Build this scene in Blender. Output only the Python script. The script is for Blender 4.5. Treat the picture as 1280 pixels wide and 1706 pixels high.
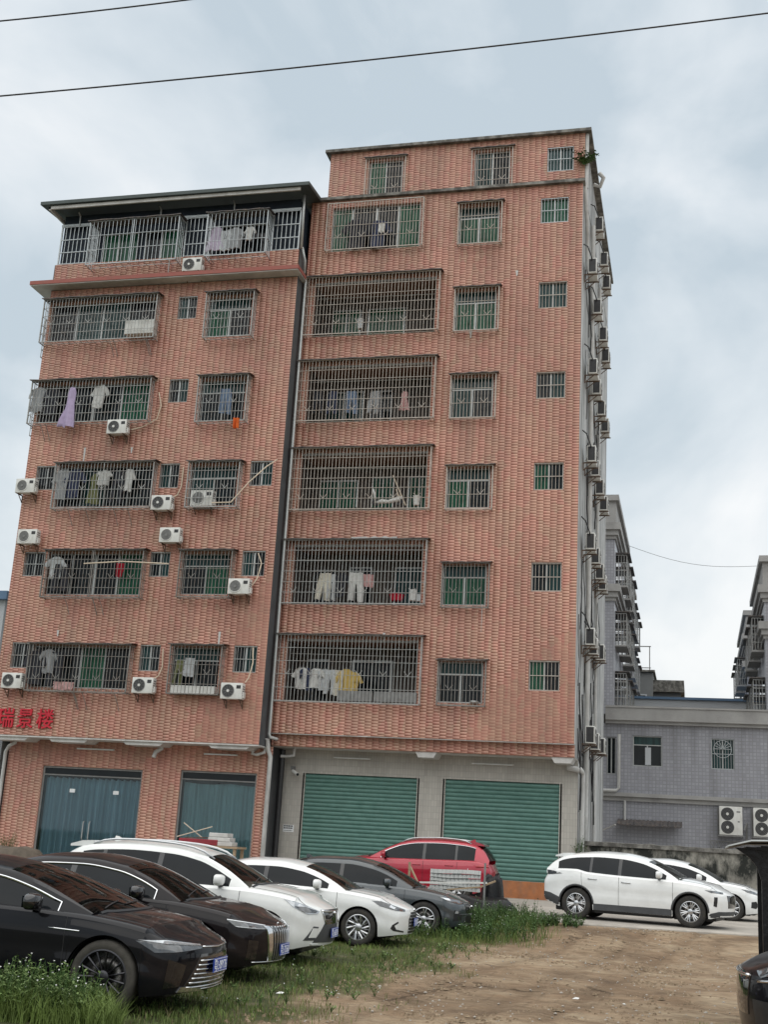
import bpy, bmesh, math, random
import numpy as np
from mathutils import Vector, Matrix, geometry
from mathutils.bvhtree import BVHTree
for _o in list(bpy.data.objects): bpy.data.objects.remove(_o)
S = bpy.context.scene
C = S.collection
R = math.radians
rng = random.Random(7)
# ------------------------------------------------------------------ camera
F_PX, YAW, PITCH, ROLL, EYE = 2030.0, R(14.7544), R(15.2073), R(3.4047), 1.8
_f = Vector((-math.sin(YAW)*math.cos(PITCH), math.cos(YAW)*math.cos(PITCH), math.sin(PITCH)))
_r = Vector((math.cos(YAW), math.sin(YAW), 0)); _u = _r.cross(_f)
_r2 = _r*math.cos(ROLL)+_u*math.sin(ROLL); _u2 = _u*math.cos(ROLL)-_r*math.sin(ROLL)
cd = bpy.data.cameras.new('camera'); cam = bpy.data.objects.new('camera', cd); C.objects.link(cam)
M = Matrix((_r2, _u2, -_f)).transposed().to_4x4(); M.translation = (0, 0, EYE); cam.matrix_world = M
cd.sensor_fit = 'VERTICAL'; cd.sensor_height = 36.0; cd.lens = 36.0*F_PX/1706.0
cd.clip_start = 0.1; cd.clip_end = 3000
S.camera = cam
# ------------------------------------------------------------------ sky, sun, exposure
SUN_EL, SUN_AZ = R(74), R(186)      # azimuth clockwise from +y: the sun stands behind the camera
W = bpy.data.worlds.new('World'); S.world = W; W.use_nodes = True
wn = W.node_tree.nodes; wl = W.node_tree.links; wn.clear()
out = wn.new('ShaderNodeOutputWorld'); bg = wn.new('ShaderNodeBackground'); wl.new(bg.outputs[0], out.inputs[0])
sky = wn.new('ShaderNodeTexSky'); sky.sky_type = 'NISHITA'; sky.sun_disc = False
sky.sun_elevation = SUN_EL; sky.sun_rotation = SUN_AZ; sky.air_density = 1.6; sky.dust_density = 3.0
tc = wn.new('ShaderNodeTexCoord'); sep = wn.new('ShaderNodeSeparateXYZ'); wl.new(tc.outputs['Generated'], sep.inputs[0])
mx = wn.new('ShaderNodeMath'); mx.operation = 'ADD'; mx.inputs[1].default_value = 0.22; wl.new(sep.outputs[2], mx.inputs[0])
mxx = wn.new('ShaderNodeMath'); mxx.operation = 'MAXIMUM'; mxx.inputs[1].default_value = 0.2; wl.new(mx.outputs[0], mxx.inputs[0])
dv = wn.new('ShaderNodeVectorMath'); dv.operation = 'DIVIDE'
cmb = wn.new('ShaderNodeCombineXYZ')
for i in range(3): wl.new(mxx.outputs[0], cmb.inputs[i])
wl.new(tc.outputs['Generated'], dv.inputs[0]); wl.new(cmb.outputs[0], dv.inputs[1])
n1 = wn.new('ShaderNodeTexNoise'); n1.inputs['Scale'].default_value = 3.4; n1.inputs['Detail'].default_value = 7; n1.inputs['Roughness'].default_value = .5; n1.inputs['Distortion'].default_value = .35
mp = wn.new('ShaderNodeMapping'); mp.inputs['Location'].default_value = (3.15, 1.7, 0.4); mp.inputs['Scale'].default_value = (1.0, 1.0, 1.45); wl.new(tc.outputs['Generated'], mp.inputs[0]); wl.new(mp.outputs[0], n1.inputs['Vector'])
r1 = wn.new('ShaderNodeValToRGB'); r1.color_ramp.elements[0].position = .39; r1.color_ramp.elements[1].position = .64
r1.color_ramp.elements[0].color = (3.35, 3.85, 4.2, 1); r1.color_ramp.elements[1].color = (5.75, 5.82, 5.85, 1)
e = r1.color_ramp.elements.new(.52); e.color = (4.55, 4.88, 5.1, 1)
wl.new(n1.outputs[0], r1.inputs[0])
mixw = wn.new('ShaderNodeMixRGB'); mixw.inputs[0].default_value = .9
wl.new(sky.outputs[0], mixw.inputs[1]); wl.new(r1.outputs[0], mixw.inputs[2])
wl.new(mixw.outputs[0], bg.inputs[0]); bg.inputs[1].default_value = 0.1
sd = bpy.data.lights.new('sun', 'SUN'); sd.energy = 1.5; sd.angle = R(110); sd.color = (1, .96, .9)
so = bpy.data.objects.new('sun', sd); C.objects.link(so)
sv = Vector((math.sin(SUN_AZ)*math.cos(SUN_EL), math.cos(SUN_AZ)*math.cos(SUN_EL), math.sin(SUN_EL)))
so.rotation_euler = (-sv).to_track_quat('-Z', 'Y').to_euler(); so.location = sv*60
S.view_settings.view_transform = 'Standard'; S.view_settings.look = 'None'; S.view_settings.gamma = 1
S.view_settings.use_curve_mapping = False
S.view_settings.exposure = 0.78
# ------------------------------------------------------------------ helpers
def pray(u, v): return _f+_r2*((u-640)/F_PX)-_u2*((v-853)/F_PX)
def at(u, v, y):
    d = pray(u, v); return Vector((d.x*y/d.y, y, EYE+d.z*y/d.y))
def gr(u, v, z=0.0):
    d = pray(u, v); k = (z-EYE)/d.z; return Vector((d.x*k, d.y*k, z))
def ax(u, v, x):
    d = pray(u, v); k = x/d.x; return Vector((x, d.y*k, EYE+d.z*k))

class MB:
    def __init__(s): s.v = []; s.f = []; s.uv = None
    def add(s, vs, fs):
        b = len(s.v); s.v += [tuple(q) for q in vs]; s.f += [tuple(b+i for i in q) for q in fs]; return s
    def box(s, x0, x1, y0, y1, z0, z1):
        if x0 > x1: x0, x1 = x1, x0
        if y0 > y1: y0, y1 = y1, y0
        if z0 > z1: z0, z1 = z1, z0
        return s.add([(x0,y0,z0),(x1,y0,z0),(x1,y1,z0),(x0,y1,z0),(x0,y0,z1),(x1,y0,z1),(x1,y1,z1),(x0,y1,z1)],
              [(0,3,2,1),(4,5,6,7),(0,1,5,4),(1,2,6,5),(2,3,7,6),(3,0,4,7)])
    def bev(s, x0, x1, y0, y1, z0, z1, b):
        bm = bmesh.new(); bmesh.ops.create_cube(bm, size=1)
        for q in bm.verts: q.co = Vector(((x0+x1)/2+q.co.x*abs(x1-x0), (y0+y1)/2+q.co.y*abs(y1-y0), (z0+z1)/2+q.co.z*abs(z1-z0)))
        bmesh.ops.bevel(bm, geom=bm.edges[:], offset=b, segments=2, affect='EDGES', profile=.6)
        bm.verts.index_update(); s.add([q.co for q in bm.verts], [[q.index for q in f.verts] for f in bm.faces]); bm.free(); return s
    def bar(s, a, b, w, h=None):
        a = Vector(a); b = Vector(b); h = h or w; d = (b-a).normalized()
        n = Vector((0,0,1)) if abs(d.z) < .9 else Vector((0,1,0))
        p = d.cross(n).normalized(); q = p.cross(d)
        vs = []
        for c in (a, b):
            for i, j in ((-1,-1),(1,-1),(1,1),(-1,1)): vs.append(c+p*(i*w/2)+q*(j*h/2))
        return s.add(vs, [(0,1,5,4),(1,2,6,5),(2,3,7,6),(3,0,4,7),(0,3,2,1),(4,5,6,7)])
    def tube(s, pts, r, n=6, cap=True):
        pts = [Vector(p) for p in pts]; rs = r if isinstance(r, (list, tuple)) else [r]*len(pts)
        rings = []; ref = None
        for i, p in enumerate(pts):
            d = (pts[min(i+1, len(pts)-1)]-pts[max(i-1, 0)]).normalized()
            if ref is None: ref = Vector((0,0,1)) if abs(d.z) < .9 else Vector((1,0,0))
            a = d.cross(ref).normalized(); b = a.cross(d); ref = b if abs(d.dot(b)) < .9 else ref
            rings.append([p+a*(rs[i]*math.cos(2*math.pi*k/n))+b*(rs[i]*math.sin(2*math.pi*k/n)) for k in range(n)])
        fs = [(i*n+k, i*n+(k+1) % n, (i+1)*n+(k+1) % n, (i+1)*n+k) for i in range(len(pts)-1) for k in range(n)]
        if cap: fs += [tuple(range(n))[::-1], tuple((len(pts)-1)*n+k for k in range(n))]
        return s.add([q for g in rings for q in g], fs)
    def lathe(s, prof, n=24, axis='z', c=(0,0,0), close=False):
        vs = []
        for r, h in prof:
            for k in range(n):
                a = 2*math.pi*k/n; x, y = r*math.cos(a), r*math.sin(a)
                vs.append({'z': (c[0]+x, c[1]+y, c[2]+h), 'y': (c[0]+x, c[1]+h, c[2]+y), 'x': (c[0]+h, c[1]+x, c[2]+y)}[axis])
        m = len(prof); fs = [(i*n+k, i*n+(k+1) % n, (i+1) % m*n+(k+1) % n, (i+1) % m*n+k) for i in range(m if close else m-1) for k in range(n)]
        if not close: fs += [tuple(range(n))[::-1], tuple((m-1)*n+k for k in range(n))]
        return s.add(vs, fs)
    def disc(s, c, r, axis='y', n=20):
        return s.add([{'y': (c[0]+r*math.cos(2*math.pi*k/n), c[1], c[2]+r*math.sin(2*math.pi*k/n)), 'x': (c[0], c[1]+r*math.cos(2*math.pi*k/n), c[2]+r*math.sin(2*math.pi*k/n))}[axis] for k in range(n)], [tuple(range(n))])
    def prism(s, poly, y0, y1):   # polygon in x-z pushed along y
        n = len(poly); vs = [(p[0], y0, p[1]) for p in poly]+[(p[0], y1, p[1]) for p in poly]
        return s.add(vs, [tuple(range(n)), tuple(range(n, 2*n))[::-1]]+[(i, (i+1) % n, n+(i+1) % n, n+i) for i in range(n)])
    def build(s, name, m, parent=None, smooth=False, kind=None):
        me = bpy.data.meshes.new(name); me.from_pydata(s.v, [], s.f); me.materials.append(MAT[m] if isinstance(m, str) else m)
        if smooth:
            me.polygons.foreach_set('use_smooth', [True]*len(me.polygons))
        me.update()
        return link(name, me, parent, kind, smooth)
def pieces(m):
    par = list(range(len(m.v)))
    def fd(i):
        while par[i] != i: par[i] = par[par[i]]; i = par[i]
        return i
    for f in m.f:
        r0 = fd(f[0])
        for i in f[1:]: par[fd(i)] = r0
    out_ = {}
    for f in m.f: out_.setdefault(fd(f[0]), []).append(f)
    res = []
    for fs in out_.values():
        q = MB(); ids = {}
        for f in fs:
            for i in f:
                if i not in ids: ids[i] = len(q.v); q.v.append(m.v[i])
            q.f.append(tuple(ids[i] for i in f))
        res.append(q)
    return res
def build_each(m, name, mt, parent=None, smooth=False): return [q.build(name, mt, parent, smooth) for q in pieces(m)]
def link(name, me, parent=None, kind=None, smooth=False):
    o = bpy.data.objects.new(name, me); C.objects.link(o)
    if smooth and smooth is not True:
        bm = bmesh.new(); bm.from_mesh(me)
        for ed in bm.edges:
            if len(ed.link_faces) == 2 and ed.calc_face_angle(0) > R(smooth): ed.smooth = False
        bm.to_mesh(me); bm.free()
    if parent is not None: adopt(o, parent)
    if kind: o['kind'] = kind
    return o
WORLD_ROOTS = {}
def adopt(o, parent):
    o.parent = parent
    if parent.name in WORLD_ROOTS: o.matrix_parent_inverse = Matrix.Translation(-Vector(WORLD_ROOTS[parent.name]))
def thing(name, label, cat, loc=(0,0,0), rotz=0, group=None, world=False):
    o = bpy.data.objects.new(name, None); C.objects.link(o); o.location = loc; o.rotation_euler = (0,0,rotz); o.empty_display_size = .2
    if world: WORLD_ROOTS[o.name] = tuple(loc)
    return tag(o, label, cat, group)
def tag(o, label, cat, group=None):
    o['label'] = label; o['category'] = cat
    if group: o['group'] = group
    return o
def copy_tree(o, parent=None):
    c = o.copy(); C.objects.link(c)
    if parent is not None: c.parent = parent
    for ch in list(o.children): copy_tree(ch, c)
    return c
# ------------------------------------------------------------------ materials
MAT = {}
def nodes(name):
    m = bpy.data.materials.new(name); m.use_nodes = True; MAT[name] = m
    nt = m.node_tree; return m, nt, nt.nodes['Principled BSDF']
def mat(name, col, rough=.6, metal=0.0, var=.12, scale=6.0, bump=0.0, stretch=(1,1,1), dirt=None, spec=.5, coat=0.0, detail=5, hue=None, rvar=0.0):
    m, nt, b = nodes(name); N = nt.nodes.new; L = nt.links.new
    b.inputs['Roughness'].default_value = rough; b.inputs['Metallic'].default_value = metal
    b.inputs['Specular IOR Level'].default_value = spec; b.inputs['Coat Weight'].default_value = coat; b.inputs['Coat Roughness'].default_value = .03
    t = N('ShaderNodeTexCoord'); mpn = N('ShaderNodeMapping'); mpn.inputs['Scale'].default_value = stretch; L(t.outputs['Object'], mpn.inputs[0])
    oi = N('ShaderNodeObjectInfo'); ad = N('ShaderNodeVectorMath'); ad.operation = 'ADD'; L(mpn.outputs[0], ad.inputs[0])
    sc = N('ShaderNodeMath'); sc.operation = 'MULTIPLY'; sc.inputs[1].default_value = 37.0; L(oi.outputs['Random'], sc.inputs[0]); L(sc.outputs[0], ad.inputs[1])
    n = N('ShaderNodeTexNoise'); n.inputs['Scale'].default_value = scale; n.inputs['Detail'].default_value = detail; n.inputs['Roughness'].default_value = .6; L(ad.outputs[0], n.inputs['Vector'])
    rp = N('ShaderNodeValToRGB'); rp.color_ramp.elements[0].position = .3; rp.color_ramp.elements[1].position = .7
    lo = [max(0, c*(1-var)) for c in col]; hi = [min(1, c*(1+var)) for c in col]
    if hue: lo = list(hue)
    rp.color_ramp.elements[0].color = (*lo, 1); rp.color_ramp.elements[1].color = (*hi, 1); L(n.outputs[0], rp.inputs[0])
    cur = rp.outputs[0]
    if dirt:
        dcol, amt, dsc, dst = dirt
        mp2 = N('ShaderNodeMapping'); mp2.inputs['Scale'].default_value = dst; L(ad.outputs[0], mp2.inputs[0])
        n2 = N('ShaderNodeTexNoise'); n2.inputs['Scale'].default_value = dsc; n2.inputs['Detail'].default_value = 8; n2.inputs['Roughness'].default_value = .65; L(mp2.outputs[0], n2.inputs['Vector'])
        r2 = N('ShaderNodeValToRGB'); r2.color_ramp.elements[0].position = .45; r2.color_ramp.elements[1].position = .72; r2.color_ramp.elements[1].color = (amt, amt, amt, 1); L(n2.outputs[0], r2.inputs[0])
        mxn = N('ShaderNodeMixRGB'); L(r2.outputs[0], mxn.inputs[0]); L(cur, mxn.inputs[1]); mxn.inputs[2].default_value = (*dcol, 1); cur = mxn.outputs[0]
    L(cur, b.inputs['Base Color'])
    if rvar:
        mr = N('ShaderNodeMapRange'); mr.inputs[3].default_value = max(0, rough-rvar); mr.inputs[4].default_value = min(1, rough+rvar); L(n.outputs[0], mr.inputs[0]); L(mr.outputs[0], b.inputs['Roughness'])
    if bump:
        bp = N('ShaderNodeBump'); bp.inputs['Strength'].default_value = bump; bp.inputs['Distance'].default_value = .02; L(n.outputs[0], bp.inputs['Height']); L(bp.outputs[0], b.inputs['Normal'])
    return m
def mosaic(name, col, grout, tw, th, rough=.35, var=.15, dirt=0.3, axis='xz', mortar=.06):
    m, nt, b = nodes(name); N = nt.nodes.new; L = nt.links.new
    b.inputs['Roughness'].default_value = rough
    t = N('ShaderNodeTexCoord'); s = N('ShaderNodeSeparateXYZ'); c = N('ShaderNodeCombineXYZ'); L(t.outputs['Object'], s.inputs[0])
    L(s.outputs[0 if axis[0] == 'x' else 1], c.inputs[0]); L(s.outputs[2], c.inputs[1])
    br = N('ShaderNodeTexBrick'); br.offset = 0; br.inputs['Scale'].default_value = 1.0; br.inputs['Brick Width'].default_value = tw; br.inputs['Row Height'].default_value = th
    br.inputs['Mortar Size'].default_value = mortar*min(tw, th); br.inputs['Color1'].default_value = (*[q*(1-var) for q in col], 1); br.inputs['Color2'].default_value = (*[min(1, q*(1+var)) for q in col], 1)
    br.inputs['Mortar'].default_value = (*grout, 1); br.inputs['Mortar Smooth'].default_value = .2; L(c.outputs[0], br.inputs['Vector'])
    mp2 = N('ShaderNodeMapping'); mp2.inputs['Scale'].default_value = (1.2, 1.2, .12); L(t.outputs['Object'], mp2.inputs[0])
    n2 = N('ShaderNodeTexNoise'); n2.inputs['Scale'].default_value = 1.5; n2.inputs['Detail'].default_value = 7; L(mp2.outputs[0], n2.inputs['Vector'])
    r2 = N('ShaderNodeValToRGB'); r2.color_ramp.elements[0].position = .48; r2.color_ramp.elements[1].position = .8; r2.color_ramp.elements[1].color = (dirt, dirt, dirt, 1); L(n2.outputs[0], r2.inputs[0])
    mxn = N('ShaderNodeMixRGB'); mxn.blend_type = 'MULTIPLY'; L(r2.outputs[0], mxn.inputs[0]); L(br.outputs[0], mxn.inputs[1]); mxn.inputs[2].default_value = (.25, .24, .22, 1)
    L(mxn.outputs[0], b.inputs['Base Color'])
    bp = N('ShaderNodeBump'); bp.inputs['Strength'].default_value = .4; bp.inputs['Distance'].default_value = .01; bp.invert = True; L(br.outputs[1], bp.inputs['Height']); L(bp.outputs[0], b.inputs['Normal'])
    return m
def tile_mat(name, light, dark):
    m, nt, b = nodes(name); N = nt.nodes.new; L = nt.links.new
    b.inputs['Roughness'].default_value = .42
    uv = N('ShaderNodeUVMap'); uv.uv_map = 'tile'; s = N('ShaderNodeSeparateXYZ'); L(uv.outputs[0], s.inputs[0])
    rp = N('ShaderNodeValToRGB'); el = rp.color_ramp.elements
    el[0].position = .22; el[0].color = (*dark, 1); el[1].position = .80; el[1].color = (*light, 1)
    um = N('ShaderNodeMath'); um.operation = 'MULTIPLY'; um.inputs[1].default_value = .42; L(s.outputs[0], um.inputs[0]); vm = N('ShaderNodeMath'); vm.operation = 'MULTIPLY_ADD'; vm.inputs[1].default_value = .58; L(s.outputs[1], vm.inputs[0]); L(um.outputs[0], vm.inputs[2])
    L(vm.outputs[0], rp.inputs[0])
    at_ = N('ShaderNodeAttribute'); at_.attribute_name = 'rnd'; oi = N('ShaderNodeObjectInfo')
    a = N('ShaderNodeMath'); a.operation = 'ADD'; L(at_.outputs['Fac'], a.inputs[0]); L(oi.outputs['Random'], a.inputs[1])
    fr = N('ShaderNodeMath'); fr.operation = 'FRACT'; L(a.outputs[0], fr.inputs[0])
    t = N('ShaderNodeTexCoord'); ge = N('ShaderNodeNewGeometry')
    mpn = N('ShaderNodeMapping'); mpn.inputs['Scale'].default_value = (.8, .8, .25); L(ge.outputs['Position'], mpn.inputs[0])
    n = N('ShaderNodeTexNoise'); n.inputs['Scale'].default_value = .9; n.inputs['Detail'].default_value = 6; L(mpn.outputs[0], n.inputs['Vector'])
    mr = N('ShaderNodeMapRange'); mr.inputs[1].default_value = 0; mr.inputs[2].default_value = 1; mr.inputs[3].default_value = .92; mr.inputs[4].default_value = 1.08; L(fr.outputs[0], mr.inputs[0])
    mr2 = N('ShaderNodeMapRange'); mr2.inputs[1].default_value = .3; mr2.inputs[2].default_value = .7; mr2.inputs[3].default_value = .78; mr2.inputs[4].default_value = 1.14; L(n.outputs[0], mr2.inputs[0])
    mm = N('ShaderNodeMath'); mm.operation = 'MULTIPLY'; L(mr.outputs[0], mm.inputs[0]); L(mr2.outputs[0], mm.inputs[1])
    pv = N('ShaderNodeTexVoronoi'); pv.feature = 'F1'; pv.inputs['Scale'].default_value = 1.0; pm_ = N('ShaderNodeMapping'); pm_.inputs['Scale'].default_value = (4.5, 0, 2.4); L(ge.outputs['Position'], pm_.inputs[0]); L(pm_.outputs[0], pv.inputs['Vector'])
    hs = N('ShaderNodeMixRGB'); hs.blend_type = 'MULTIPLY'; hs.inputs[0].default_value = 1; sx_ = N('ShaderNodeSeparateXYZ'); L(pv.outputs['Color'], sx_.inputs[0]); hr = N('ShaderNodeValToRGB'); hr.color_ramp.elements[0].color = (1.0, .90, .90, 1); hr.color_ramp.elements[1].color = (.93, 1.05, .98, 1); L(sx_.outputs[0], hr.inputs[0]); L(rp.outputs[0], hs.inputs[1]); L(hr.outputs[0], hs.inputs[2])
    v = N('ShaderNodeVectorMath'); v.operation = 'SCALE'; L(hs.outputs[0], v.inputs[0]); L(mm.outputs[0], v.inputs['Scale'])
    # grey run-off streaks
    mp3 = N('ShaderNodeMapping'); mp3.inputs['Scale'].default_value = (2.2, 2.2, .16); L(ge.outputs['Position'], mp3.inputs[0])
    n3 = N('ShaderNodeTexNoise'); n3.inputs['Scale'].default_value = 1.0; n3.inputs['Detail'].default_value = 8; L(mp3.outputs[0], n3.inputs['Vector'])
    r3 = N('ShaderNodeValToRGB'); r3.color_ramp.elements[0].position = .55; r3.color_ramp.elements[1].position = .82; r3.color_ramp.elements[1].color = (.34,.34,.34,1); L(n3.outputs[0], r3.inputs[0])
    mxn = N('ShaderNodeMixRGB'); L(r3.outputs[0], mxn.inputs[0]); L(v.outputs[0], mxn.inputs[1]); mxn.inputs[2].default_value = (.16, .11, .09, 1)
    L(mxn.outputs[0], b.inputs['Base Color']); return m

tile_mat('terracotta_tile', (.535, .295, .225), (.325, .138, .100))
mat('grout', (.42, .235, .18), .8, var=.1)
mat('concrete', (.36, .36, .345), .85, var=.2, scale=2.5, bump=.3, dirt=((.10, .10, .095), .9, 1.1, (2.5, 2.5, .16)))
mat('plaster_side', (.52, .53, .525), .8, var=.22, scale=1.5, bump=.2, dirt=((.085, .09, .088), 1.0, 1.6, (2.4, 2.4, .10)))
for _n in MAT['plaster_side'].node_tree.nodes:
    if _n.type == 'VALTORGB' and abs(_n.color_ramp.elements[0].position-.45) < .01: _n.color_ramp.elements[0].position = .42; _n.color_ramp.elements[1].position = .64
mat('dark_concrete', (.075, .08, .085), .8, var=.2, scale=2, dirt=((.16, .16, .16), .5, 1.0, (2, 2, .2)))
mat('ledge', (.10, .095, .085), .85, var=.35, scale=3, bump=.4, dirt=((.33, .32, .29), .8, 3.0, (1, 1, 1)))
mat('red_paint', (.32, .095, .075), .7, var=.15, scale=3, dirt=((.16, .08, .06), .7, 3, (1, 1, 1)))
mat('white_paint', (.55, .54, .52), .7, var=.1, scale=3, dirt=((.28, .27, .25), .6, 2, (1, 1, .5)))
mat('steel_bar', (.36, .37, .36), .45, .25, var=.18, scale=9, dirt=((.2, .13, .09), .65, 5, (1, 1, 1)))
mat('grey_bar', (.24, .235, .22), .6, .2, var=.2, scale=9, dirt=((.16, .10, .07), .75, 5, (1, 1, 1)))
mat('pale_bar', (.47, .43, .385), .6, .05, var=.12, scale=9, dirt=((.22, .14, .09), .6, 5, (1, 1, 1)))
mat('bright_bar', (.40, .43, .44), .35, .35, var=.12, scale=9)
mat('awning_sheet', (.09, .085, .085), .6, .3, var=.3, scale=5, dirt=((.2, .14, .1), .6, 5, (1, 1, 1)))
mat('aluminium', (.42, .43, .42), .4, .5, var=.1, scale=5)
mat('green_glass', (.014, .075, .042), .1, var=.55, scale=2.2, spec=.22, stretch=(3, 3, .6))
mat('teal_glass', (.014, .042, .042), .08, var=.6, scale=2.2, spec=.22, stretch=(4, 4, .4))
mat('dark_glass', (.009, .012, .014), .06, var=.4, scale=1.5, spec=.22)
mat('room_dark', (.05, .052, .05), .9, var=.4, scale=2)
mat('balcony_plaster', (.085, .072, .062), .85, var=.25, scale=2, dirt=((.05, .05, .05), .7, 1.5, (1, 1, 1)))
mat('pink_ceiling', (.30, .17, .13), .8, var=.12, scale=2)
mat('curtain_green', (.04, .16, .085), .9, var=.3, scale=4, stretch=(6, 6, .3))
mat('ac_white', (.66, .66, .63), .5, var=.06, scale=4, dirt=((.35, .33, .28), .45, 4, (1, 1, .4)))
mat('ac_dark', (.03, .03, .032), .6, var=.3)
mat('ac_grey', (.20, .20, .195), .55, var=.2)
mat('pvc', (.50, .50, .485), .5, var=.1, scale=3, dirt=((.22, .21, .19), .7, 3, (1, 1, .3)))
mat('cream_hose', (.62, .52, .40), .6, var=.12)
mat('black_plastic', (.018, .018, .019), .5, var=.2)
mat('rubber_cable', (.02, .02, .022), .6, var=.2)
mat('rusty', (.13, .085, .06), .8, .2, var=.3, scale=8)
mat('sign_red', (.52, .012, .03), .45, var=.12, scale=4)
mat('shutter_green', (.095, .20, .17), .5, .1, var=.1, scale=3, dirt=((.04, .12, .1), .55, 2.5, (1, 1, .25)))
mat('orange_plinth', (.36, .135, .05), .7, var=.2, scale=5, dirt=((.2, .12, .08), .8, 3, (1, 1, .6)))
mosaic('grey_tile', (.40, .38, .34), (.31, .295, .265), .09, .19, .5, .07, .25)
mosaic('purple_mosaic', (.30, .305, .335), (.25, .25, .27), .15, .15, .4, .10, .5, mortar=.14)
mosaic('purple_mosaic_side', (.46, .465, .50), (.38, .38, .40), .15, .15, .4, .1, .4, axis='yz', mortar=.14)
mat('cornice', (.34, .335, .325), .8, var=.12, scale=3, dirt=((.15, .145, .14), .7, 1.5, (1, 1, 1)))
mat('stained_wall', (.24, .23, .20), .92, var=.5, scale=2.2, bump=.6, dirt=((.016, .018, .015), 1.0, 2.3, (1.0, 1.0, .55)), detail=9)
for _n in MAT['stained_wall'].node_tree.nodes:
    if _n.type == 'VALTORGB' and abs(_n.color_ramp.elements[0].position-.45) < .01: _n.color_ramp.elements[0].position = .40; _n.color_ramp.elements[1].position = .56
mat('blue_roof', (.10, .17, .27), .5, .2, var=.12, scale=1)
mat('far_white', (.45, .47, .49), .7, var=.06, scale=.5)
mat('far_grey', (.16, .165, .165), .8, var=.15, scale=.5)
mat('canopy_green', (.06, .075, .072), .55, .3, var=.15, scale=2)
mat('navy_sheet', (.022, .03, .042), .6, var=.25, scale=2, spec=.15)
mat('blue_curtain', (.46, .54, .60), .85, var=.22, scale=1.6, stretch=(9, 9, .25))
mat('teal_curtain', (.42, .50, .50), .8, var=.18, scale=1.2, stretch=(4, 4, .3))
mat('sticker', (.7, .72, .72), .6, var=.1)
mat('tube_lamp', (.5, .48, .44), .5, var=.1)
# shop glass: a clear sheet in front of the curtains
def glass_mat(name, col, mixf):
    m, nt, b = nodes(name); N = nt.nodes.new; L = nt.links.new; o = nt.nodes['Material Output']
    tr = N('ShaderNodeBsdfTransparent'); tr.inputs[0].default_value = (*col, 1); gl = N('ShaderNodeBsdfGlossy'); gl.inputs['Roughness'].default_value = .02
    fz = N('ShaderNodeFresnel'); fz.inputs[0].default_value = 1.5; mxs = N('ShaderNodeMixShader'); L(fz.outputs[0], mxs.inputs[0]); L(tr.outputs[0], mxs.inputs[1]); L(gl.outputs[0], mxs.inputs[2]); L(mxs.outputs[0], o.inputs[0])
    nt.nodes.remove(b); return m
glass_mat('shop_glass', (.72, .82, .84), .1)
def text_mesh(body, size, mat_, name, extrude=.02, bold=.0, align='LEFT'):
    cu = bpy.data.curves.new(name, 'FONT'); cu.body = body; cu.size = size; cu.extrude = extrude; cu.offset = bold; cu.align_x = align
    to = bpy.data.objects.new(name+'_t', cu); C.objects.link(to)
    dg = bpy.context.evaluated_depsgraph_get(); me = bpy.data.meshes.new_from_object(to.evaluated_get(dg)); bpy.data.objects.remove(to)
    me.materials.clear(); me.materials.append(MAT[mat_]); return me
# ------------------------------------------------------------------ terrain
ROAD_Z = 0.40
def sstep(a, b, t):
    t = max(0.0, min(1.0, (t-a)/(b-a))); return t*t*(3-2*t)
def road_front(x):      # y of the concrete edge
    pts = [(-60, 31.6), (-7.2, 31.6), (-5.0, 30.6), (-3.6, 28.9), (-2.4, 28.0), (1.2, 28.6), (4, 29.4), (60, 40)]
    for (x0, y0), (x1, y1) in zip(pts, pts[1:]):
        if x <= x1: return y0+(y1-y0)*(x-x0)/(x1-x0)
    return 40
def zg(x, y):
    e = road_front(x); return (ROAD_Z-.05)*sstep(e-4.2, e-.15, y)
# grass/dirt boundary: x of the edge of the dirt at a given y
_bd = [gr(430, 1720), gr(500, 1690), gr(600, 1652), gr(700, 1610), gr(790, 1572), gr(860, 1556, .06), gr(960, 1552, .2)]
def dirt_edge(y):
    p = [(b.y, b.x) for b in _bd]
    if y <= p[0][0]: return p[0][1]
    for (y0, x0), (y1, x1) in zip(p, p[1:]):
        if y <= y1: return x0+(x1-x0)*(y-y0)/(y1-y0)
    return p[-1][1]+(y-p[-1][0])*.1
from mathutils import noise as mn
def hnoise(x, y):
    return .05*mn.noise(Vector((x*.35, y*.35, 1.3)))+.012*mn.noise(Vector((x*1.3, y*1.3, 5)))+.008*mn.noise(Vector((x*4, y*4, 9)))
RUTS = [([gr(560, 1700), gr(700, 1650), gr(830, 1610), gr(960, 1575, .06), gr(1060, 1556, .25)], .16), ([gr(760, 1706), gr(880, 1650), gr(990, 1604), gr(1090, 1572, .06), gr(1170, 1560, .25)], .16),
        ([gr(900, 1700), gr(1000, 1650), gr(1100, 1600), gr(1200, 1570, .1)], .14), ([gr(620, 1660), gr(800, 1640), gr(1000, 1650), gr(1240, 1690)], .15)]
def rut(x, y):
    best = 9; along = 0
    for pts, w in RUTS:
        for a, b in zip(pts, pts[1:]):
            d = b-a; l2 = d.x*d.x+d.y*d.y; t = max(0, min(1, ((x-a.x)*d.x+(y-a.y)*d.y)/l2))
            q = math.hypot(x-a.x-d.x*t, y-a.y-d.y*t)/w
            if q < best: best = q; along = t*math.sqrt(l2)
    return best, along
def q_side(x, y): return .12*math.sin(x*9)
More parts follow.
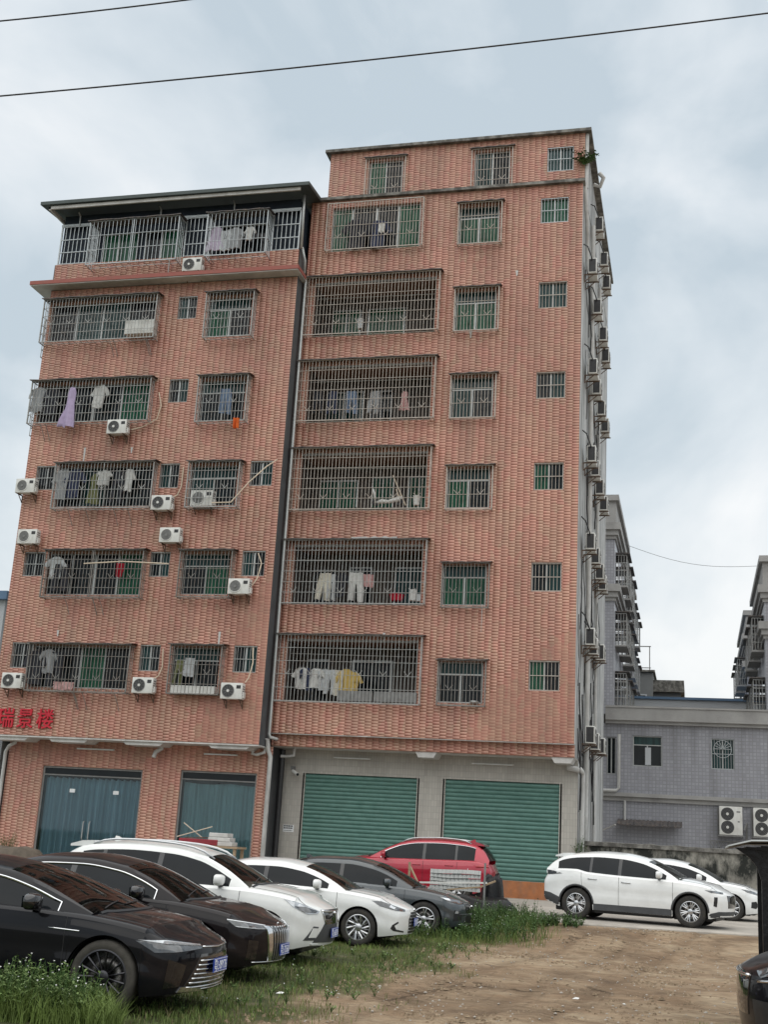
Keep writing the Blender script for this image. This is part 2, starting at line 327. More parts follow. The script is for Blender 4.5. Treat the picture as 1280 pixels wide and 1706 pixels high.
def make_ground():
    xs = [-400, -250, -150, -90, -60, -40, -28, -22, -18, -15, -13, -11.5, -10]+list(np.arange(-9, 5.01, .07))+[5.5, 6.5, 8, 11, 15, 22, 32, 50, 90, 160, 400]
    ys = [-300, -150, -70, -30, -10, 0, 4, 7, 8.5, 9.5]+list(np.arange(10, 30.6, .09))+[31, 32, 34, 37, 40, 45, 52, 60, 80, 120, 200, 400, 900]
    V = []; mask = []; rut_mask = []; alo = []
    for y in ys:
        de = dirt_edge(y)
        for x in xs:
            z = zg(x, y); near = (-9.2 < x < 5.2 and 9.4 < y < 30.7)
            if near:
                z += hnoise(x, y)*min(1, (road_front(x)-y)*.4 if y < road_front(x) else 0)
            inr = 1.0 if y > road_front(x)-.02 else 0
            m = x-de+1.1*mn.noise(Vector((x*.9, y*.5, 2)))+.35*mn.noise(Vector((x*3, y*2.2, 4)))
            mk = max(0, min(1, .5+m*1.3))
            w = 0; al = 0
            if near and m > -.2:
                q, al = rut(x, y)
                if q < 1.9:
                    z += -.016*math.exp(-q*q*1.2)+.011*math.exp(-((q-1.35)/.35)**2)
                    w = math.exp(-q*q)
            if inr: z = min(z, ROAD_Z-.08)
            V.append((x, y, z)); mask.append(mk); rut_mask.append(w); alo.append(al+q_side(x, y) if w else 0)
    nx = len(xs); Fc = [(j*nx+i, j*nx+i+1, (j+1)*nx+i+1, (j+1)*nx+i) for j in range(len(ys)-1) for i in range(nx-1)]
    me = bpy.data.meshes.new('ground'); me.from_pydata(V, [], Fc)
    a = me.attributes.new('dirt', 'FLOAT', 'POINT'); a.data.foreach_set('value', mask)
    a = me.attributes.new('rut', 'FLOAT', 'POINT'); a.data.foreach_set('value', rut_mask)
    a = me.attributes.new('along', 'FLOAT', 'POINT'); a.data.foreach_set('value', alo)
    me.polygons.foreach_set('use_smooth', [True]*len(me.polygons))
    m, nt, b = nodes('ground_soil'); N = nt.nodes.new; L = nt.links.new; b.inputs['Roughness'].default_value = .95; b.inputs['Specular IOR Level'].default_value = .2
    t = N('ShaderNodeTexCoord')
    def nz(sc, det=8, st=(1,1,1), dist=0):
        mpn = N('ShaderNodeMapping'); mpn.inputs['Scale'].default_value = st; L(t.outputs['Object'], mpn.inputs[0])
        n = N('ShaderNodeTexNoise'); n.inputs['Scale'].default_value = sc; n.inputs['Detail'].default_value = det; n.inputs['Roughness'].default_value = .62; n.inputs['Distortion'].default_value = dist; L(mpn.outputs[0], n.inputs['Vector']); return n
    def ramp(src, *st):
        r = N('ShaderNodeValToRGB'); el = r.color_ramp.elements
        while len(el) < len(st): el.new(.5)
        for q, (p, c) in zip(el, st): q.position = p; q.color = (*c, 1)
        L(src, r.inputs[0]); return r
    d1 = ramp(nz(.55, 9, (.8, .8, 1), .9).outputs[0], (.32, (.16, .115, .078)), (.5, (.27, .20, .135)), (.66, (.38, .305, .215)))
    d2 = ramp(nz(5, 8, (.7, 1.4, 1)).outputs[0], (.36, (.62, .58, .54)), (.62, (1.15, 1.13, 1.08)))
    dm = N('ShaderNodeMixRGB'); dm.blend_type = 'MULTIPLY'; dm.inputs[0].default_value = .8; L(d1.outputs[0], dm.inputs[1]); L(d2.outputs[0], dm.inputs[2])
    oz = ramp(nz(.9, 7, (1, 1.3, 1), .5).outputs[0], (.48, (0, 0, 0)), (.68, (.45, .45, .45))); om = N('ShaderNodeMixRGB'); L(oz.outputs[0], om.inputs[0]); L(dm.outputs[0], om.inputs[1]); om.inputs[2].default_value = (.27, .175, .105, 1); dm = om
    ra = N('ShaderNodeAttribute'); ra.attribute_name = 'rut'; rf = N('ShaderNodeMath'); rf.operation = 'MULTIPLY'; rf.inputs[1].default_value = .3; L(ra.outputs['Fac'], rf.inputs[0])
    rm = N('ShaderNodeMixRGB'); L(rf.outputs[0], rm.inputs[0]); L(dm.outputs[0], rm.inputs[1]); rm.inputs[2].default_value = (.16, .105, .066, 1)  # soil colour shifts to a darker brown along the ruts
    g1 = ramp(nz(2.2, 8).outputs[0], (.35, (.045, .05, .022)), (.55, (.075, .085, .035)), (.7, (.16, .135, .085)))
    ma = N('ShaderNodeAttribute'); ma.attribute_name = 'dirt'
    gm = N('ShaderNodeMixRGB'); L(ma.outputs['Fac'], gm.inputs[0]); L(g1.outputs[0], gm.inputs[1]); L(rm.outputs[0], gm.inputs[2]); L(gm.outputs[0], b.inputs['Base Color'])
    hb = nz(9, 9); bp = N('ShaderNodeBump'); bp.inputs['Strength'].default_value = .9; bp.inputs['Distance'].default_value = .06; L(hb.outputs[0], bp.inputs['Height'])
    hb2 = nz(60, 4); bp2 = N('ShaderNodeBump'); bp2.inputs['Strength'].default_value = .8; bp2.inputs['Distance'].default_value = .02; L(hb2.outputs[0], bp2.inputs['Height']); L(bp.outputs[0], bp2.inputs['Normal']);     aa = N('ShaderNodeAttribute'); aa.attribute_name = 'along'; s1 = N('ShaderNodeMath'); s1.operation = 'MULTIPLY'; s1.inputs[1].default_value = 2*math.pi/.13; L(aa.outputs['Fac'], s1.inputs[0]); s2 = N('ShaderNodeMath'); s2.operation = 'SINE'; L(s1.outputs[0], s2.inputs[0])
    s3 = N('ShaderNodeMath'); s3.operation = 'MULTIPLY'; L(s2.outputs[0], s3.inputs[0]); L(ra.outputs['Fac'], s3.inputs[1]); bp3 = N('ShaderNodeBump'); bp3.inputs['Strength'].default_value = .8; bp3.inputs['Distance'].default_value = .018; L(s3.outputs[0], bp3.inputs['Height']); L(bp2.outputs[0], bp3.inputs['Normal']); L(bp3.outputs[0], b.inputs['Normal'])
    me.materials.append(m); o = link('ground', me, None, 'structure'); o['label'] = 'bare tyre-marked dirt lot with grassy parking verge'; return o
make_ground()
mat('road_concrete', (.36, .33, .29), .9, var=.16, scale=.8, bump=.25, dirt=((.20, .18, .155), .75, 1.4, (1, 1, 1)), detail=9)
def make_road():
    xs = [-60, -30, -15]+list(np.arange(-12, 6.1, .25))+[8, 12, 20, 35, 60]; m = MB(); V = []
    for x in xs:
        e = road_front(x)
        jj = .06*mn.noise(Vector((x*2.1, 3, 1)))+.035*mn.noise(Vector((x*7, 3, 1)))
        V += [(x, e+jj-.05, ROAD_Z-.35), (x, e+jj, ROAD_Z-.03), (x, e+jj+.05, ROAD_Z), (x, 34.5, ROAD_Z+.01), (x, 58, ROAD_Z+.05)]
    n = 5; m.add(V, [(i*n+k, (i+1)*n+k, (i+1)*n+k+1, i*n+k+1) for i in range(len(xs)-1) for k in range(n-1)])
    o = m.build('road', 'road_concrete', None, False, 'structure'); o['label'] = 'pale concrete lane in front of the garages'; return o
make_road()
# ------------------------------------------------------------------ building helpers
def wall_holes(m, x0, x1, z0, z1, y, depth, holes):
    """front face at y with rectangular openings (xa, xb, za, zb) whose reveals go back by depth"""
    xs = sorted({x0, x1, *[h[0] for h in holes], *[h[1] for h in holes]}); zs = sorted({z0, z1, *[h[2] for h in holes], *[h[3] for h in holes]})
    xs = [q for q in xs if x0-1e-6 <= q <= x1+1e-6]; zs = [q for q in zs if z0-1e-6 <= q <= z1+1e-6]
    for a, b in zip(xs, xs[1:]):
        for c, d in zip(zs, zs[1:]):
            mx_, mz_ = (a+b)/2, (c+d)/2
            if any(h[0] < mx_ < h[1] and h[2] < mz_ < h[3] for h in holes): continue
            m.add([(a, y, c), (b, y, c), (b, y, d), (a, y, d)], [(0, 1, 2, 3)])
    for a, b, c, d in holes:
        e = y+depth
        m.add([(a,y,c),(b,y,c),(b,y,d),(a,y,d),(a,e,c),(b,e,c),(b,e,d),(a,e,d)], [(0,4,5,1),(1,5,6,2),(2,6,7,3),(3,7,4,0)])
TW, TH, GAP, PR = .222, .096, .004, .008
def make_tile_mesh():
    w, h = (TW-GAP)/2, (TH-GAP)/2; b = .004
    V = [(-w,0,-h),(w,0,-h),(w,0,h),(-w,0,h),(-w+b,-PR*.75,-h+b),(w-b,-PR*.75,-h+b),(w-b,-PR,h-b),(-w+b,-PR,h-b)]
    Fc = [(4,5,6,7),(0,1,5,4),(1,2,6,5),(2,3,7,6),(3,0,4,7)]
    me = bpy.data.meshes.new('tile'); me.from_pydata(V, [], Fc)
    uvl = me.uv_layers.new(name='tile'); vv = [(0,.08),(1,.08),(1,.92),(0,.92),(.1,.1),(.9,.1),(.9,.95),(.1,.95)]
    for l in me.loops: uvl.data[l.index].uv = vv[l.vertex_index]
    me.materials.append(MAT['terracotta_tile']); return me
TILE = make_tile_mesh()
def clad(parent, x0, x1, z0, z1, y, holes, single=0, x_anchor=None):
    """stack-bond tiles on the wall face at y; the largest in view become objects of their own"""
    full, cut = [], []
    xa = x_anchor if x_anchor is not None else x1
    nc = int((xa-x0)/TW)+2
    for c in range(-1, nc):
        b = xa-c*TW; a = b-TW
        if b <= x0+.01 or a >= x1-.01: continue
        off = (c % 2)*TH*.5; nr = int((z1-z0)/TH)+2
        for r in range(-1, nr):
            zb = z0+r*TH+off; zt = zb+TH
            A, B, Cc, D = max(a, x0), min(b, x1), max(zb, z0), min(zt, z1)
            if B-A < .02 or D-Cc < .012: continue
            rects = [(A, B, Cc, D)]
            for h in holes:
                nw = []
                for (p, q, s, t) in rects:
                    if q <= h[0] or p >= h[1] or t <= h[2] or s >= h[3]: nw.append((p, q, s, t)); continue
                    if p < h[0]: nw.append((p, h[0], s, t))
                    if q > h[1]: nw.append((h[1], q, s, t))
                    p2, q2 = max(p, h[0]), min(q, h[1])
                    if s < h[2]: nw.append((p2, q2, s, h[2]))
                    if t > h[3]: nw.append((p2, q2, h[3], t))
                rects = nw
            for (p, q, s, t) in rects:
                if q-p < .015 or t-s < .012: continue
                (full if (q-p > TW-1e-4 and t-s > TH-1e-4) else cut).append((p, q, s, t, (s-zb)/TH, (t-zb)/TH))
    if single:
        full.sort(key=lambda q: (q[0]+.1)**2+y*y+(q[2]-EYE)**2)
        for (p, q, s, t, _a, _b) in full[:single]:
            o = bpy.data.objects.new('tile', TILE); C.objects.link(o); o.location = ((p+q)/2, y, (s+t)/2); o.parent = parent
        full = full[single:]
    allt = np.array(full+cut); n = len(allt)
    g = GAP/2; b = .004
    p, q, s, t, va, vb = [allt[:, i] for i in range(6)]
    p = p+g; q = q-g; s = s+g; t = t-g
    V = np.zeros((n, 8, 3)); Yb = np.full(n, y); jit = np.random.RandomState(3).uniform(-.002, .002, n)
    for k, (xx, zz) in enumerate(((p, s), (q, s), (q, t), (p, t))): V[:, k] = np.stack([xx, Yb, zz], -1)
    for k, (xx, zz, pr) in enumerate(((p+b, s+b, PR*.75), (q-b, s+b, PR*.75), (q-b, t-b, PR), (p+b, t-b, PR))): V[:, 4+k] = np.stack([xx, Yb-pr+jit, zz], -1)
    Fq = np.array([(4,5,6,7),(0,1,5,4),(1,2,6,5),(2,3,7,6),(3,0,4,7)])
    Fa = (np.arange(n)[:, None, None]*8+Fq[None]).reshape(-1, 4)
    me = bpy.data.meshes.new('tile_cladding'); me.vertices.add(n*8); me.vertices.foreach_set('co', V.reshape(-1))
    me.loops.add(len(Fa)*4); me.loops.foreach_set('vertex_index', Fa.reshape(-1)); me.polygons.add(len(Fa)); me.polygons.foreach_set('loop_start', np.arange(len(Fa))*4)
    uvl = me.uv_layers.new(name='tile'); vv = np.zeros((n, 8, 2))
    lo, hi = va, vb
    for k in range(8):
        vv[:, k, 0] = (k in (1, 2, 5, 6)); vv[:, k, 1] = (lo+.09) if k in (0, 1, 4, 5) else (hi-.06)
    uvl.data.foreach_set('uv', vv.reshape(-1, 2)[Fa.reshape(-1)].reshape(-1))
    me.update(calc_edges=True)
    ra = me.attributes.new('rnd', 'FLOAT', 'FACE'); ra.data.foreach_set('value', np.repeat(np.random.RandomState(5).uniform(0, 1, n), 5))
    me.materials.append(MAT['terracotta_tile']); o = link('tile_cladding', me); o.parent = parent; o['kind'] = 'stuff'; return o

def window_unit(root, x0, x1, z0, z1, y, kind, bars=None, split=.5, dark_side=None, transom=False):
    """aluminium sliding window set back in its opening, with panes and bars as sub-parts"""
    w = .035; m = MB()
    m.box(x0, x1, y, y+.05, z0, z0+w); m.box(x0, x1, y, y+.05, z1-w, z1); m.box(x0, x0+w, y, y+.05, z0+w, z1-w); m.box(x1-w, x1, y, y+.05, z0+w, z1-w)
    zt = z1-w
    if transom: zt = z0+(z1-z0)*.70; m.box(x0+w, x1-w, y, y+.05, zt-.02, zt+.02); zt -= .02
    xm = x0+(x1-x0)*split; m.box(xm-.025, xm+.025, y-.012, y+.04, z0+w, zt)
    fr = m.build('window', 'aluminium', root)
    mats = [kind, kind]
    if dark_side is not None: mats[dark_side] = 'dark_glass'
    for k, (a, b) in enumerate(((x0+w, xm-.02), (xm+.02, x1-w))):
        MB().box(a, b, y+.02+.012*k, y+.026+.012*k, z0+w, zt).build('pane', mats[k], fr)
    if transom: MB().box(x0+w, x1-w, y+.02, y+.026, zt+.04, z1-w).build('pane', 'teal_glass', fr)
    if bars:
        m = MB(); yb = y-.07; n = max(4, round((x1-x0)/.115))
        for i in range(n+1): m.bar((x0+.012+(x1-x0-.024)*i/n, yb, z0), (x0+.012+(x1-x0-.024)*i/n, yb, z1), .013)
        for zz in (z0+.012, (z0+z1)/2, z1-.012): m.bar((x0, yb-.012, zz), (x1, yb-.012, zz), .022)
        m.build('bars', bars, fr, kind='stuff')
    return fr
def cage(root, x0, x1, z0, z1, yw, dep, m_bar, rows=5, awn=True, ydec=True, sides=True, mid=None, spacing=.115, bottom=True, thick=.0155):
    """security cage of welded bars in front of an opening"""
    yf = yw-dep; m = MB(); t = thick+.014
    for zz in (z0, z1): m.bar((x0-t/2, yf, zz), (x1+t/2, yf, zz), t)
    for xx in [x0, x1]+([mid] if mid else []): m.bar((xx, yf, z0), (xx, yf, z1), t)
    if dep > .12:
        for xx in (x0, x1):
            for zz in (z0, z1): m.bar((xx, yf, zz), (xx, yw, zz), t)
    fr = m.build('security_cage', m_bar, root)
    m = MB(); n = round((x1-x0)/spacing)
    for i in range(1, n):
        xx = x0+(x1-x0)*i/n+rng.uniform(-.006, .006); m.bar((xx, yf, z0), (xx, yf, z1), thick)
    for j in range(1, rows):
        zz = z0+(z1-z0)*j/rows; m.bar((x0, yf-thick*.9, zz), (x1, yf-thick*.9, zz), thick*1.1, thick*.9)
    if sides and dep > .12:
        ns = max(2, round(dep/.13))
        for xx in (x0, x1):
            for i in range(1, ns+1): m.bar((xx, yw-dep*i/(ns+.5), z0), (xx, yw-dep*i/(ns+.5), z1), thick*.9)
            for j in range(1, rows): zz = z0+(z1-z0)*j/rows; m.bar((xx+thick*.8, yf, zz), (xx+thick*.8, yw, zz), thick)
        if bottom:
            for i in range(1, n, 2): xx = x0+(x1-x0)*i/n; m.bar((xx, yf, z0-.006), (xx, yw, z0-.006), thick*.9)
            m.bar((x0, yw-dep/2, z0-.012), (x1, yw-dep/2, z0-.012), thick)
    m.build('bars', m_bar, fr, kind='stuff')
    if ydec:
        m = MB(); nd = max(2, round((x1-x0)/.8)); zz = z0+(z1-z0)*(1/rows if rows < 5 else 2/rows) if rows < 6 else z0+(z1-z0)*2/rows
        zz = z0+(z1-z0)*(1 if rows <= 3 else 1.0 if rows == 4 else 2.0 if rows == 5 else 1.0)/rows*1.0
        for i in range(nd):
            xx = x0+(x1-x0)*(i+.5)/nd
            for sgn in (-1, 1): m.bar((xx, yf-.012, zz+.01), (xx+sgn*.12, yf-.012, zz+.16), .016)
        m.build('scroll', m_bar, fr)
    if awn:
        m = MB(); ov = .08; za = z1+.03; k = 12; V = []
        for i in range(k+1):
            xx = x0-ov+(x1-x0+2*ov)*i/k; s = .012*math.sin(i*1.9+x0)
            V += [(xx, yw, za+.07+s), (xx, yf-ov, za+.012+s), (xx, yf-ov, za-.02+s), (xx, yw, za+.05+s)]
        m.add(V, [(i*4+a, (i+1)*4+a, (i+1)*4+(a+1) % 4, i*4+(a+1) % 4) for i in range(k) for a in range(4)]); m.build('awning', 'awning_sheet', fr)
    return fr
def balcony(root, x0, x1, z0, z1, y, dep=1.35, seed=0, lintel=True):
    """recessed balcony behind an opening: side walls, floor and ceiling, back wall with glazed doors"""
    m = MB(); ya, yb = y+.16, y+dep
    m.add([(x0,ya,z0),(x1,ya,z0),(x1,yb,z0),(x0,yb,z0)], [(0,1,2,3)]); m.add([(x0,ya,z0),(x0,yb,z0),(x0,yb,z1),(x0,ya,z1)], [(0,1,2,3)])
    m.add([(x1,ya,z0),(x1,ya,z1),(x1,yb,z1),(x1,yb,z0)], [(0,1,2,3)]); m.add([(x0,yb,z0),(x1,yb,z0),(x1,yb,z1),(x0,yb,z1)], [(0,3,2,1)])
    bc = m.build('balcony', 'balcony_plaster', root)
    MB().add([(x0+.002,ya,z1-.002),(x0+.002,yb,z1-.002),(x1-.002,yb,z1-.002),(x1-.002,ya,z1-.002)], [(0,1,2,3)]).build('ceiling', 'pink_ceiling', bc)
    rr = random.Random(seed); xx = x0+.3
    while xx < x1-.9:
        ww = rr.choice([.8, 1.1, 1.4]); ww = min(ww, x1-.15-xx); zt = z1-.45-rr.choice([0, .1])
        m = MB(); zb = z0 if rr.random() < .5 else z0+.5
        m.box(xx, xx+ww, yb-.06, yb-.01, zt-.05, zt); m.box(xx, xx+.05, yb-.06, yb-.01, zb, zt-.05); m.box(xx+ww-.05, xx+ww, yb-.06, yb-.01, zb, zt-.05); m.box(xx+ww/2-.02, xx+ww/2+.02, yb-.06, yb-.01, zb, zt-.05)
        m.build('door_frame', 'aluminium', bc); MB().box(xx+.05, xx+ww-.05, yb-.03, yb-.02, zb, zt-.05).build('door_pane', rr.choice(['green_glass', 'dark_glass', 'teal_glass', 'dark_glass']), bc)
        xx += ww+rr.choice([.25, .5, .8])
    m = MB(); m.tube([(x0, y+.38, z1-.42), (x1, y+.38, z1-.46)], .014); m.build('drying_rod', 'aluminium', bc)
    return bc
# ------------------------------------------------------------------ right apartment building
BR = thing('apartment_building', 'tall brown brick-tiled apartment building with green garage shutters below', 'building', (-8.5, 44, ROAD_Z), world=True)
YR, XL, XR, ZB, ZT = 38.0, -13.42, -3.57, 5.07, 24.34
FZ = {3: (6.66, 7.61), 4: (9.81, 10.76), 5: (13.17, 14.11), 6: (16.34, 17.29), 7: (19.60, 20.58), 8: (22.81, 23.77)}
MIDZ = {3: (6.11, 7.52), 4: (9.24, 10.68), 5: (12.50, 13.98), 6: (15.67, 17.22), 7: (18.83, 20.42), 8: (22.10, 23.68)}
WIDEZ = {3: (6.09, 8.25), 4: (9.31, 11.45), 5: (12.52, 14.68), 6: (15.69, 17.90), 7: (18.90, 21.10)}
holesR = []
for f, (a, b) in FZ.items(): holesR.append((-5.025, -4.055, a, b))
for f, (a, b) in MIDZ.items(): holesR.append((-7.92, -6.46, a+.10, b+.0))
LINT = .10
for f, (a, b) in WIDEZ.items(): holesR.append((-13.05, -8.6, a+.02, b-LINT))
holesR.append((-12.6, -9.3, 22.24, 23.98))
m = MB(); wall_holes(m, XL, XR, ZB, ZT, YR, .16, holesR); fac = m.build('facade_wall', 'grout', BR)
clad(fac, XL, XR-.003, ZB, ZT-.10, YR, holesR, single=300)
m = MB()     # weathered side wall, back wall
m.add([(XR,YR,ZB),(XR,50.5,ZB),(XR,50.5,ZT),(XR,YR,ZT)], [(0,1,2,3)]); m.add([(XR,39.2,ROAD_Z),(XR,50.5,ROAD_Z),(XR,50.5,ZB),(XR,39.2,ZB)], [(0,1,2,3)])
m.add([(XR,38.26,4.68),(XR,39.2,4.68),(XR,39.2,ZB),(XR,38.26,ZB)], [(0,1,2,3)])
m.add([(XL,50.5,ROAD_Z),(XL,50.5,ZT),(XR,50.5,ZT),(XR,50.5,ROAD_Z)], [(0,1,2,3)])
m.build('side_wall', 'plaster_side', BR)
m = MB(); m.box(XL, XR+.01, YR, 50.5, ZT-.004, ZT+.04); m.build('roof_slab', 'concrete', BR)
m = MB(); k = 40; V = []
for i in range(k+1):
    xx = -13.62+(XR+.07+13.62)*i/k; j = .012*mn.noise(Vector((xx*2, 1, 1)))
    V += [(xx, YR+.3, ZT+.05), (xx, YR-.13+j, ZT+.045+j), (xx, YR-.14+j, ZT-.07+j), (xx, YR+.3, ZT-.09)]
m.add(V, [(i*4+a, (i+1)*4+a, (i+1)*4+(a+1) % 4, i*4+(a+1) % 4) for i in range(k) for a in range(4)]+[(0,1,2,3), (k*4,k*4+3,k*4+2,k*4+1)]); m.build('parapet_ledge', 'ledge', BR)
# penthouse storey
YP, ZP = 38.55, 26.62
holesP = [(-4.906, -3.967, 25.125, 26.087), (-11.5, -10.2, 24.75, 26.12), (-7.52, -6.24, 24.75, 26.15)]
m = MB(); wall_holes(m, -13.02, XR, ZT+.06, ZP, YP, .14, holesP); ph = m.build('penthouse_wall', 'grout', BR); clad(ph, -13.02, XR-.003, ZT+.06, ZP-.02, YP, holesP)
m = MB(); m.add([(XR,YP,ZT+.05),(XR,50.5,ZT+.05),(XR,50.5,ZP),(XR,YP,ZP)], [(0,1,2,3)]); m.add([(-13.02,YP,ZT+.05),(-13.02,YP,ZP),(-13.02,50.5,ZP),(-13.02,50.5,ZT+.05)], [(0,1,2,3)]); build_each(m, 'penthouse_side', 'plaster_side', BR)
m = MB(); V = []
for i in range(k+1):
    xx = -13.2+(XR+.22+13.2)*i/k; j = .014*mn.noise(Vector((xx*2, 4, 1)))
    V += [(xx, 50.7, ZP+.07), (xx, YP-.16+j, ZP+.07+j), (xx, YP-.17+j, ZP-.05+j), (xx, 50.7, ZP-.05)]
m.add(V, [(i*4+a, (i+1)*4+a, (i+1)*4+(a+1) % 4, i*4+(a+1) % 4) for i in range(k) for a in range(4)]+[(0,1,2,3), (k*4,k*4+3,k*4+2,k*4+1)]); m.build('roof_ledge', 'ledge', BR)
for i, h in enumerate(holesP): window_unit(BR, h[0]+.01, h[1]-.01, h[2]+.01, h[3]-.01, YP+.09, ['teal_glass', 'green_glass', 'teal_glass'][i], 'bright_bar' if i == 0 else None, .5, None if i == 0 else 1)
for x0, x1, z0, z1 in ((-11.6, -10.1, 24.5, 26.2), (-7.62, -6.14, 24.5, 26.22)): cage(BR, x0, x1, z0, z1, YP, .1, 'pale_bar', 4, True, True)
# facade openings
for f, (a, b) in FZ.items(): window_unit(BR, -5.015, -4.065, a+.01, b-.01, YR+.10, ['green_glass', 'teal_glass', 'green_glass', 'teal_glass', 'teal_glass', 'green_glass'][f-3], 'pale_bar' if f < 8 else 'bright_bar', .5, {3: 1, 4: 0, 5: 1, 6: 0}.get(f))
for f, (a, b) in MIDZ.items():
    window_unit(BR, -7.91, -6.47, a+.11, b-.01, YR+.11, ['dark_glass', 'green_glass', 'green_glass', 'teal_glass', 'green_glass', 'green_glass'][f-3], None, .5, [0, None, 1, 1, None, None][f-3], True)
    cage(BR, -7.88, -6.35, a, b, YR, .22, 'pale_bar' if f > 4 else 'grey_bar', 3, True, True)
for f, (a, b) in WIDEZ.items():
    balcony(BR, -13.05, -8.6, a+.02, b-LINT, YR, 1.4, seed=f)
    MB().box(-13.05, -8.6, YR-.006, YR+.1, b-LINT-.06, b-LINT+.02).build('lintel_trim', 'cornice', BR)
    cage(BR, -13.30, -8.43, a, b, YR, .30, 'pale_bar' if f > 4 else 'steel_bar', 6 if f != 3 else 5, True, True, spacing=.122)
window_unit(BR, -12.59, -10.95, 22.25, 23.97, YR+.11, 'green_glass', None, .45, 1); window_unit(BR, -10.95, -9.31, 22.25, 23.97, YR+.11, 'green_glass', None, .5, 0)
cage(BR, -12.73, -9.17, 22.19, 24.05, YR, .22, 'pale_bar', 4, False, True)
# beam band below the overhang, soffit, ground floor
m = MB(); m.box(XL, XR-.004, 38.262, 38.4, 4.68, ZB-.002); bd = m.build('overhang_beam', 'grout', BR); clad(bd, XL, XR-.01, 4.68, ZB-.004, 38.26, [])
m = MB(); m.box(XL, XR-.006, YR+.004, 39.4, ZB-.02, ZB-.004); m.box(XL, XR-.006, 38.4, 39.4, 4.66, 4.70)
for xx in (-8.25, -3.95): m.prism([(xx-.35, 4.68), (xx+.35, 4.68), (xx+.25, 4.50), (xx-.25, 4.50)], 38.3, 39.2)
m.build('soffit', 'white_paint', BR)
YG = 39.2
sh = [(-12.50, -8.66, .93, 3.90), (-7.79, -4.09, .93, 3.92)]
m = MB(); wall_holes(m, -13.30, XR+.02, ROAD_Z+.02, 4.70, YG, .14, sh); gw = m.build('garage_wall', 'grey_tile', BR)
for i, (x0, x1, z0, z1) in enumerate(sh):
    g = MB().box(x0-.02, x1+.02, YG+.13, YG+.16, z0, z1).build('roller_shutter', 'shutter_green', BR)
    n = 23; hh = (z1-z0-.02)/n; m = MB()
    k = 6; V = []
    for j in range(k+1):
        t = j/k; V += [(x0, YG+.075-.028*math.sin(math.pi*t)**.7, (t*.94)*hh), (x1, YG+.075-.028*math.sin(math.pi*t)**.7, (t*.94)*hh)]
    V += [(x0, YG+.10, hh*.94), (x1, YG+.10, hh*.94), (x0, YG+.10, hh), (x1, YG+.10, hh)]
    m.add(V, [(2*j, 2*j+1, 2*j+3, 2*j+2) for j in range(k+2)])
    s0 = m.build('slat', 'shutter_green', g, smooth=60); s0.location.z = z0
    for j in range(1, n):
        o = s0.copy(); C.objects.link(o); o.location.z = z0+j*hh; o.location.y = rng.uniform(-.003, .003)
    m = MB(); m.box(x0-.05, x0+.03, YG+.0, YG+.1, z0, z1); m.box(x1-.03, x1+.05, YG+.0, YG+.1, z0, z1); build_each(m, 'guide_rail', 'grey_tile', g)
m = MB(); m.box(-13.30, -3.62, YG-.05, YG+.06, ROAD_Z, .925); m.build('plinth', 'orange_plinth', BR)
# faded phone sticker and shop paint above the shutters
m = MB(); m.box(-13.1, -12.74, YG-.006, YG-.002, 2.0, 2.22); o = m.build('notice', 'sticker', BR)
m = MB()
for j in range(3):
    xx = -13.08
    while xx < -12.78:
        w_ = rng.uniform(.02, .06); m.box(xx, xx+w_, YG-.009, YG-.0065, 2.03+j*.065, 2.03+j*.065+(.045 if j else .02)); xx += w_+.012
m.build('notice_print', 'black_plastic', o)
# ------------------------------------------------------------------ left apartment building
BL = thing('apartment_building', 'lower brick-tiled apartment building with red characters and rooftop canopy', 'building', (-18.3, 43, ROAD_Z), world=True)
YL, LX0, LX1, LZB, LZT = 37.2, -23.12, -13.46, 4.61, 20.93
SM = {3: (6.86, 7.74), 4: (10.06, 10.93), 5: (13.19, 14.08), 6: (16.33, 17.21), 7: (19.52, 20.40)}
holesL = []
for f, (a, b) in SM.items(): holesL.append((-17.92, -17.19, a, b))
for f in (3, 4, 5): holesL += [(-22.70, -21.88, SM[f][0], SM[f][1]), (-14.59, -13.78, SM[f][0]+.03, SM[f][1]+.03)]
WL = {3: (-21.68, -18.0, 6.05, 7.62), 4: (-21.56, -17.9, 9.22, 10.84), 5: (-21.6, -17.88, 12.34, 13.97), 6: (-22.99, -18.35, 15.50, 17.09), 7: (-22.96, -18.48, 18.61, 20.28)}
ML = {3: (-16.56, -14.77, 6.09, 7.66), 4: (-16.56, -14.72, 9.26, 10.83), 5: (-16.59, -14.75, 12.33, 13.92), 6: (-16.55, -14.74, 15.38, 17.04), 7: (-16.58, -14.80, 18.50, 20.19)}
for D_ in (WL, ML):
    for f in D_: q = D_[f]; k_ = 36.8/36.6; D_[f] = (q[0]*k_, q[1]*k_, EYE+(q[2]-EYE)*k_, EYE+(q[3]-EYE)*k_)
for f, q in WL.items(): holesL.append((max(q[0]-.08, LX0+.12), q[1]-.22, q[2]+.16, q[3]+.0))
for f, q in ML.items(): holesL.append((q[0]-.08, q[1]-.22, q[2]+.16, q[3]+.0))
m = MB(); wall_holes(m, LX0, LX1, LZB, LZT, YL, .16, holesL); fl = m.build('facade_wall', 'grout', BL); clad(fl, LX0, LX1-.003, LZB, LZT, YL, holesL, single=300)
m = MB(); m.add([(LX1,YL,LZB),(LX1,49,LZB),(LX1,49,22.0),(LX1,YL,22.0)], [(0,1,2,3)]); m.add([(LX1,38.1,ROAD_Z),(LX1,49,ROAD_Z),(LX1,49,LZB),(LX1,38.1,LZB)], [(0,1,2,3)]); m.build('side_wall', 'dark_concrete', BL)
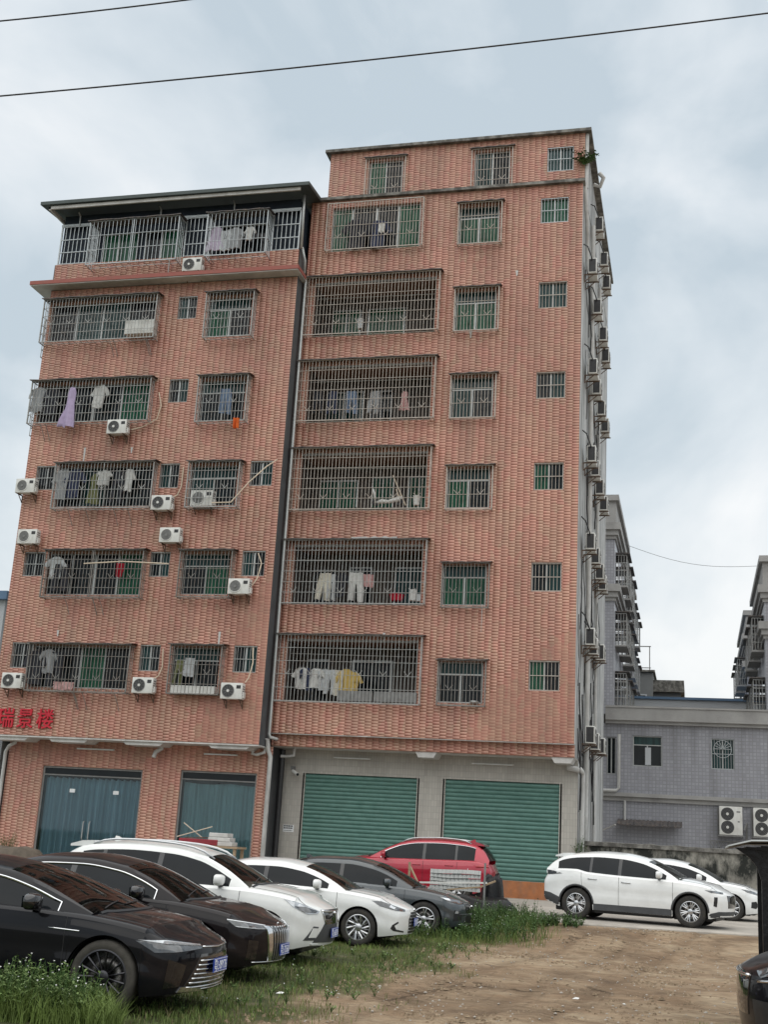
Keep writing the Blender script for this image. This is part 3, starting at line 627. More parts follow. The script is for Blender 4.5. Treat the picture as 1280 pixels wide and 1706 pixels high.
m = MB(); m.add([(LX0,YL,LZB),(LX0,YL,22.0),(LX0,49,22.0),(LX0,49,LZB)], [(0,1,2,3)]); m.add([(LX0,38.1,ROAD_Z),(LX0,38.1,LZB),(LX0,49,LZB),(LX0,49,ROAD_Z)], [(0,1,2,3)]); m.add([(LX0,49,ROAD_Z),(LX0,49,22),(LX1,49,22),(LX1,49,ROAD_Z)], [(0,1,2,3)]); m.build('back_walls', 'concrete', BL)
# red edged slab
m = MB(); m.box(-23.72, -13.30, 36.72, 49, 20.95, 21.10); m.build('slab_soffit', 'white_paint', BL)
m = MB(); m.box(-23.74, -13.28, 36.69, 36.725, 20.985, 21.13); m.box(-23.74, -23.715, 36.725, 45, 20.985, 21.13); m.box(-13.305, -13.28, 36.725, 37.6, 20.985, 21.13); m.box(-23.715, -13.305, 36.725, YL, 21.102, 21.128); build_each(m, 'slab_edge', 'red_paint', BL)
m = MB(); m.box(-23.1, -13.50, YL+.012, YL+.2, 21.1, 22.0); pw = m.build('parapet', 'grout', BL); clad(pw, -23.1, -13.50, 21.13, 22.0, YL+.01, [])
# rooftop enclosure
m = MB()
for x0, x1 in ((-23.02, -21.5), (-17.95, -16.85), (-14.56, -13.55)):
    n = round((x1-x0)/.16)
    for i in range(n+1): xx = x0+(x1-x0)*i/n; m.bar((xx, YL+.05, 22.0), (xx, YL+.05, 23.58), .024)
    for zz in (22.03, 22.5, 23.02, 23.56): m.bar((x0, YL+.03, zz), (x1, YL+.03, zz), .03)
m.build('terrace_bars', 'bright_bar', BL, kind='stuff')
m = MB()
for xx in (-23.03, -21.5, -17.95, -16.85, -14.56, -13.55): m.bar((xx, YL+.05, 22.0), (xx, YL+.05, 23.62), .05)
m.box(-23.05, -13.53, YL+.0, YL+.08, 23.58, 23.66); build_each(m, 'terrace_frame', 'bright_bar', BL)
cage(BL, -21.52, -17.97, 21.62, 23.35, YL, .58, 'bright_bar', 3, True, False, mid=-19.75, spacing=.155, thick=.016)
cage(BL, -16.85, -14.56, 21.66, 23.33, YL, .58, 'bright_bar', 3, True, False, spacing=.155, thick=.016)
m = MB(); m.box(-23.0, -13.6, YL+.10, YL+.13, 23.66, 24.05); m.box(-23.0, -21.6, YL+.22, YL+.25, 22.0, 23.66); m.box(-13.62, -13.56, YL+.2, 44, 22, 24.0); m.box(-23.04, -22.98, YL+.2, 44, 22, 24.0); build_each(m, 'dark_sheeting', 'navy_sheet', BL)
m = MB(); m.box(-21.55, -13.62, YL+.25, YL+.35, 22.0, 23.66); tw_ = m.build('terrace_wall', 'navy_sheet', BL)
for x0, x1, mt, ds in ((-21.3, -19.9, 'green_glass', None), (-19.6, -18.1, 'green_glass', 0), (-16.6, -14.8, 'dark_glass', None)): window_unit(BL, x0, x1, 22.02, 23.2, YL+.18, mt, None, .45, ds)
m = MB()
for xx in (-22.3, -19.0, -16.1): m.tube([(xx, YL-.2, 24.02), (xx, YL-.05, 23.95), (xx, YL-.02, 23.6)], .03)
build_each(m, 'canopy_bracket', 'aluminium', BL)
m = MB(); V = [(-23.62, 36.45, 24.13), (-13.05, 36.45, 24.10), (-13.05, 47, 25.2), (-23.62, 47, 25.2)]
m.add(V+[(a, b, c+.13) for a, b, c in V], [(0,3,2,1),(4,5,6,7),(0,1,5,4),(1,2,6,5),(2,3,7,6),(3,0,4,7)]); m.build('roof_canopy', 'canopy_green', BL)
m = MB(); m.box(-23.3, -13.4, 36.55, 36.62, 23.98, 24.1); m.box(-23.3, -23.22, 36.55, 44, 23.95, 24.09); build_each(m, 'canopy_purlin', 'white_paint', BL)
m = MB(); m.tube([(-13.42, YL-.1, 24.08), (-13.42, YL-.06, 23.5), (-13.40, YL-.03, 22.0)], .05, 8); m.tube([(-13.40, YL+.06, 22.1), (-13.34, YL+.3, 21.7), (-13.33, YL+.34, 21.2)], .045, 8); build_each(m, 'downspout', 'aluminium', BL, True)
# windows and cages of the left facade
for f, (a, b) in SM.items(): window_unit(BL, -17.91, -17.20, a+.01, b-.01, YL+.1, 'teal_glass', 'steel_bar', .5, f % 2)
for f in (3, 4, 5):
    window_unit(BL, -22.69, -21.89, SM[f][0]+.01, SM[f][1]-.01, YL+.1, 'dark_glass', 'steel_bar'); window_unit(BL, -14.58, -13.79, SM[f][0]+.04, SM[f][1]+.02, YL+.1, 'teal_glass', 'steel_bar', .5, (f+1) % 2)
for f, q in WL.items():
    h = holesL[11+f-3]
    xm = (h[0]+h[1])/2
    for j, (a, b) in enumerate(((h[0]+.01, xm), (xm, h[1]-.01))): window_unit(BL, a, b, h[2]+.01, h[3]-.01, YL+.12, {3: ['dark_glass', 'green_glass'], 4: ['dark_glass', 'green_glass'], 5: ['teal_glass', 'dark_glass'], 6: ['dark_glass', 'green_glass'], 7: ['teal_glass', 'teal_glass']}[f][j], None, .5, (0 if (f+j) % 2 else 1))
    cage(BL, q[0], q[1], q[2], q[3], YL, .40, 'steel_bar' if f > 4 else 'grey_bar', 5 if f != 3 else 4, True, True, mid=(q[0]+q[1])/2 if f < 6 else None, spacing=.125)
for f, q in ML.items():
    h = holesL[16+f-3]; window_unit(BL, h[0]+.01, h[1]-.01, h[2]+.01, h[3]-.01, YL+.12, ['dark_glass', 'green_glass', 'teal_glass', 'dark_glass', 'green_glass'][f-3], None, .5, f % 2, True)
    cage(BL, q[0], q[1], q[2], q[3], YL, .40, 'steel_bar' if f > 4 else 'grey_bar', 5, True, True, spacing=.125)
for z0, z1 in ((15.5, 17.0), (18.6, 20.1)):    # cages round the corner on the far side
    m = MB()
    for i in range(14): m.bar((-23.62, 37.9+i*.12, z0), (-23.62, 37.9+i*.12, z1), .02)
    for j in range(6): zz = z0+(z1-z0)*j/5; m.bar((-23.62, 37.9, zz), (-23.62, 39.46, zz), .024); m.bar((-23.62, 37.9, zz), (-23.12, 37.9, zz), .02)
    for i in range(1, 4): m.bar((-23.12-.13*i, 37.9, z0), (-23.12-.13*i, 37.9, z1), .02)
    m.build('side_cage', 'steel_bar', BL)
# ground floor of the left building
YLG = 38.1
gl = [(-21.45, -17.78, ROAD_Z+.05, 3.70), (-16.42, -13.76, .95, 3.76)]
m = MB(); wall_holes(m, LX0+.3, LX1+.18, ROAD_Z+.01, LZB+.02, YLG, .18, gl); lg = m.build('ground_floor_wall', 'grout', BL); clad(lg, LX0+.3, LX1+.18, ROAD_Z+.02, LZB-.02, YLG, gl)
m = MB(); m.box(LX0, LX1, YL+.004, 38.4, LZB-.05, LZB-.004)
for xx in (-22.4, -20.2, -17.5, -14.5): m.prism([(xx-.75, LZB-.04), (xx+.75, LZB-.04), (xx+.6, LZB-.16), (xx-.6, LZB-.16)], YL+.08, YLG)
m.build('soffit', 'white_paint', BL)
for i, (x0, x1, z0, z1) in enumerate(gl):
    m = MB(); w = .06; m.box(x0, x1, YLG+.06, YLG+.14, z1-w, z1); m.box(x0, x0+w, YLG+.06, YLG+.14, z0, z1-w); m.box(x1-w, x1, YLG+.06, YLG+.14, z0, z1-w); m.box(x0+w, x1-w, YLG+.06, YLG+.14, z1-.30, z1-.26)
    fr = m.build('shop_window', 'ac_grey', BL)
    npn = 4 if i == 0 else 2
    for j in range(npn):
        a = x0+w+(x1-x0-2*w)*j/npn; b = x0+w+(x1-x0-2*w)*(j+1)/npn; MB().box(a+.004, b-.004, YLG+.095+.02*(j % 2), YLG+.103+.02*(j % 2), z0+.02, z1-.31).build('glass_pane', 'shop_glass', fr)
    MB().box(x0+w, x1-w, YLG+.09, YLG+.1, z1-.25, z1-.07).build('transom_pane', 'dark_glass', fr)
    m = MB(); k = 160; V = []     # pleated curtain
    for q in range(k+1):
        xx = x0+.05+(x1-x0-.1)*q/k; fold = (.12*math.sin(q*.62+1.5*mn.noise(Vector((q*.07, i, 0))))+.02*math.sin(q*1.7)) if i == 0 else .06*math.sin(q*.23)+.02*math.sin(q*.9)
        sag = .05*abs(math.sin((xx-x0)*1.9)) if i else .02*math.sin(q*.62)
        V += [(xx, YLG+.30+fold*.6, z1-.36-sag), (xx, YLG+.30+fold, (z0+z1)/2), (xx, YLG+.30+fold*1.2, z0+.02)]
    m.add(V, [(q*3+a, (q+1)*3+a, (q+1)*3+a+1, q*3+a+1) for q in range(k) for a in range(2)]); m.build('curtain', 'blue_curtain' if i == 0 else 'teal_curtain', fr, True)
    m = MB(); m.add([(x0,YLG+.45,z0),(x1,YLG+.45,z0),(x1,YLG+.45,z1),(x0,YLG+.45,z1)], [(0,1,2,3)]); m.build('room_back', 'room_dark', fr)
    if i == 0:
        m = MB()
        for xx in (-20.4, -18.8): m.box(xx, xx+.2, YLG+.085, YLG+.09, 2.86, 2.98)
        build_each(m, 'door_sign', 'sticker', fr); m = MB()
        for xx in (-19.72, -19.5): m.tube([(xx, YLG+.06, 1.35), (xx, YLG+.0, 1.4), (xx, YLG+.0, 1.9), (xx, YLG+.06, 1.95)], .02)
        build_each(m, 'door_handle', 'aluminium', fr)
# seam flashing and pipes between the two buildings
def pipe(name, pts, r, m_, label, cat='pipe', group=None, n=10):
    o = MB().tube(pts, r, n).build(name, m_, None, 50); tag(o, label, cat, group); return o
pipe('drain_pipe', [(-13.33, 37.72, 21.0), (-13.33, 37.72, 5.0), (-13.28, 37.72, 4.9), (-13.1, 37.9, 4.86)], .055, 'aluminium', 'grey drain pipe running down the seam between the two brick buildings')
pipe('drain_pipe', [(-13.38, 37.75, 4.85), (-13.38, 37.9, 4.5), (-13.30, 37.95, 4.3), (-13.30, 37.95, ROAD_Z)], .075, 'pvc', 'white ground-level drain pipe beside the dark gap between buildings')
pipe('drain_pipe', [(-13.18, 38.8, 4.6), (-13.18, 38.8, ROAD_Z)], .09, 'black_plastic', 'black drain pipe inside the gap between the buildings')
pipe('elbow_pipe', [(-12.75, 38.7, 4.66), (-12.75, 38.7, 4.42), (-13.0, 38.7, 4.38), (-13.2, 38.7, 4.38)], .05, 'pvc', 'white elbow pipe beside the camera above the garage wall')
pipe('elbow_pipe', [(-13.5, 37.95, LZB-.02), (-13.5, 37.9, 4.42), (-13.75, 37.9, 4.34), (-13.9, 37.9, 4.36), (-13.9, 37.9, LZB-.02)], .05, 'pvc', 'white pipe trap under the right end of the brick overhang')
pipe('elbow_pipe', [(-17.05, 37.8, LZB-.02), (-17.05, 37.8, 4.4), (-17.25, 37.8, 4.28), (-17.28, 37.75, 4.1)], .07, 'pvc', 'short bent white pipe under the middle of the brick overhang')
pipe('drain_pipe', [(-22.5, 37.9, LZB-.02), (-22.5, 37.9, 4.4), (-22.75, 37.95, 4.3), (-22.88, 38.0, 4.1), (-22.88, 38.0, ROAD_Z)], .06, 'pvc', 'white drain pipe on the left corner under the red characters')
for k_, (x0, x1, yy, zz, lab) in enumerate(((-20.2, -18.9, 38.0, 4.30, 'thin tube lamp above the blue-curtained shop front'), (-15.6, -14.5, 38.0, 4.30, 'thin tube lamp above the shorter curtained shop window'), (-11.5, -10.3, 39.1, 4.43, 'thin tube lamp above the garage shutter beside the camera'), (-6.9, -5.6, 39.1, 4.43, 'thin tube lamp above the garage shutter near the white cars'))):
    o = thing('tube_lamp', lab, 'lamp', (0, 0, 0)); MB().tube([(x0, yy, zz), (x1, yy, zz)], .018).build('lamp_tube', 'sticker', o); MB().box(x0-.04, x1+.04, yy+.015, yy+.06, zz-.02, zz+.03).build('lamp_bracket', 'tube_lamp', o)
# security camera
o = thing('security_camera', 'small white security camera on the grey garage wall', 'camera', (0, 0, 0))
MB().bev(-12.98, -12.82, 39.12, 39.2, 4.0, 4.1, .01).build('mount', 'ac_grey', o); m = MB(); m.tube([(-12.9, 39.12, 4.05), (-12.8, 38.95, 3.98)], .02); m.build('arm', 'ac_grey', o)
m = MB(); m.tube([(-12.86, 39.02, 3.94), (-12.6, 38.75, 3.82)], .06, 10); m.build('housing', 'ac_white', o, 40); MB().tube([(-12.602, 38.752, 3.821), (-12.595, 38.745, 3.818)], .05, 10).build('lens', 'dark_glass', o)
# red characters
sg = thing('building_sign', 'three large red characters mounted on the brick wall', 'sign', (0, 0, 0))
for k_, ch in enumerate('瑞景楼'):
    me = text_mesh(ch, .70, 'sign_red', 'character', .025, .007); o = link('character', me, sg); o.rotation_euler = (R(90), 0, 0); o.location = (-22.86+k_*.735, YL-.05, 4.91); o.scale = (.92, 1, 1)
# ------------------------------------------------------------------ air conditioners
def make_ac(style):
    r = thing('air_conditioner', 'x', 'air conditioner'); w, h, d = .80, .56, .30
    body = MB().bev(-w/2, w/2, -d, 0, 0, h, .02).build('casing', 'ac_white', r, 40)
    m = MB(); cx = -.12; m.lathe([(.23, -.012), (.23, .004), (.205, .004), (.205, -.012)], 24, 'y', (cx, -d-.002, h/2), True); m.build('fan_ring', 'ac_grey' if style else 'ac_white', body, True)
    MB().disc((cx, -d-.003, h/2), .205, n=24).build('fan_opening', 'ac_dark' if style else 'ac_grey', body)
    m = MB()
    for k in range(1, 5): m.lathe([(.2*k/5, -.004), (.2*k/5+.006, -.004), (.2*k/5+.006, .002), (.2*k/5, .002)], 20, 'y', (cx, -d-.012, h/2), True)
    for k in range(10): a = k*math.pi/5; m.bar((cx, -d-.012, h/2), (cx+.205*math.cos(a), -d-.012, h/2+.205*math.sin(a)), .006)
    m.build('fan_grille', 'ac_grey', body); MB().lathe([(.05, 0), (.05, .02), (.0, .024)], 12, 'y', (cx, -d-.03, h/2)).build('fan_hub', 'ac_white' if style else 'ac_grey', body)
    m = MB()
    for k in range(5): m.box(w/2, w/2+.006, -d+.05, -.05, .1+k*.08, .14+k*.08)
    m.build('side_vents', 'ac_grey', body); m = MB(); m.box(.18, .34, -d-.004, -d, h-.2, h-.08); m.build('badge', 'ac_dark', body)
    MB().box(w/2, w/2+.05, -.22, -.06, .05, .25).build('valve_cover', 'ac_white', body)
    MB().box(-w/2-.004, -w/2, -d+.03, -.03, .04, h-.04).build('coil', 'ac_dark', body)
    def MBX(xx): return MB().bar((xx, .12, -.02), (xx, -d-.04, -.02), .035).bar((xx, .12, -.02), (xx, .12, -.3), .03).bar((xx, .12, -.28), (xx, -d*.6, -.03), .025)
    [q_.build('bracket', 'rusty', r) for q_ in (MBX(-.3), MBX(.3))]; return r
acs = [make_ac(0), make_ac(1)]; ac_used = [0, 0]
def put_ac(x, y, z, rz, style, label, group, scale=1):
    src = acs[style]
    o = src if not ac_used[style] else copy_tree(src); ac_used[style] = 1
    o.location = (x, y, z); o.rotation_euler = (0, 0, rz); o.scale = (scale,)*3; o['label'] = label; o['group'] = group; return o
G1 = 'air conditioners on the left brick facade'
for x, z, st, lab in ((-17.35, 21.16, 1, 'air conditioner hung below the rooftop terrace bars'), (-19.54, 15.06, 1, 'air conditioner directly under the cage with the purple garment'),
    (-22.80, 12.95, 0, 'grey-fan air conditioner at the left edge beside the fifth-floor cage'), (-17.54, 12.27, 1, 'dark-fan air conditioner between the two fifth-floor cages'),
    (-22.45, 11.10, 0, 'grey-fan air conditioner at the left edge above the fourth-floor small window'), (-17.10, 11.13, 0, 'air conditioner above the small window holding a pole'),
    (-14.46, 9.38, 0, 'air conditioner beside the cage below the right small window, fourth floor'), (-22.29, 6.10, 1, 'air conditioner at the left edge just above the red characters'),
    (-17.49, 6.06, 1, 'air conditioner between the two lowest cages'), (-14.38, 5.96, 1, 'lowest air conditioner near the right end of the brick wall')):
    put_ac(x, YL-.18, z+.02, 0, st, lab, G1, .92)
put_ac(-16.12, YL-.05, 12.44, 0, 0, 'air conditioner standing inside the fifth-floor cage', G1)
side = [(41.5, 24.1), (38.9, 21.1), (44.1, 24.0), (45.5, 23.7), (41.1, 20.6), (44.0, 20.8), (45.4, 20.5), (39.65, 17.7), (41.2, 17.55), (43.5, 17.6), (45.4, 17.6), (39.5, 14.5), (41.1, 14.5), (43.2, 14.45), (45.2, 14.4), (39.55, 11.5), (41.6, 11.5), (43.6, 11.4), (45.0, 11.3), (39.9, 8.4), (41.2, 8.3), (44.3, 8.6), (40.4, 5.3), (45.0, 5.35), (42.2, 5.25)]
ORD = 'highest second third fourth fifth sixth seventh eighth ninth tenth eleventh twelfth thirteenth fourteenth fifteenth sixteenth seventeenth eighteenth nineteenth twentieth twenty-first twenty-second twenty-third twenty-fourth lowest'.split()
side.sort(key=lambda q: -((q[1]-EYE)/q[0]))
for k_, (yy, zz) in enumerate(side):
    lab = ('%s air conditioner on the weathered side wall' % ORD[k_]) if k_ in (0, len(side)-1) else ('%s highest air conditioner on the weathered side wall' % ORD[k_])
    put_ac(XR+.16, yy, zz-.02, R(90), 1, lab, 'air conditioners on the weathered side wall', 1.0)
# pipes and cables of the side wall
pipe('waste_pipe', [(XR+.12, 39.6, 4.3), (XR+.12, 39.6, ROAD_Z)], .09, 'pvc', 'white waste pipe on the corner of the garage wall')
pipe('waste_pipe', [(XR-.25, 39.05, 4.62), (XR-.25, 39.05, 4.42), (XR+.1, 39.1, 4.36), (XR+.12, 39.35, 4.3)], .1, 'pvc', 'thick white elbow pipe under the corner of the overhang')
pipe('waste_pipe', [(XR+.12, 41.0, 24.2), (XR+.12, 41.0, ROAD_Z)], .085, 'pvc', 'tall white waste pipe running up the weathered side wall')
pipe('waste_pipe', [(XR+.1, 44.8, 23.5), (XR+.1, 44.8, ROAD_Z)], .06, 'pvc', 'thinner grey waste pipe farther along the weathered side wall')
pipe('waste_pipe', [(XR+.05, 38.25, 24.3), (XR+.09, 38.3, 23.6), (XR+.09, 39.0, 22.6), (XR+.09, 39.2, 21.5)], .07, 'pvc', 'kinked white pipe below the roof corner')
pipe('waste_pipe', [(XR+.3, 41.2, 26.5), (XR+.45, 41.2, 26.3), (XR+.32, 41.3, 26.0), (XR+.1, 41.3, 26.1)], .08, 'pvc', 'curled white vent pipe at the roof edge')
pipe('waste_pipe', [(XR+.06, 38.62, 26.55), (XR+.06, 38.62, 24.4)], .07, 'pvc', 'short white downpipe at the penthouse corner')
m = MB(); rc = random.Random(4)
for k_ in range(46):
    y0 = rc.uniform(38.5, 46); z0 = rc.uniform(5, 23); pts = [Vector((XR+.03, y0, z0))]; 
    for j in range(7): pts.append(pts[-1]+Vector((rc.uniform(-.01, .04) if j < 5 else -.01, rc.uniform(-.22, .22), -rc.uniform(.15, .6))))
    m.tube(pts, rc.choice([.012, .018, .024]), 5)
for k_ in range(22):
    yy, zz = side[k_]; m.tube([(XR+.12, yy-.1, zz+.1), (XR+.3, yy-.45, zz+.5), (XR+.16, yy-.55, zz+.9), (XR+.0, yy-.35, zz+1.1)], .022, 5)
o = m.build('side_wall_cables', 'rubber_cable', None, kind='stuff'); tag(o, 'tangle of black hoses and cables on the weathered side wall', 'cables')
# hoses and poles on the left facade
for k_, (pts, mt, lab) in enumerate((
    ([(-14.0, YL-.1, 10.85), (-13.85, YL-.12, 10.5), (-13.95, YL-.12, 10.0), (-14.1, YL-.14, 9.75)], 'cream_hose', 'cream hose curling down beside the right small window, fourth floor'),
    ([(-13.9, YL-.1, 7.7), (-13.85, YL-.12, 7.2), (-13.95, YL-.12, 6.7), (-14.05, YL-.14, 6.55)], 'cream_hose', 'cream hose beside the right small window, lowest row'),
    ([(-17.05, YL-.1, 7.6), (-17.0, YL-.12, 7.0), (-17.1, YL-.12, 6.7), (-17.3, YL-.16, 6.55)], 'cream_hose', 'cream hose between the lowest cages'),
    ([(-17.0, YL-.1, 13.9), (-17.0, YL-.12, 13.2), (-17.1, YL-.14, 12.9), (-17.25, YL-.16, 12.8)], 'cream_hose', 'cream hose between the fifth-floor cages'),
    ([(-18.25, YL-.08, 16.7), (-18.1, YL-.1, 16.2), (-18.2, YL-.1, 15.7), (-18.7, YL-.14, 15.4), (-19.1, YL-.16, 15.3)], 'cream_hose', 'cream hose hanging beside the sixth-floor cage'),
    ([(-15.6, YL-.66, 12.45), (-14.9, YL-.7, 12.45), (-14.4, YL-.5, 13.2), (-13.9, YL-.3, 13.8), (-13.6, YL-.12, 14.1)], 'cream_hose', 'long hose rising from the fifth-floor cage to the right small window'),
    ([(-20.0, YL-.7, 10.35), (-18.6, YL-.72, 10.42), (-16.9, YL-.7, 10.35)], 'cream_hose', 'pale pole stuck through the fourth-floor cage'),
    ([(-18.45, YL-.03, 21.15), (-18.45, YL-.03, 21.95)], 'pvc', 'short white pipe on the parapet beside the rooftop air conditioner'))):
    pipe('hose' if k_ < 6 else 'pole', pts, .02, mt, lab, 'hose' if k_ < 6 else 'pole', None, 6)
m = MB(); rc = random.Random(11)
for f, q in WL.items():
    for k_ in range(4): xx = rc.uniform(q[0]+.3, q[1]-.2); m.tube([(xx, YL-.3, q[2]), (xx+.08, YL-.2, q[2]-.25), (xx+.12, YL-.05, q[2]-.55)], .012, 5)
o = m.build('cage_struts', 'grey_bar', BL, kind='stuff')

for k_, (u, v, h_) in enumerate(((140, 758, .55), (365, 1065, .5), (219, 750, .22), (785, 556, .3), (803, 1030, .9), (862, 455, .2), (640, 1062, .3), (96, 1055, .2))):
    y_ = (YL if u < 450 else YR)-.02; p_ = at(u, v, y_); V = []; n = 8
    for i in range(n+1):
        t = i/n; w_ = (.05 if k_ != 4 else .014)*(1-t*.6)*(1+.5*mn.noise(Vector((t*6, k_, 1)))); V += [(p_.x-w_, y_, p_.z+h_/2-h_*t), (p_.x+w_*.8, y_-.003, p_.z+h_/2-h_*t)]
    MB().add(V, [(2*i, 2*i+1, 2*i+3, 2*i+2) for i in range(n)]).build('plaster_splash', 'white_paint', BL if u < 450 else BR)
# ------------------------------------------------------------------ background: low mosaic building
BP = thing('low_building', 'two-storey purple-grey mosaic building behind the concrete wall', 'building', (4, 58, ROAD_Z), world=True)
YPb = 55.0; PX0, PX1 = -5.5, 14.0
hp = [(-2.63, -1.38, 5.69, 7.0), (.68, 1.64, 5.69, 6.99), (3.6, 4.9, 5.7, 7.0), (-3.75, -3.35, 5.3, 6.9)]
m = MB(); wall_holes(m, PX0, PX1, ROAD_Z, 7.5, YPb, .18, hp); m.build('front_wall', 'purple_mosaic', BP)
m = MB(); m.add([(PX0,YPb,ROAD_Z),(PX0,YPb,8),(PX0,60,8),(PX0,60,ROAD_Z)], [(0,1,2,3)]); m.add([(PX0,YPb,7.9),(PX1,YPb,7.9),(PX1,60,7.9),(PX0,60,7.9)], [(0,1,2,3)]); m.build('roof_deck', 'cornice', BP)
m = MB(); m.box(-3.8, PX1, YPb-.32, YPb+.2, 7.62, 8.16); m.box(-3.8, PX1, YPb-.20, YPb+.2, 7.48, 7.625); m.box(-3.8, PX1, YPb-.36, YPb+.2, 8.162, 8.24); m.build('cornice', 'cornice', BP)
m = MB(); m.box(PX0, PX1, YPb-.25, YPb+.1, 4.36, 4.52); m.box(PX0, PX1, YPb-.12, YPb+.1, 4.18, 4.355); m.build('string_course', 'cornice', BP)
window_unit(BP, -2.62, -1.39, 5.70, 6.99, YPb+.12, 'dark_glass', None, .5, None, True)
MB().box(-2.1, -1.85, YPb+.06, YPb+.1, 5.75, 6.5).build('open_sash', 'far_white', BP)
window_unit(BP, .69, 1.63, 5.70, 6.98, YPb+.12, 'teal_glass', 'bright_bar'); window_unit(BP, 3.61, 4.89, 5.71, 6.99, YPb+.12, 'dark_glass', 'bright_bar'); window_unit(BP, -3.74, -3.36, 5.31, 6.89, YPb+.12, 'dark_glass', None)
m = MB()
for k in range(9): a = math.pi*k/8; m.bar((1.16, YPb+.02, 6.55), (1.16+.36*math.cos(a), YPb+.02, 6.55+.36*math.sin(a)), .02)
m.lathe([(.36, -.01), (.38, -.01), (.38, .01), (.36, .01)], 20, 'y', (1.16, YPb+.02, 6.55), True); m.build('window_scroll', 'bright_bar', BP)
m = MB(); m.tube([(-3.2, YPb-.3, 7.0), (-3.2, YPb-.3, 4.7), (-3.3, YPb-.3, 4.6), (-3.9, YPb-.3, 4.58)], .07, 8); m.tube([(-2.95, YPb-.1, 4.2), (-2.95, YPb-.1, 3.2)], .05, 8); build_each(m, 'vent_pipe', 'pvc', BP, 40)
m = MB(); V = []
for k in range(41):
    xx = -3.25+2.7*k/40; s_ = .02*math.sin(k*2.4); V += [(xx, YPb-.05, 3.42+s_), (xx, YPb-.85, 3.18+s_), (xx, YPb-.85, 3.15+s_), (xx, YPb-.05, 3.39+s_)]
m.add(V, [(k*4+a, (k+1)*4+a, (k+1)*4+(a+1) % 4, k*4+(a+1) % 4) for k in range(40) for a in range(4)]); m.build('awning', 'awning_sheet', BP)
m = MB(); m.bar((-3.3, YPb-.85, 3.15), (-3.9, YPb-.05, 2.9), .05); m.build('awning_stay', 'white_paint', BP)
m = MB(); m.box(-2.2, -1.1, YPb-.06, YPb, 1.9, 2.35); m.build('dark_opening', 'room_dark', BP)
m = MB()
for k in range(12): a = .6+k*.25; m.bar((a, YPb-.2, 2.2), (a+.25, YPb-.2, 2.7), .025); m.bar((a+.25, YPb-.2, 2.2), (a, YPb-.2, 2.7), .025)
m.bar((.6, YPb-.2, 2.72), (3.6, YPb-.2, 2.72), .04); m.bar((.6, YPb-.2, 2.18), (3.6, YPb-.2, 2.18), .04); m.build('lattice_grille', 'ac_grey', BP)
for k_, (x0, lab) in enumerate(((.97, 'double-fan air conditioner on the mosaic wall left of its twin'), (2.34, 'double-fan air conditioner cut by the right edge'))):
    o = thing('air_conditioner', lab, 'air conditioner', (0, 0, 0), group='double-fan air conditioners on the mosaic wall')
    b_ = MB().bev(x0, x0+.93, YPb-.62, YPb-.22, 2.98, 4.14, .02).build('casing', 'ac_white', o, 40)
    for zz in (3.29, 3.83):
        MB().disc((x0+.33, YPb-.623, zz), .265, n=28).build('fan_opening', 'ac_dark', b_); m = MB()
        for q in range(1, 5): m.lathe([(.055*q, -.003), (.055*q+.008, -.003), (.055*q+.008, .003), (.055*q, .003)], 24, 'y', (x0+.33, YPb-.63, zz), True)
        m.build('fan_grille', 'ac_grey', b_); MB().lathe([(.06, 0), (.06, .02), (0, .022)], 12, 'y', (x0+.33, YPb-.65, zz)).build('fan_hub', 'ac_white', b_)
    m = MB(); m.box(x0+.7, x0+.85, YPb-.624, YPb-.62, 3.9, 3.96); m.box(x0+.74, x0+.82, YPb-.624, YPb-.62, 3.5, 3.56); build_each(m, 'badge', 'ac_grey', b_)
    m = MB(); m.box(x0-.05, x0+.98, YPb-.6, YPb-.05, 2.92, 2.97); m.bar((x0-.03, YPb-.03, 4.1), (x0-.03, YPb-.03, 2.9), .05); m.tube([(x0+1.0, YPb-.35, 3.2), (x0+1.12, YPb-.3, 3.5), (x0+1.1, YPb-.1, 2.8)], .035); m.build('bracket', 'ac_grey', o)
# concrete yard wall
CW = thing('yard_wall', 'dark stained concrete wall behind the parked white cars', 'wall', (3, 40, ROAD_Z), world=True)
m = MB(); k = 60; V = []
for i in range(k+1):
    xx = -3.45+16*i/k; j = .03*mn.noise(Vector((xx*1.5, 1, 7))); V += [(xx, 40.0, ROAD_Z), (xx, 40.0+j*.5, 2.12+j*.4), (xx, 40.35, 2.12), (xx, 40.35, ROAD_Z)]
m.add(V, [(i*4+a, (i+1)*4+a, (i+1)*4+a+1, i*4+a+1) for i in range(k) for a in range(3)]); m.build('wall_face', 'stained_wall', CW)
m = MB(); V = []
for i in range(k+1):
    xx = -3.5+16*i/k; j = .04*mn.noise(Vector((xx*2.5, 5, 7))); V += [(xx, 39.93+j*.5, 2.12), (xx, 39.93+j*.5, 2.24+j), (xx, 40.42, 2.26+j), (xx, 40.42, 2.12)]
m.add(V, [(i*4+a, (i+1)*4+a, (i+1)*4+(a+1) % 4, i*4+(a+1) % 4) for i in range(k) for a in range(4)]); m.build('coping', 'ledge', CW)
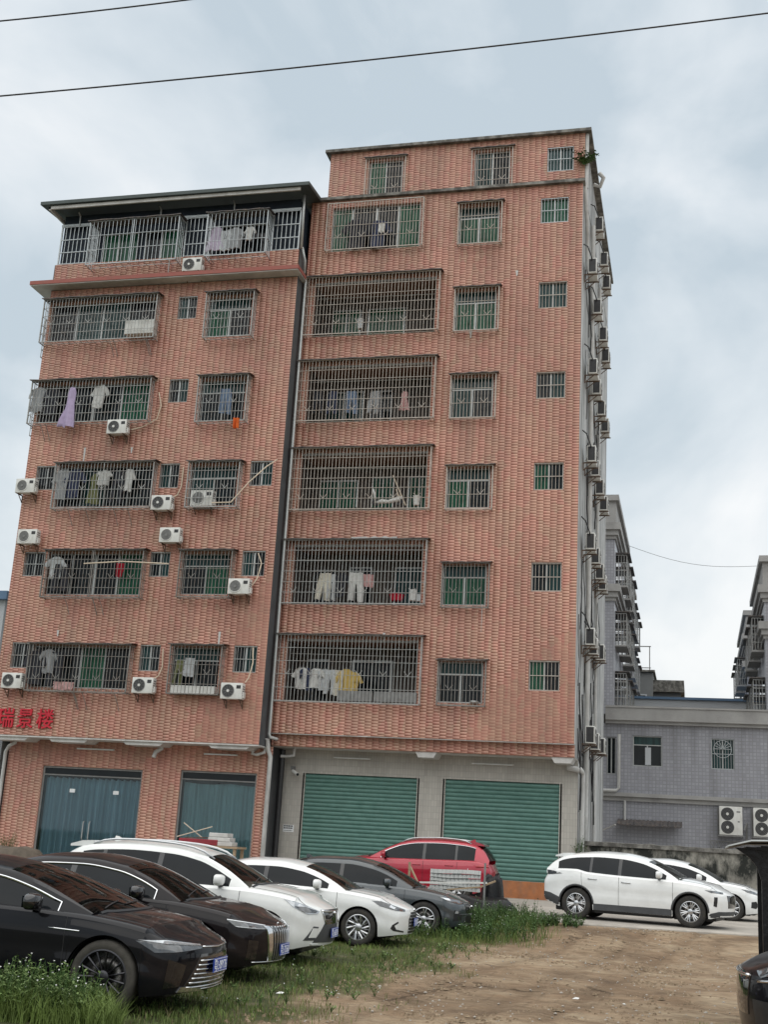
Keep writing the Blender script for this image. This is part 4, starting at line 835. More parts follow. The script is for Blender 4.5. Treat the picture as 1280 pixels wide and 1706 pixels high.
# ------------------------------------------------------------------ background: towers
def tower(label, x0, x1, y0, y1, z1, face, z_mid, px_):
    t = thing('apartment_tower', label, 'building', ((x0+x1)/2, (y0+y1)/2, ROAD_Z), world=True)
    m = MB(); m.add([(x0,y0,ROAD_Z),(x1,y0,ROAD_Z),(x1,y0,z1),(x0,y0,z1)], [(0,1,2,3)]); m.build('front_wall', 'purple_mosaic', t)
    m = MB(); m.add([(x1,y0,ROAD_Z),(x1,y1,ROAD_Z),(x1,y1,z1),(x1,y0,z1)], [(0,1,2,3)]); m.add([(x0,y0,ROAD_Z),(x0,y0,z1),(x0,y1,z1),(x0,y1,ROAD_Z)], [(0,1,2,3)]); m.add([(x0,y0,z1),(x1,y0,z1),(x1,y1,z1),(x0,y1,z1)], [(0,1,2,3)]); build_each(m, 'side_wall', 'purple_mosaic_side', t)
    m = MB()
    for zz in (z1, z_mid): m.box(x0-.30, x1+.30, y0-.30, y1+.3, zz-.35, zz+.02); m.box(x0-.18, x1+.18, y0-.18, y1+.18, zz-.62, zz-.352); m.box(x0-.08, x1+.08, y0-.08, y1+.08, zz-.8, zz-.622)
    m.box(x0-.05, x1+.05, y0-.05, y1+.05, z1+.02, z1+1.2); m.box(x0-.2, x1+.2, y0-.2, y1+.2, z1+1.2, z1+1.5); build_each(m, 'cornice', 'cornice', t)
    xf_ = x1 if face > 0 else x0
    f = 0; zz = z1-2.9
    while zz > 7.0:
        for ys in (y0+1.0, y0+4.2, y0+7.6):
            if ys+2 > y1: continue
            fr = MB().box(xf_-.01, xf_+face*.02, ys, ys+2.0, zz, zz+1.6).build('window', 'dark_glass', t); m = MB()
            for i in range(15): m.bar((xf_+face*.55, ys+2*i/14, zz-.1), (xf_+face*.55, ys+2*i/14, zz+1.5), .025)
            for j in range(5): m.bar((xf_+face*.55, ys, zz-.1+.4*j), (xf_+face*.55, ys+2, zz-.1+.4*j), .03); m.bar((xf_, ys, zz-.1+.4*j), (xf_+face*.55, ys, zz-.1+.4*j), .03)
            for i in range(1, 4): m.bar((xf_+face*.14*i, ys, zz-.1), (xf_+face*.14*i, ys, zz+1.5), .025)
            m.build('bars', 'steel_bar', fr, kind='stuff'); MB().box(xf_, xf_+face*.6, ys-.02, ys+2.02, zz-.18, zz-.11).build('cage_floor', 'cornice', fr); MB().box(xf_, xf_+face*.72, ys-.1, ys+2.1, zz+1.56, zz+1.62).build('cage_roof', 'awning_sheet', fr)
        zz -= 3.05
    return t
tower('near grey tower rising behind the side wall air conditioners', -14, -3.85, 61, 72, 18.2, 1, 15.0, 0)
tower('farther grey tower peeping out past the near left tower', -14, -4.25, 78, 90, 19.0, 1, 15.6, 0)
tower('near grey tower at the right edge', 3.35, 14, 61, 72, 15.0, -1, 13.2, 0)
tower('farther grey tower beside the right-edge tower', 3.2, 14, 78, 90, 15.6, -1, 13.9, 0)
o = thing('blue_roof_building', 'long white building with a thin blue roof edge', 'building', (0, 80, ROAD_Z), world=True)
MB().box(-20, 20, 75.2, 86, ROAD_Z, 11.10).build('wall', 'far_white', o); MB().box(-20.3, 20.3, 75.1, 86.4, 11.105, 11.25).build('roof', 'blue_roof', o)
o = thing('far_house', 'dark grey rooftop house with railing in the distance', 'building', (-3, 98, ROAD_Z), world=True)
MB().box(-9, -3.05, 95, 103, ROAD_Z, 15.6).build('wall', 'far_grey', o); MB().box(-3.04, -1.0, 96, 103, ROAD_Z, 14.2).build('annex', 'far_grey', o); MB().box(-3.5, -.75, 95.6, 103, 14.21, 15.1).build('roof', 'ledge', o); MB().box(-9.2, -2.9, 94.8, 103, 15.61, 15.75).build('roof_edge', 'ledge', o)
fr = MB().box(-4.9, -3.5, 94.93, 94.99, 12.6, 13.9).build('window', 'far_white', o); MB().box(-4.8, -4.25, 94.90, 94.925, 12.7, 13.8).build('pane', 'dark_glass', fr); MB().box(-4.15, -3.6, 94.90, 94.925, 12.7, 13.8).build('pane', 'dark_glass', fr)
m = MB()
for xx in (-8, -6.5, -5, -3.3): m.bar((xx, 95.2, 15.7), (xx, 95.2, 17.6), .07)
m.bar((-9, 95.2, 17.6), (-3.2, 95.2, 17.6), .07); m.bar((-9, 95.2, 15.95), (-3.2, 95.2, 15.95), .06); m.build('railing', 'ac_grey', o)
o = thing('side_house', 'pale house with blue windows showing past the left corner', 'building', (-36, 48, ROAD_Z), world=True)
pa = at(9, 1000, 45.0); MB().box(pa.x-12, pa.x, 45, 58, ROAD_Z, pa.z).build('wall', 'far_white', o); MB().box(pa.x-12, pa.x+.2, 44.7, 58, pa.z+.002, pa.z+.35).build('roof', 'blue_roof', o)
for zz in (1.6, 3.2, 5.2, 8.2): MB().box(pa.x-1.6, pa.x-.35, 44.93, 44.99, zz, zz+.8).build('window', 'blue_roof', o)
# ------------------------------------------------------------------ overhead wires
def wire(name, a, b, sag, r, label, ext=1.3):
    a, b = Vector(a), Vector(b); c = a+(b-a)*-ext*.5; e_ = a+(b-a)*(1+ext*.5); pts = []
    for i in range(41): t = i/40; p_ = c+(e_-c)*t; tt = -ext*.5+(1+ext)*t; p_.z -= sag*(1-(2*tt-1)**2); pts.append(p_)
    tag(MB().tube(pts, r, 6).build(name, 'rubber_cable', None, True), label, 'cable')
wire('overhead_cable', at(0, 160, 22), at(1280, 22, 25), .10, .019, 'long black overhead cable crossing the whole sky')
wire('overhead_cable', at(0, 35, 22), at(310, 0, 22.6), .02, .019, 'short stretch of black cable in the top left corner')
tag(MB().tube([at(1045+217*t/12, 908+(943-908)*t/12+14*math.sin(math.pi*t/12), 66) for t in range(13)], .012, 5).build('thin_wire', 'far_grey', None), 'faint thin wire sagging between the two grey towers', 'wire')
# ------------------------------------------------------------------ laundry and household things
CLC = {'white': (.62, .62, .6), 'cream': (.6, .57, .48), 'grey': (.32, .33, .34), 'dark': (.035, .037, .045), 'navy': (.04, .05, .09), 'purple': (.40, .33, .48), 'lavender': (.48, .42, .52), 'pink': (.55, .34, .33), 'yellow': (.55, .40, .13), 'red': (.42, .02, .04), 'orange': (.62, .13, .03), 'blue': (.16, .22, .32), 'lightgrey': (.5, .52, .53), 'olive': (.16, .17, .08)}
for k_, v_ in CLC.items(): mat('cloth_'+k_, v_, .92, var=.12, scale=7, spec=.2)
def garment(kind, col, x, y, ztop, h, w, label, seed=0):
    rr = random.Random(seed+int(x*100)); P = []
    if kind == 'shirt': outl = [(-.16, 0), (.16, 0), (.40, -.10), (.62, -.42), (.46, -.50), (.33, -.28), (.33, -1), (-.33, -1), (-.33, -.28), (-.46, -.50), (-.62, -.42), (-.40, -.10)]
    elif kind == 'trousers': outl = [(-.33, 0), (.33, 0), (.38, -.35), (.40, -1), (.10, -1), (.02, -.38), (-.06, -.38), (-.14, -.96), (-.44, -.97), (-.37, -.35)]
    elif kind == 'dress': outl = [(-.14, 0), (.14, 0), (.26, -.12), (.24, -.4), (.52, -1), (-.52, -.96), (-.24, -.4), (-.26, -.12)]
    else: outl = [(-.45, 0), (.45, -.02), (.42, -.95), (.1, -1), (-.4, -.93)]
    D = []
    for i in range(len(outl)):
        a, b = outl[i], outl[(i+1) % len(outl)]; n = max(1, int(math.hypot(a[0]-b[0], a[1]-b[1])/.12)); D += [(a[0]+(b[0]-a[0])*q/n, a[1]+(b[1]-a[1])*q/n) for q in range(n)]
    sk = rr.uniform(-.14, .14); D = [(q[0]*rr.uniform(.94, 1.06)+sk*q[1], q[1]*rr.uniform(.97, 1.03)) for q in D]; nb = len(D); inner = []
    def ins(px, pz):
        c_ = False; j = nb-1
        for i in range(nb):
            if (D[i][1] > pz) != (D[j][1] > pz) and px < (D[j][0]-D[i][0])*(pz-D[i][1])/(D[j][1]-D[i][1])+D[i][0]: c_ = not c_
            j = i
        return c_
    for i in range(-5, 6):
        for j in range(0, 9):
            px, pz = i*.115, -j*.12-.05
            if ins(px, pz) and min(math.hypot(px-q[0], pz-q[1]) for q in D) > .05: inner.append((px, pz))
    r_ = geometry.delaunay_2d_cdt([Vector(q) for q in D+inner], [(i, (i+1) % nb) for i in range(nb)], [list(range(nb))], 1, 1e-6)
    V, Fc = r_[0], r_[2]; ph = rr.uniform(0, 6); fr_, bk = [], []
    for q in V:
        fold = (.035+.03*(-q.y))*math.sin(q.x*13+ph+1.5*mn.noise(Vector((q.x*2, q.y*2, ph))))+.03*mn.noise(Vector((q.x*3, q.y*3, ph)))
        fr_.append((x+q.x*w, y-.02+fold, ztop+q.y*h)); bk.append((x+q.x*w, y+.02+fold, ztop+q.y*h))
    m = MB(); n = len(V); m.add(fr_+bk, [tuple(f) for f in Fc]+[tuple(n+i for i in f)[::-1] for f in Fc])
    cnt = {}
    for f in Fc:
        for i in range(len(f)): k = tuple(sorted((f[i], f[(i+1) % len(f)]))); cnt[k] = cnt.get(k, 0)+1
    for (i, j), c_ in cnt.items():
        if c_ == 1: m.f.append((i, j, n+j, n+i))
    nm = {'shirt': 'shirt', 'trousers': 'trousers', 'dress': 'dress'}.get(kind, 'towel'); o = m.build(nm, 'cloth_'+col, None, 70); tag(o, label, nm, 'laundry drying on the balconies')
    if kind in ('shirt', 'dress'): MB().tube([(x-.15*w, y, ztop-.0), (x, y, ztop+.05), (x+.15*w, y, ztop-.0)], .008, 4).build('hanger', 'ac_grey', o)
    return o
YRc, YLc = YR+.36, YL-.2
def gy(kind, col, u, v0, v1, wid, label, left=False):
    y = YLc if left else YRc; a = at(u, v0, y); b = at(u, v1, y); garment(kind, col, a.x, y, a.z, a.z-b.z, wid, label)
gy('trousers', 'cream', 543, 955, 1001, .62, 'cream trousers hung on the left of the fourth-floor balcony')
gy('trousers', 'lightgrey', 553, 957, 1001, .45, 'pale grey trousers behind the cream pair, fourth-floor balcony')
gy('trousers', 'white', 594, 954, 1003, .66, 'white trousers hung in the middle of the fourth-floor balcony')
gy('towel', 'pink', 614, 957, 979, .40, 'small pink top beside white trousers on the fourth-floor balcony')
gy('shirt', 'dark', 570, 955, 995, .5, 'dark garment between the two pale trousers on the fourth-floor balcony')
gy('shirt', 'white', 503, 1112, 1148, .55, 'leftmost white shirt on the lowest balcony')
gy('shirt', 'navy', 511, 1113, 1150, .5, 'dark blue shirt second on the lowest balcony line')
gy('shirt', 'white', 528, 1114, 1146, .6, 'white shirt before the grey ones on the lowest balcony')
gy('shirt', 'lightgrey', 541, 1115, 1150, .5, 'pale grey shirt in the middle of the lowest balcony line')
gy('trousers', 'lightgrey', 552, 1116, 1158, .5, 'pale grey trousers next to the yellow shirts')
gy('towel', 'cream', 563, 1116, 1160, .5, 'cream towel next to the yellow shirts')
gy('shirt', 'yellow', 577, 1115, 1163, .62, 'larger yellow shirt on the lowest balcony')
gy('shirt', 'yellow', 591, 1120, 1160, .5, 'smaller yellow shirt at the end of the lowest balcony line')
for u, c_, l in ((530, 'dark', 'dark trousers at the left of the sixth-floor balcony'), (556, 'navy', 'navy trousers left of centre on the sixth-floor balcony'), (586, 'blue', 'dull blue trousers in the middle of the sixth-floor balcony'), (626, 'grey', 'grey trousers right of centre on the sixth-floor balcony')): gy('trousers', c_, u, 652, 690, .5, l)
gy('dress', 'pink', 675, 652, 684, .4, 'small pink dress at the right of the sixth-floor balcony')
a_ = YR-.02
def gy2(kind, col, u, v0, v1, wid, label, y): a = at(u, v0, y); b = at(u, v1, y); garment(kind, col, a.x, y, a.z, a.z-b.z, wid, label)
gy2('shirt', 'dark', 596, 366, 414, .95, 'large dark coat hung in the eighth-floor cage', YR-.12)
gy2('shirt', 'navy', 632, 368, 412, .8, 'navy coat right of the large dark coat', YR-.12)
gy2('trousers', 'dark', 615, 372, 410, .6, 'dark trousers between two coats in the eighth-floor cage', YR-.1)
gy2('towel', 'white', 637, 372, 388, .3, 'small white cloths pegged over the navy coat', YR-.17)
gy2('dress', 'lavender', 362, 378, 418, .75, 'lavender dress in the rooftop cage', YL-.2)
gy2('shirt', 'grey', 392, 380, 414, .7, 'grey shirt right of the lavender dress', YL-.2)
gy2('shirt', 'white', 418, 378, 400, .4, 'white shirt at the right of the rooftop cage', YL-.2)
gy2('towel', 'lightgrey', 378, 384, 418, .5, 'pale grey towel next to the lavender dress', YL-.2)
gy2('dress', 'purple', 121, 646, 712, .62, 'long purple dress hanging out below the sixth-floor cage', YL-.46)
gy2('shirt', 'white', 169, 642, 680, .6, 'white shirt in the middle of the sixth-floor cage', YL-.2)
gy2('shirt', 'grey', 66, 646, 686, .7, 'grey shirt at the left of the sixth-floor cage', YL-.2)
gy2('shirt', 'dark', 90, 648, 692, .7, 'dark shirt left of the long purple dress', YL-.2)
gy2('trousers', 'blue', 377, 648, 690, .5, 'blue trousers in the narrower sixth-floor cage', YL-.2)
gy2('towel', 'orange', 393, 696, 714, .24, 'orange cloth hanging below the narrower sixth-floor cage', YL-.45)
gy2('shirt', 'grey', 108, 782, 832, .7, 'grey shirt at the left of the fifth-floor cage', YL-.2)
gy2('shirt', 'navy', 128, 782, 830, .7, 'navy shirt left of centre in the fifth-floor cage', YL-.2)
gy2('shirt', 'white', 176, 784, 808, .55, 'white shirt centre of the fifth-floor cage', YL-.2)
gy2('shirt', 'white', 217, 782, 818, .45, 'narrow white shirt at the right of the fifth-floor cage', YL-.2)
gy2('trousers', 'dark', 200, 786, 838, .6, 'dark trousers beside the narrow white shirt, fifth floor', YL-.2)
gy2('dress', 'olive', 158, 790, 840, .5, 'olive garment beside the central post of the fifth-floor cage', YL-.2)
gy2('shirt', 'lightgrey', 95, 928, 965, .7, 'pale grey shirt in the fourth-floor cage', YL-.2)
gy2('trousers', 'dark', 104, 940, 986, .7, 'dark trousers in the fourth-floor cage', YL-.2)
gy2('towel', 'red', 200, 938, 962, .3, 'small red cloth in the fourth-floor cage', YL-.2)
gy2('shirt', 'dark', 60, 1084, 1140, .75, 'dark shirt at the left of the lowest cage', YL-.2)
gy2('shirt', 'grey', 82, 1082, 1122, .6, 'grey shirt second from left in the lowest cage', YL-.2)
gy2('trousers', 'dark', 96, 1086, 1146, .6, 'dark trousers third from left in the lowest cage', YL-.2)
gy2('towel', 'pink', 106, 1136, 1150, .8, 'pink cloth folded at the bottom of the lowest cage', YL-.25)
gy2('towel', 'lightgrey', 318, 1096, 1128, .4, 'pale grey cloth in the narrower lowest cage', YL-.2)
gy2('trousers', 'olive', 300, 1100, 1142, .4, 'olive trousers in the narrower lowest cage', YL-.2)
def bucket(u, v, y, r, h, mt, label, name='bucket'):
    p_ = at(u, v, y); o = MB().lathe([(r*.8, 0), (r, h), (r*1.06, h), (r*1.06, h+.02), (r*.95, h+.02), (r*.76, .02)], 16, 'z', (p_.x, y, p_.z), False).build(name, mt, None, 40); return tag(o, label, name)
bucket(688, 1001, YR+.1, .13, .34, 'cloth_white', 'tall white bucket on the fourth-floor balcony edge'); bucket(699, 1002, YR+.1, .11, .2, 'cloth_lightgrey', 'small pale bucket beside the tall white bucket'); bucket(661, 1001, YR+.1, .24, .18, 'cloth_red', 'red basin on the fourth-floor balcony edge', 'basin')
bucket(694, 842, YR+.1, .13, .3, 'cloth_white', 'white bucket holding a plant on the fifth-floor balcony')
bucket(600, 548, YR+.1, .12, .34, 'cloth_lightgrey', 'pale canister standing on the seventh-floor balcony', 'canister')
p_ = at(790, 1172, YR-.1); tag(MB().lathe([(.0, 0), (.1, .005), (.15, .07), (.155, .07), (.1, .0)], 16, 'z', (p_.x, p_.y, p_.z)).build('steel_bowl', 'aluminium', None, True), 'shiny steel bowl in the lowest middle window cage', 'bowl')
o = thing('toy_scooter', 'white ride-on scooter on the fifth-floor balcony', 'scooter', (0, 0, 0)); p_ = at(640, 843, YR+.12)
m = MB(); m.tube([(p_.x-.25, p_.y, p_.z+.12), (p_.x-.1, p_.y, p_.z+.16), (p_.x+.15, p_.y, p_.z+.15), (p_.x+.45, p_.y, p_.z+.22), (p_.x+.62, p_.y, p_.z+.3)], [.05, .08, .06, .1, .04], 8); m.tube([(p_.x-.3, p_.y, p_.z+.1), (p_.x-.36, p_.y, p_.z+.45), (p_.x-.42, p_.y, p_.z+.6)], .04); m.build('frame', 'cloth_white', o, True)
for dx in (-.3, .5): MB().lathe([(.11, -.03), (.13, -.02), (.13, .02), (.11, .03), (.05, .03), (.05, -.03)], 16, 'y', (p_.x+dx, p_.y, p_.z+.13), True).build('wheel', 'black_plastic', o)
for k_, (u0, v0, u1, v1, l) in enumerate(((655, 792, 676, 842, 'pale pole leaning inside the fifth-floor balcony'), (660, 815, 670, 840, 'short stick beside the leaning pole, fifth-floor balcony'))): tag(MB().tube([at(u0, v0, YR+.2), at(u1, v1, YR+.15)], .022, 6).build('pole', 'cream_hose', None), l, 'pole')
def sheet(name, u0, v0, u1, v1, y, mt, label, cat, th=.05):
    a = at(u0, v0, y); b = at(u1, v1, y); o = MB().bev(a.x, b.x, y, y+th, b.z, a.z, .008).build(name, mt, None); return tag(o, label, cat)
sheet('plastic_box', 209, 534, 254, 554, YL-.34, 'ac_white', 'long white box standing in the seventh-floor cage', 'box', .3)
for k_ in range(3): sheet('foam_box', 284+k_*25, 1141+k_, 306+k_*25, 1155+k_, YL-.34, 'ac_white', ['left', 'middle', 'right'][k_]+' white foam box in the narrower lowest cage', 'box', .25)
sheet('roofing_sheet', 624, 1152, 694, 1171, YR-.05, 'ac_grey', 'grey metal sheet behind the bars of the lowest balcony', 'sheet', .02)
sheet('roofing_sheet', 562, 1150, 620, 1169, YR-.03, 'ac_grey', 'duller grey sheet left of the other metal sheet, lowest balcony', 'sheet', .02)
# white patch of plaster above a balcony
m = MB(); pa = at(586, 894, YR-.02); pb = at(662, 899, YR-.02); n = 24; V = []
for i in range(n+1):
    t = i/n; xx = pa.x+(pb.x-pa.x)*t; hh = .05+.035*mn.noise(Vector((t*9, 1, 2))); V += [(xx, YR-.04, pb.z+.02), (xx, YR-.05, pb.z+.04+hh), (xx, YR-.02, pb.z+.05+hh)]
m.add(V, [(i*3+a, (i+1)*3+a, (i+1)*3+a+1, i*3+a+1) for i in range(n) for a in range(2)]); m.build('plaster_patch', 'white_paint', BR)
# ------------------------------------------------------------------ yard clutter
def board(name, p0, p1, w, t, mt, label, cat): o = MB().bar(p0, p1, w, t).build(name, mt, None); return tag(o, label, cat)
mat('wood_pale', (.34, .25, .16), .85, var=.2, scale=6, stretch=(1, 1, 6)); mat('tarp_black', (.007, .007, .008), .35, var=.3, spec=.3, bump=.8, scale=5); mat('tarp_brown', (.10, .08, .06), .8, var=.3); mat('sheet_metal', (.30, .31, .30), .5, .4, var=.15, scale=3); mat('junk_red', (.24, .02, .03), .6, var=.2)
yj = 35.4
MB_ = lambda u, v: at(u, v, yj)
# a table of oddments behind the white car
tb = thing('trestle_table', 'low table of oddments below the shorter curtained window', 'table', (0, 0, 0)); a = at(292, 1405, yj); b = at(395, 1412, yj)
MB().box(a.x, b.x, yj, yj+.8, a.z-.06, a.z).build('table_top', 'wood_pale', tb)
for xx in (a.x+.1, b.x-.1):
    for yy in (yj+.08, yj+.72): MB().box(xx-.04, xx+.04, yy-.04, yy+.04, ROAD_Z, a.z-.06).build('leg', 'wood_pale', tb)
tag(MB().bev(a.x+.05, a.x+1.3, yj+.1, yj+.7, a.z+.003, a.z+.17, .02).build('red_crate', 'junk_red', None), 'dark red flat crate on the table of oddments', 'crate')
for k_ in range(3): tag(MB().bev(b.x-1.02+.02*k_, b.x-.22-.08*k_, yj+.12, yj+.6, a.z+.003+.125*k_, a.z+.125+.125*k_, .02).build('foam_slab', 'white_paint', None), ['lowest', 'middle', 'topmost'][k_]+' pale foam slab in the stack beside the red crate', 'slab')
for k_, (q0, q1, l) in enumerate((((a.x-.1, yj+.3, a.z+.2), (a.x+1.0, yj+.35, a.z+.55), 'pale stick leaning up left over the red crate'), ((a.x+.1, yj+.25, a.z+.62), (a.x+.7, yj+.4, a.z+.2), 'pale stick crossing over the red crate'), ((a.x+.2, yj+.2, a.z+.19), (b.x-.5, yj+.3, a.z+.24), 'dark plank lying across the red crate'))): board('stick', q0, q1, .028, .025, 'cream_hose' if k_ < 2 else 'rusty', l, 'stick')
# brown tarpaulin heap at the left
def heap(name, c, rx, ry, h, mt, label, cat, seed, n=22):
    m = MB(); V = []; Fc = []
    for j in range(n+1):
        for i in range(n+1):
            u, v = i/n*2-1, j/n*2-1; r_ = max(0, 1-(u*u+v*v)**1.0); z = h*min(1, r_*1.9)**.8*(1+.28*mn.noise(Vector((u*1.7+seed, v*1.7, seed)))+.07*mn.noise(Vector((u*6, v*6, seed))))
            V.append((c[0]+u*rx, c[1]+v*ry, c[2]+max(-.02, z)))
    m.add(V, [(j*(n+1)+i, j*(n+1)+i+1, (j+1)*(n+1)+i+1, (j+1)*(n+1)+i) for j in range(n) for i in range(n)]); return tag(m.build(name, mt, None, True), label, cat)
p_ = at(22, 1420, 33.5); heap('tarpaulin', (p_.x-.1, 33.5, ROAD_Z), 1.3, .7, p_.z-ROAD_Z+.12, 'tarp_brown', 'brown tarpaulin heap behind the black cars at the left edge', 'tarpaulin', 3)
# fence of sticks, metal sheets and black tarp before the red car
yf_ = 29.6
a = at(717, 1446, yf_); b = at(800, 1486, yf_)
cs = thing('metal_sheets', 'stack of grey corrugated sheets leaning before the red car', 'sheet', (0, 0, 0))
for s_ in range(5):
    m = MB(); V = []; za, zb_ = b.z, a.z
    for i in range(61):
        t = i/60; xx = a.x+(b.x-a.x)*t
        for zz, yy in ((za+(zb_-za)*s_/5, yf_+.05*s_/5), (za+(zb_-za)*(s_+.95)/5, yf_+.06*(s_+1)/5+.03)): V.append((xx, yy+.012*math.sin(i*1.3+s_), zz+.012*math.sin(t*5+s_)))
    m.add(V, [(2*i, 2*i+2, 2*i+3, 2*i+1) for i in range(60)]); m.build('sheet', 'sheet_metal', cs)
p0 = at(680, 1512, yf_+.3); p1 = at(683, 1436, yf_+.3); board('fence_stake', p0, p1, .05, .05, 'wood_pale', 'thin wooden stake left of the metal sheets', 'stake')
board('fence_stake', at(806, 1530, yf_-.4), at(809, 1438, yf_-.4), .04, .04, 'ac_grey', 'thin grey stake right of the metal sheets', 'stake')
board('fence_stake', at(684, 1444, yf_+.3), at(700, 1478, yf_+.1), .035, .035, 'wood_pale', 'slanted stick beside the wooden stake', 'stake')
board('fence_rail', at(693, 1470, yf_-.3), at(812, 1471, yf_-.4), .04, .04, 'ac_white', 'white horizontal rail across the metal sheets', 'rail')
board('fence_rail', at(745, 1482, yf_-.45), at(800, 1478, yf_-.45), .035, .035, 'wood_pale', 'wooden rail below the white rail', 'rail')
board('fence_rail', at(800, 1478, yf_-.45), at(826, 1468, yf_-.2), .035, .035, 'wood_pale', 'wooden rail rising to the tarp at the right', 'rail')
heap('tarpaulin', (at(795, 1500, yf_+.2).x, yf_+.15, .28), 1.1, .5, .42, 'tarp_black', 'crumpled black tarpaulin behind the weeds', 'tarpaulin', 9)
heap('tarpaulin', (at(818, 1500, yf_+.5).x, yf_+.7, .3), .32, .4, .85, 'tarp_black', 'tall black wrapped bundle behind the red car', 'tarpaulin', 5)
# cart with canopy at the right edge
ct = thing('cargo_cart', 'dark cargo cart with a corrugated canopy at the right edge', 'cart', (0, 0, 0)); yc = 15.2; q0 = at(1214, 1409, yc); q1 = at(1272, 1480, yc)
m = MB(); V = []
for j in range(33):
    yy = yc-.3+1.8*j/32
    for xx, zz in ((q0.x, q0.z-.01), (q0.x+.25, q0.z+.06), (q0.x+.9, q0.z+.09), (q0.x+2.6, q0.z+.09)): V.append((xx, yy, zz+.018*math.sin(j*1.9)))
m.add(V, [(j*4+i, j*4+i+1, (j+1)*4+i+1, (j+1)*4+i) for j in range(32) for i in range(3)]); m.build('canopy', 'sheet_metal', ct)
m = MB(); m.box(q1.x-.01, q1.x+.25, yc, yc+.08, .5, q0.z+.02); m.box(q1.x-.01, q1.x+.25, yc+1.1, yc+1.18, .5, q0.z+.02); build_each(m, 'post', 'tarp_black', ct)
m = MB(); m.prism([(q1.x-.30, q0.z-.015), (q1.x+.0, q0.z-.015), (q1.x+.0, q0.z-.40), (q1.x-.06, q0.z-.22), (q1.x-.14, q0.z-.12)], yc+.01, yc+.06); m.build('bracket', 'tarp_black', ct)
m = MB(); m.bev(q1.x-.1, q1.x+2.4, yc-.1, yc+1.3, .35, .62, .03); m.box(q0.x+.2, q0.x+2.6, yc-.02, yc+1.2, q0.z-.03, q0.z); build_each(m, 'cart_bed', 'tarp_black', ct)
for yy in (yc, yc+1.2): MB().lathe([(.24, -.05), (.28, -.04), (.28, .04), (.24, .05), (.1, .05), (.1, -.05)], 20, 'y', (q1.x+.6, yy, .28), True).build('wheel', 'black_plastic', ct)
# ------------------------------------------------------------------ plants
def leafmat(name, col, var):
    m = mat(name, col, .6, var=var, scale=1.6, spec=.25, detail=4); b = m.node_tree.nodes['Principled BSDF']; b.inputs['Subsurface Weight'].default_value = 0; return m
leafmat('grass_green', (.125, .175, .045), .45); leafmat('grass_dry', (.20, .17, .085), .35); leafmat('leaf_green', (.055, .105, .03), .45); leafmat('leaf_pale', (.11, .16, .05), .4); mat('flower_white', (.7, .7, .68), .8, var=.1)
def blades(name, pts, mt, label, cat, wid=.008):
    n = len(pts); A = np.array([(p[0], p[1], p[2]) for p in pts]); H = np.array([p[3] for p in pts]); rs = np.random.RandomState(1); th = rs.uniform(0, 2*np.pi, n); be = rs.uniform(.15, .75, n)*H; ph = rs.uniform(0, 2*np.pi, n); ww = wid*rs.uniform(.7, 1.3, n)
    dx, dy = np.cos(th)*ww/2, np.sin(th)*ww/2; bx, by = np.cos(ph)*be, np.sin(ph)*be; V = np.zeros((n, 5, 3))
    V[:, 0] = A+np.stack([-dx, -dy, 0*dx-.01], -1); V[:, 1] = A+np.stack([dx, dy, 0*dx-.01], -1); mid = A+np.stack([bx*.35, by*.35, H*.6], -1); V[:, 2] = mid+np.stack([dx*.8, dy*.8, 0*dx], -1); V[:, 3] = mid-np.stack([dx*.8, dy*.8, 0*dx], -1); V[:, 4] = A+np.stack([bx, by, H*.93], -1)
    k = np.arange(n)[:, None]*5; q = (k+np.array([[0, 1, 2, 3]])); t = (k+np.array([[3, 2, 4]])); me = bpy.data.meshes.new(name); me.vertices.add(n*5); me.vertices.foreach_set('co', V.reshape(-1))
    lp = np.concatenate([q.reshape(-1), t.reshape(-1)]); me.loops.add(len(lp)); me.loops.foreach_set('vertex_index', lp); me.polygons.add(2*n); me.polygons.foreach_set('loop_start', np.concatenate([np.arange(n)*4, n*4+np.arange(n)*3])); me.update(calc_edges=True)
    me.materials.append(MAT[mt]); o = link(name, me); o['kind'] = 'stuff'; o['label'] = label; o['category'] = cat; return o
rs = random.Random(21); PG, PD, PT = [], [], []
for _ in range(150000):
    y = rs.uniform(11.2, 30.8); x = rs.uniform(-9.0, 1.9)
    if y > road_front(x)-.1: continue
    m_ = x-dirt_edge(y)+1.1*mn.noise(Vector((x*.9, y*.5, 2)))+.35*mn.noise(Vector((x*3, y*2.2, 4)))
    cl = mn.noise(Vector((x*1.1, y*1.1, 11)))+.5*mn.noise(Vector((x*3.3, y*3.3, 12)))
    pr = 1.0 if m_ < -.4 else max(0, .55-m_*1.1)
    if x > -.5 and y < 15.5: pr = max(pr, .75*sstep(-.25, .5, x+.35*cl))
    if pr < .02 or rs.random() > pr*(.55+.7*cl): continue
    h = rs.uniform(.035, .085)*(1+.6*max(0, cl))
    if x < -5.2 and y > 19 and y < 29 and cl < .05 and m_ > -2.6: 
        if rs.random() < .6: continue
    if x > -.5 and y < 15.5: h *= 1.4
    z = zg(x, y)+hnoise(x, y)*.8
    (PD if rs.random() < .16+.3*(m_ > -.3) else PG).append((x, y, z, h))
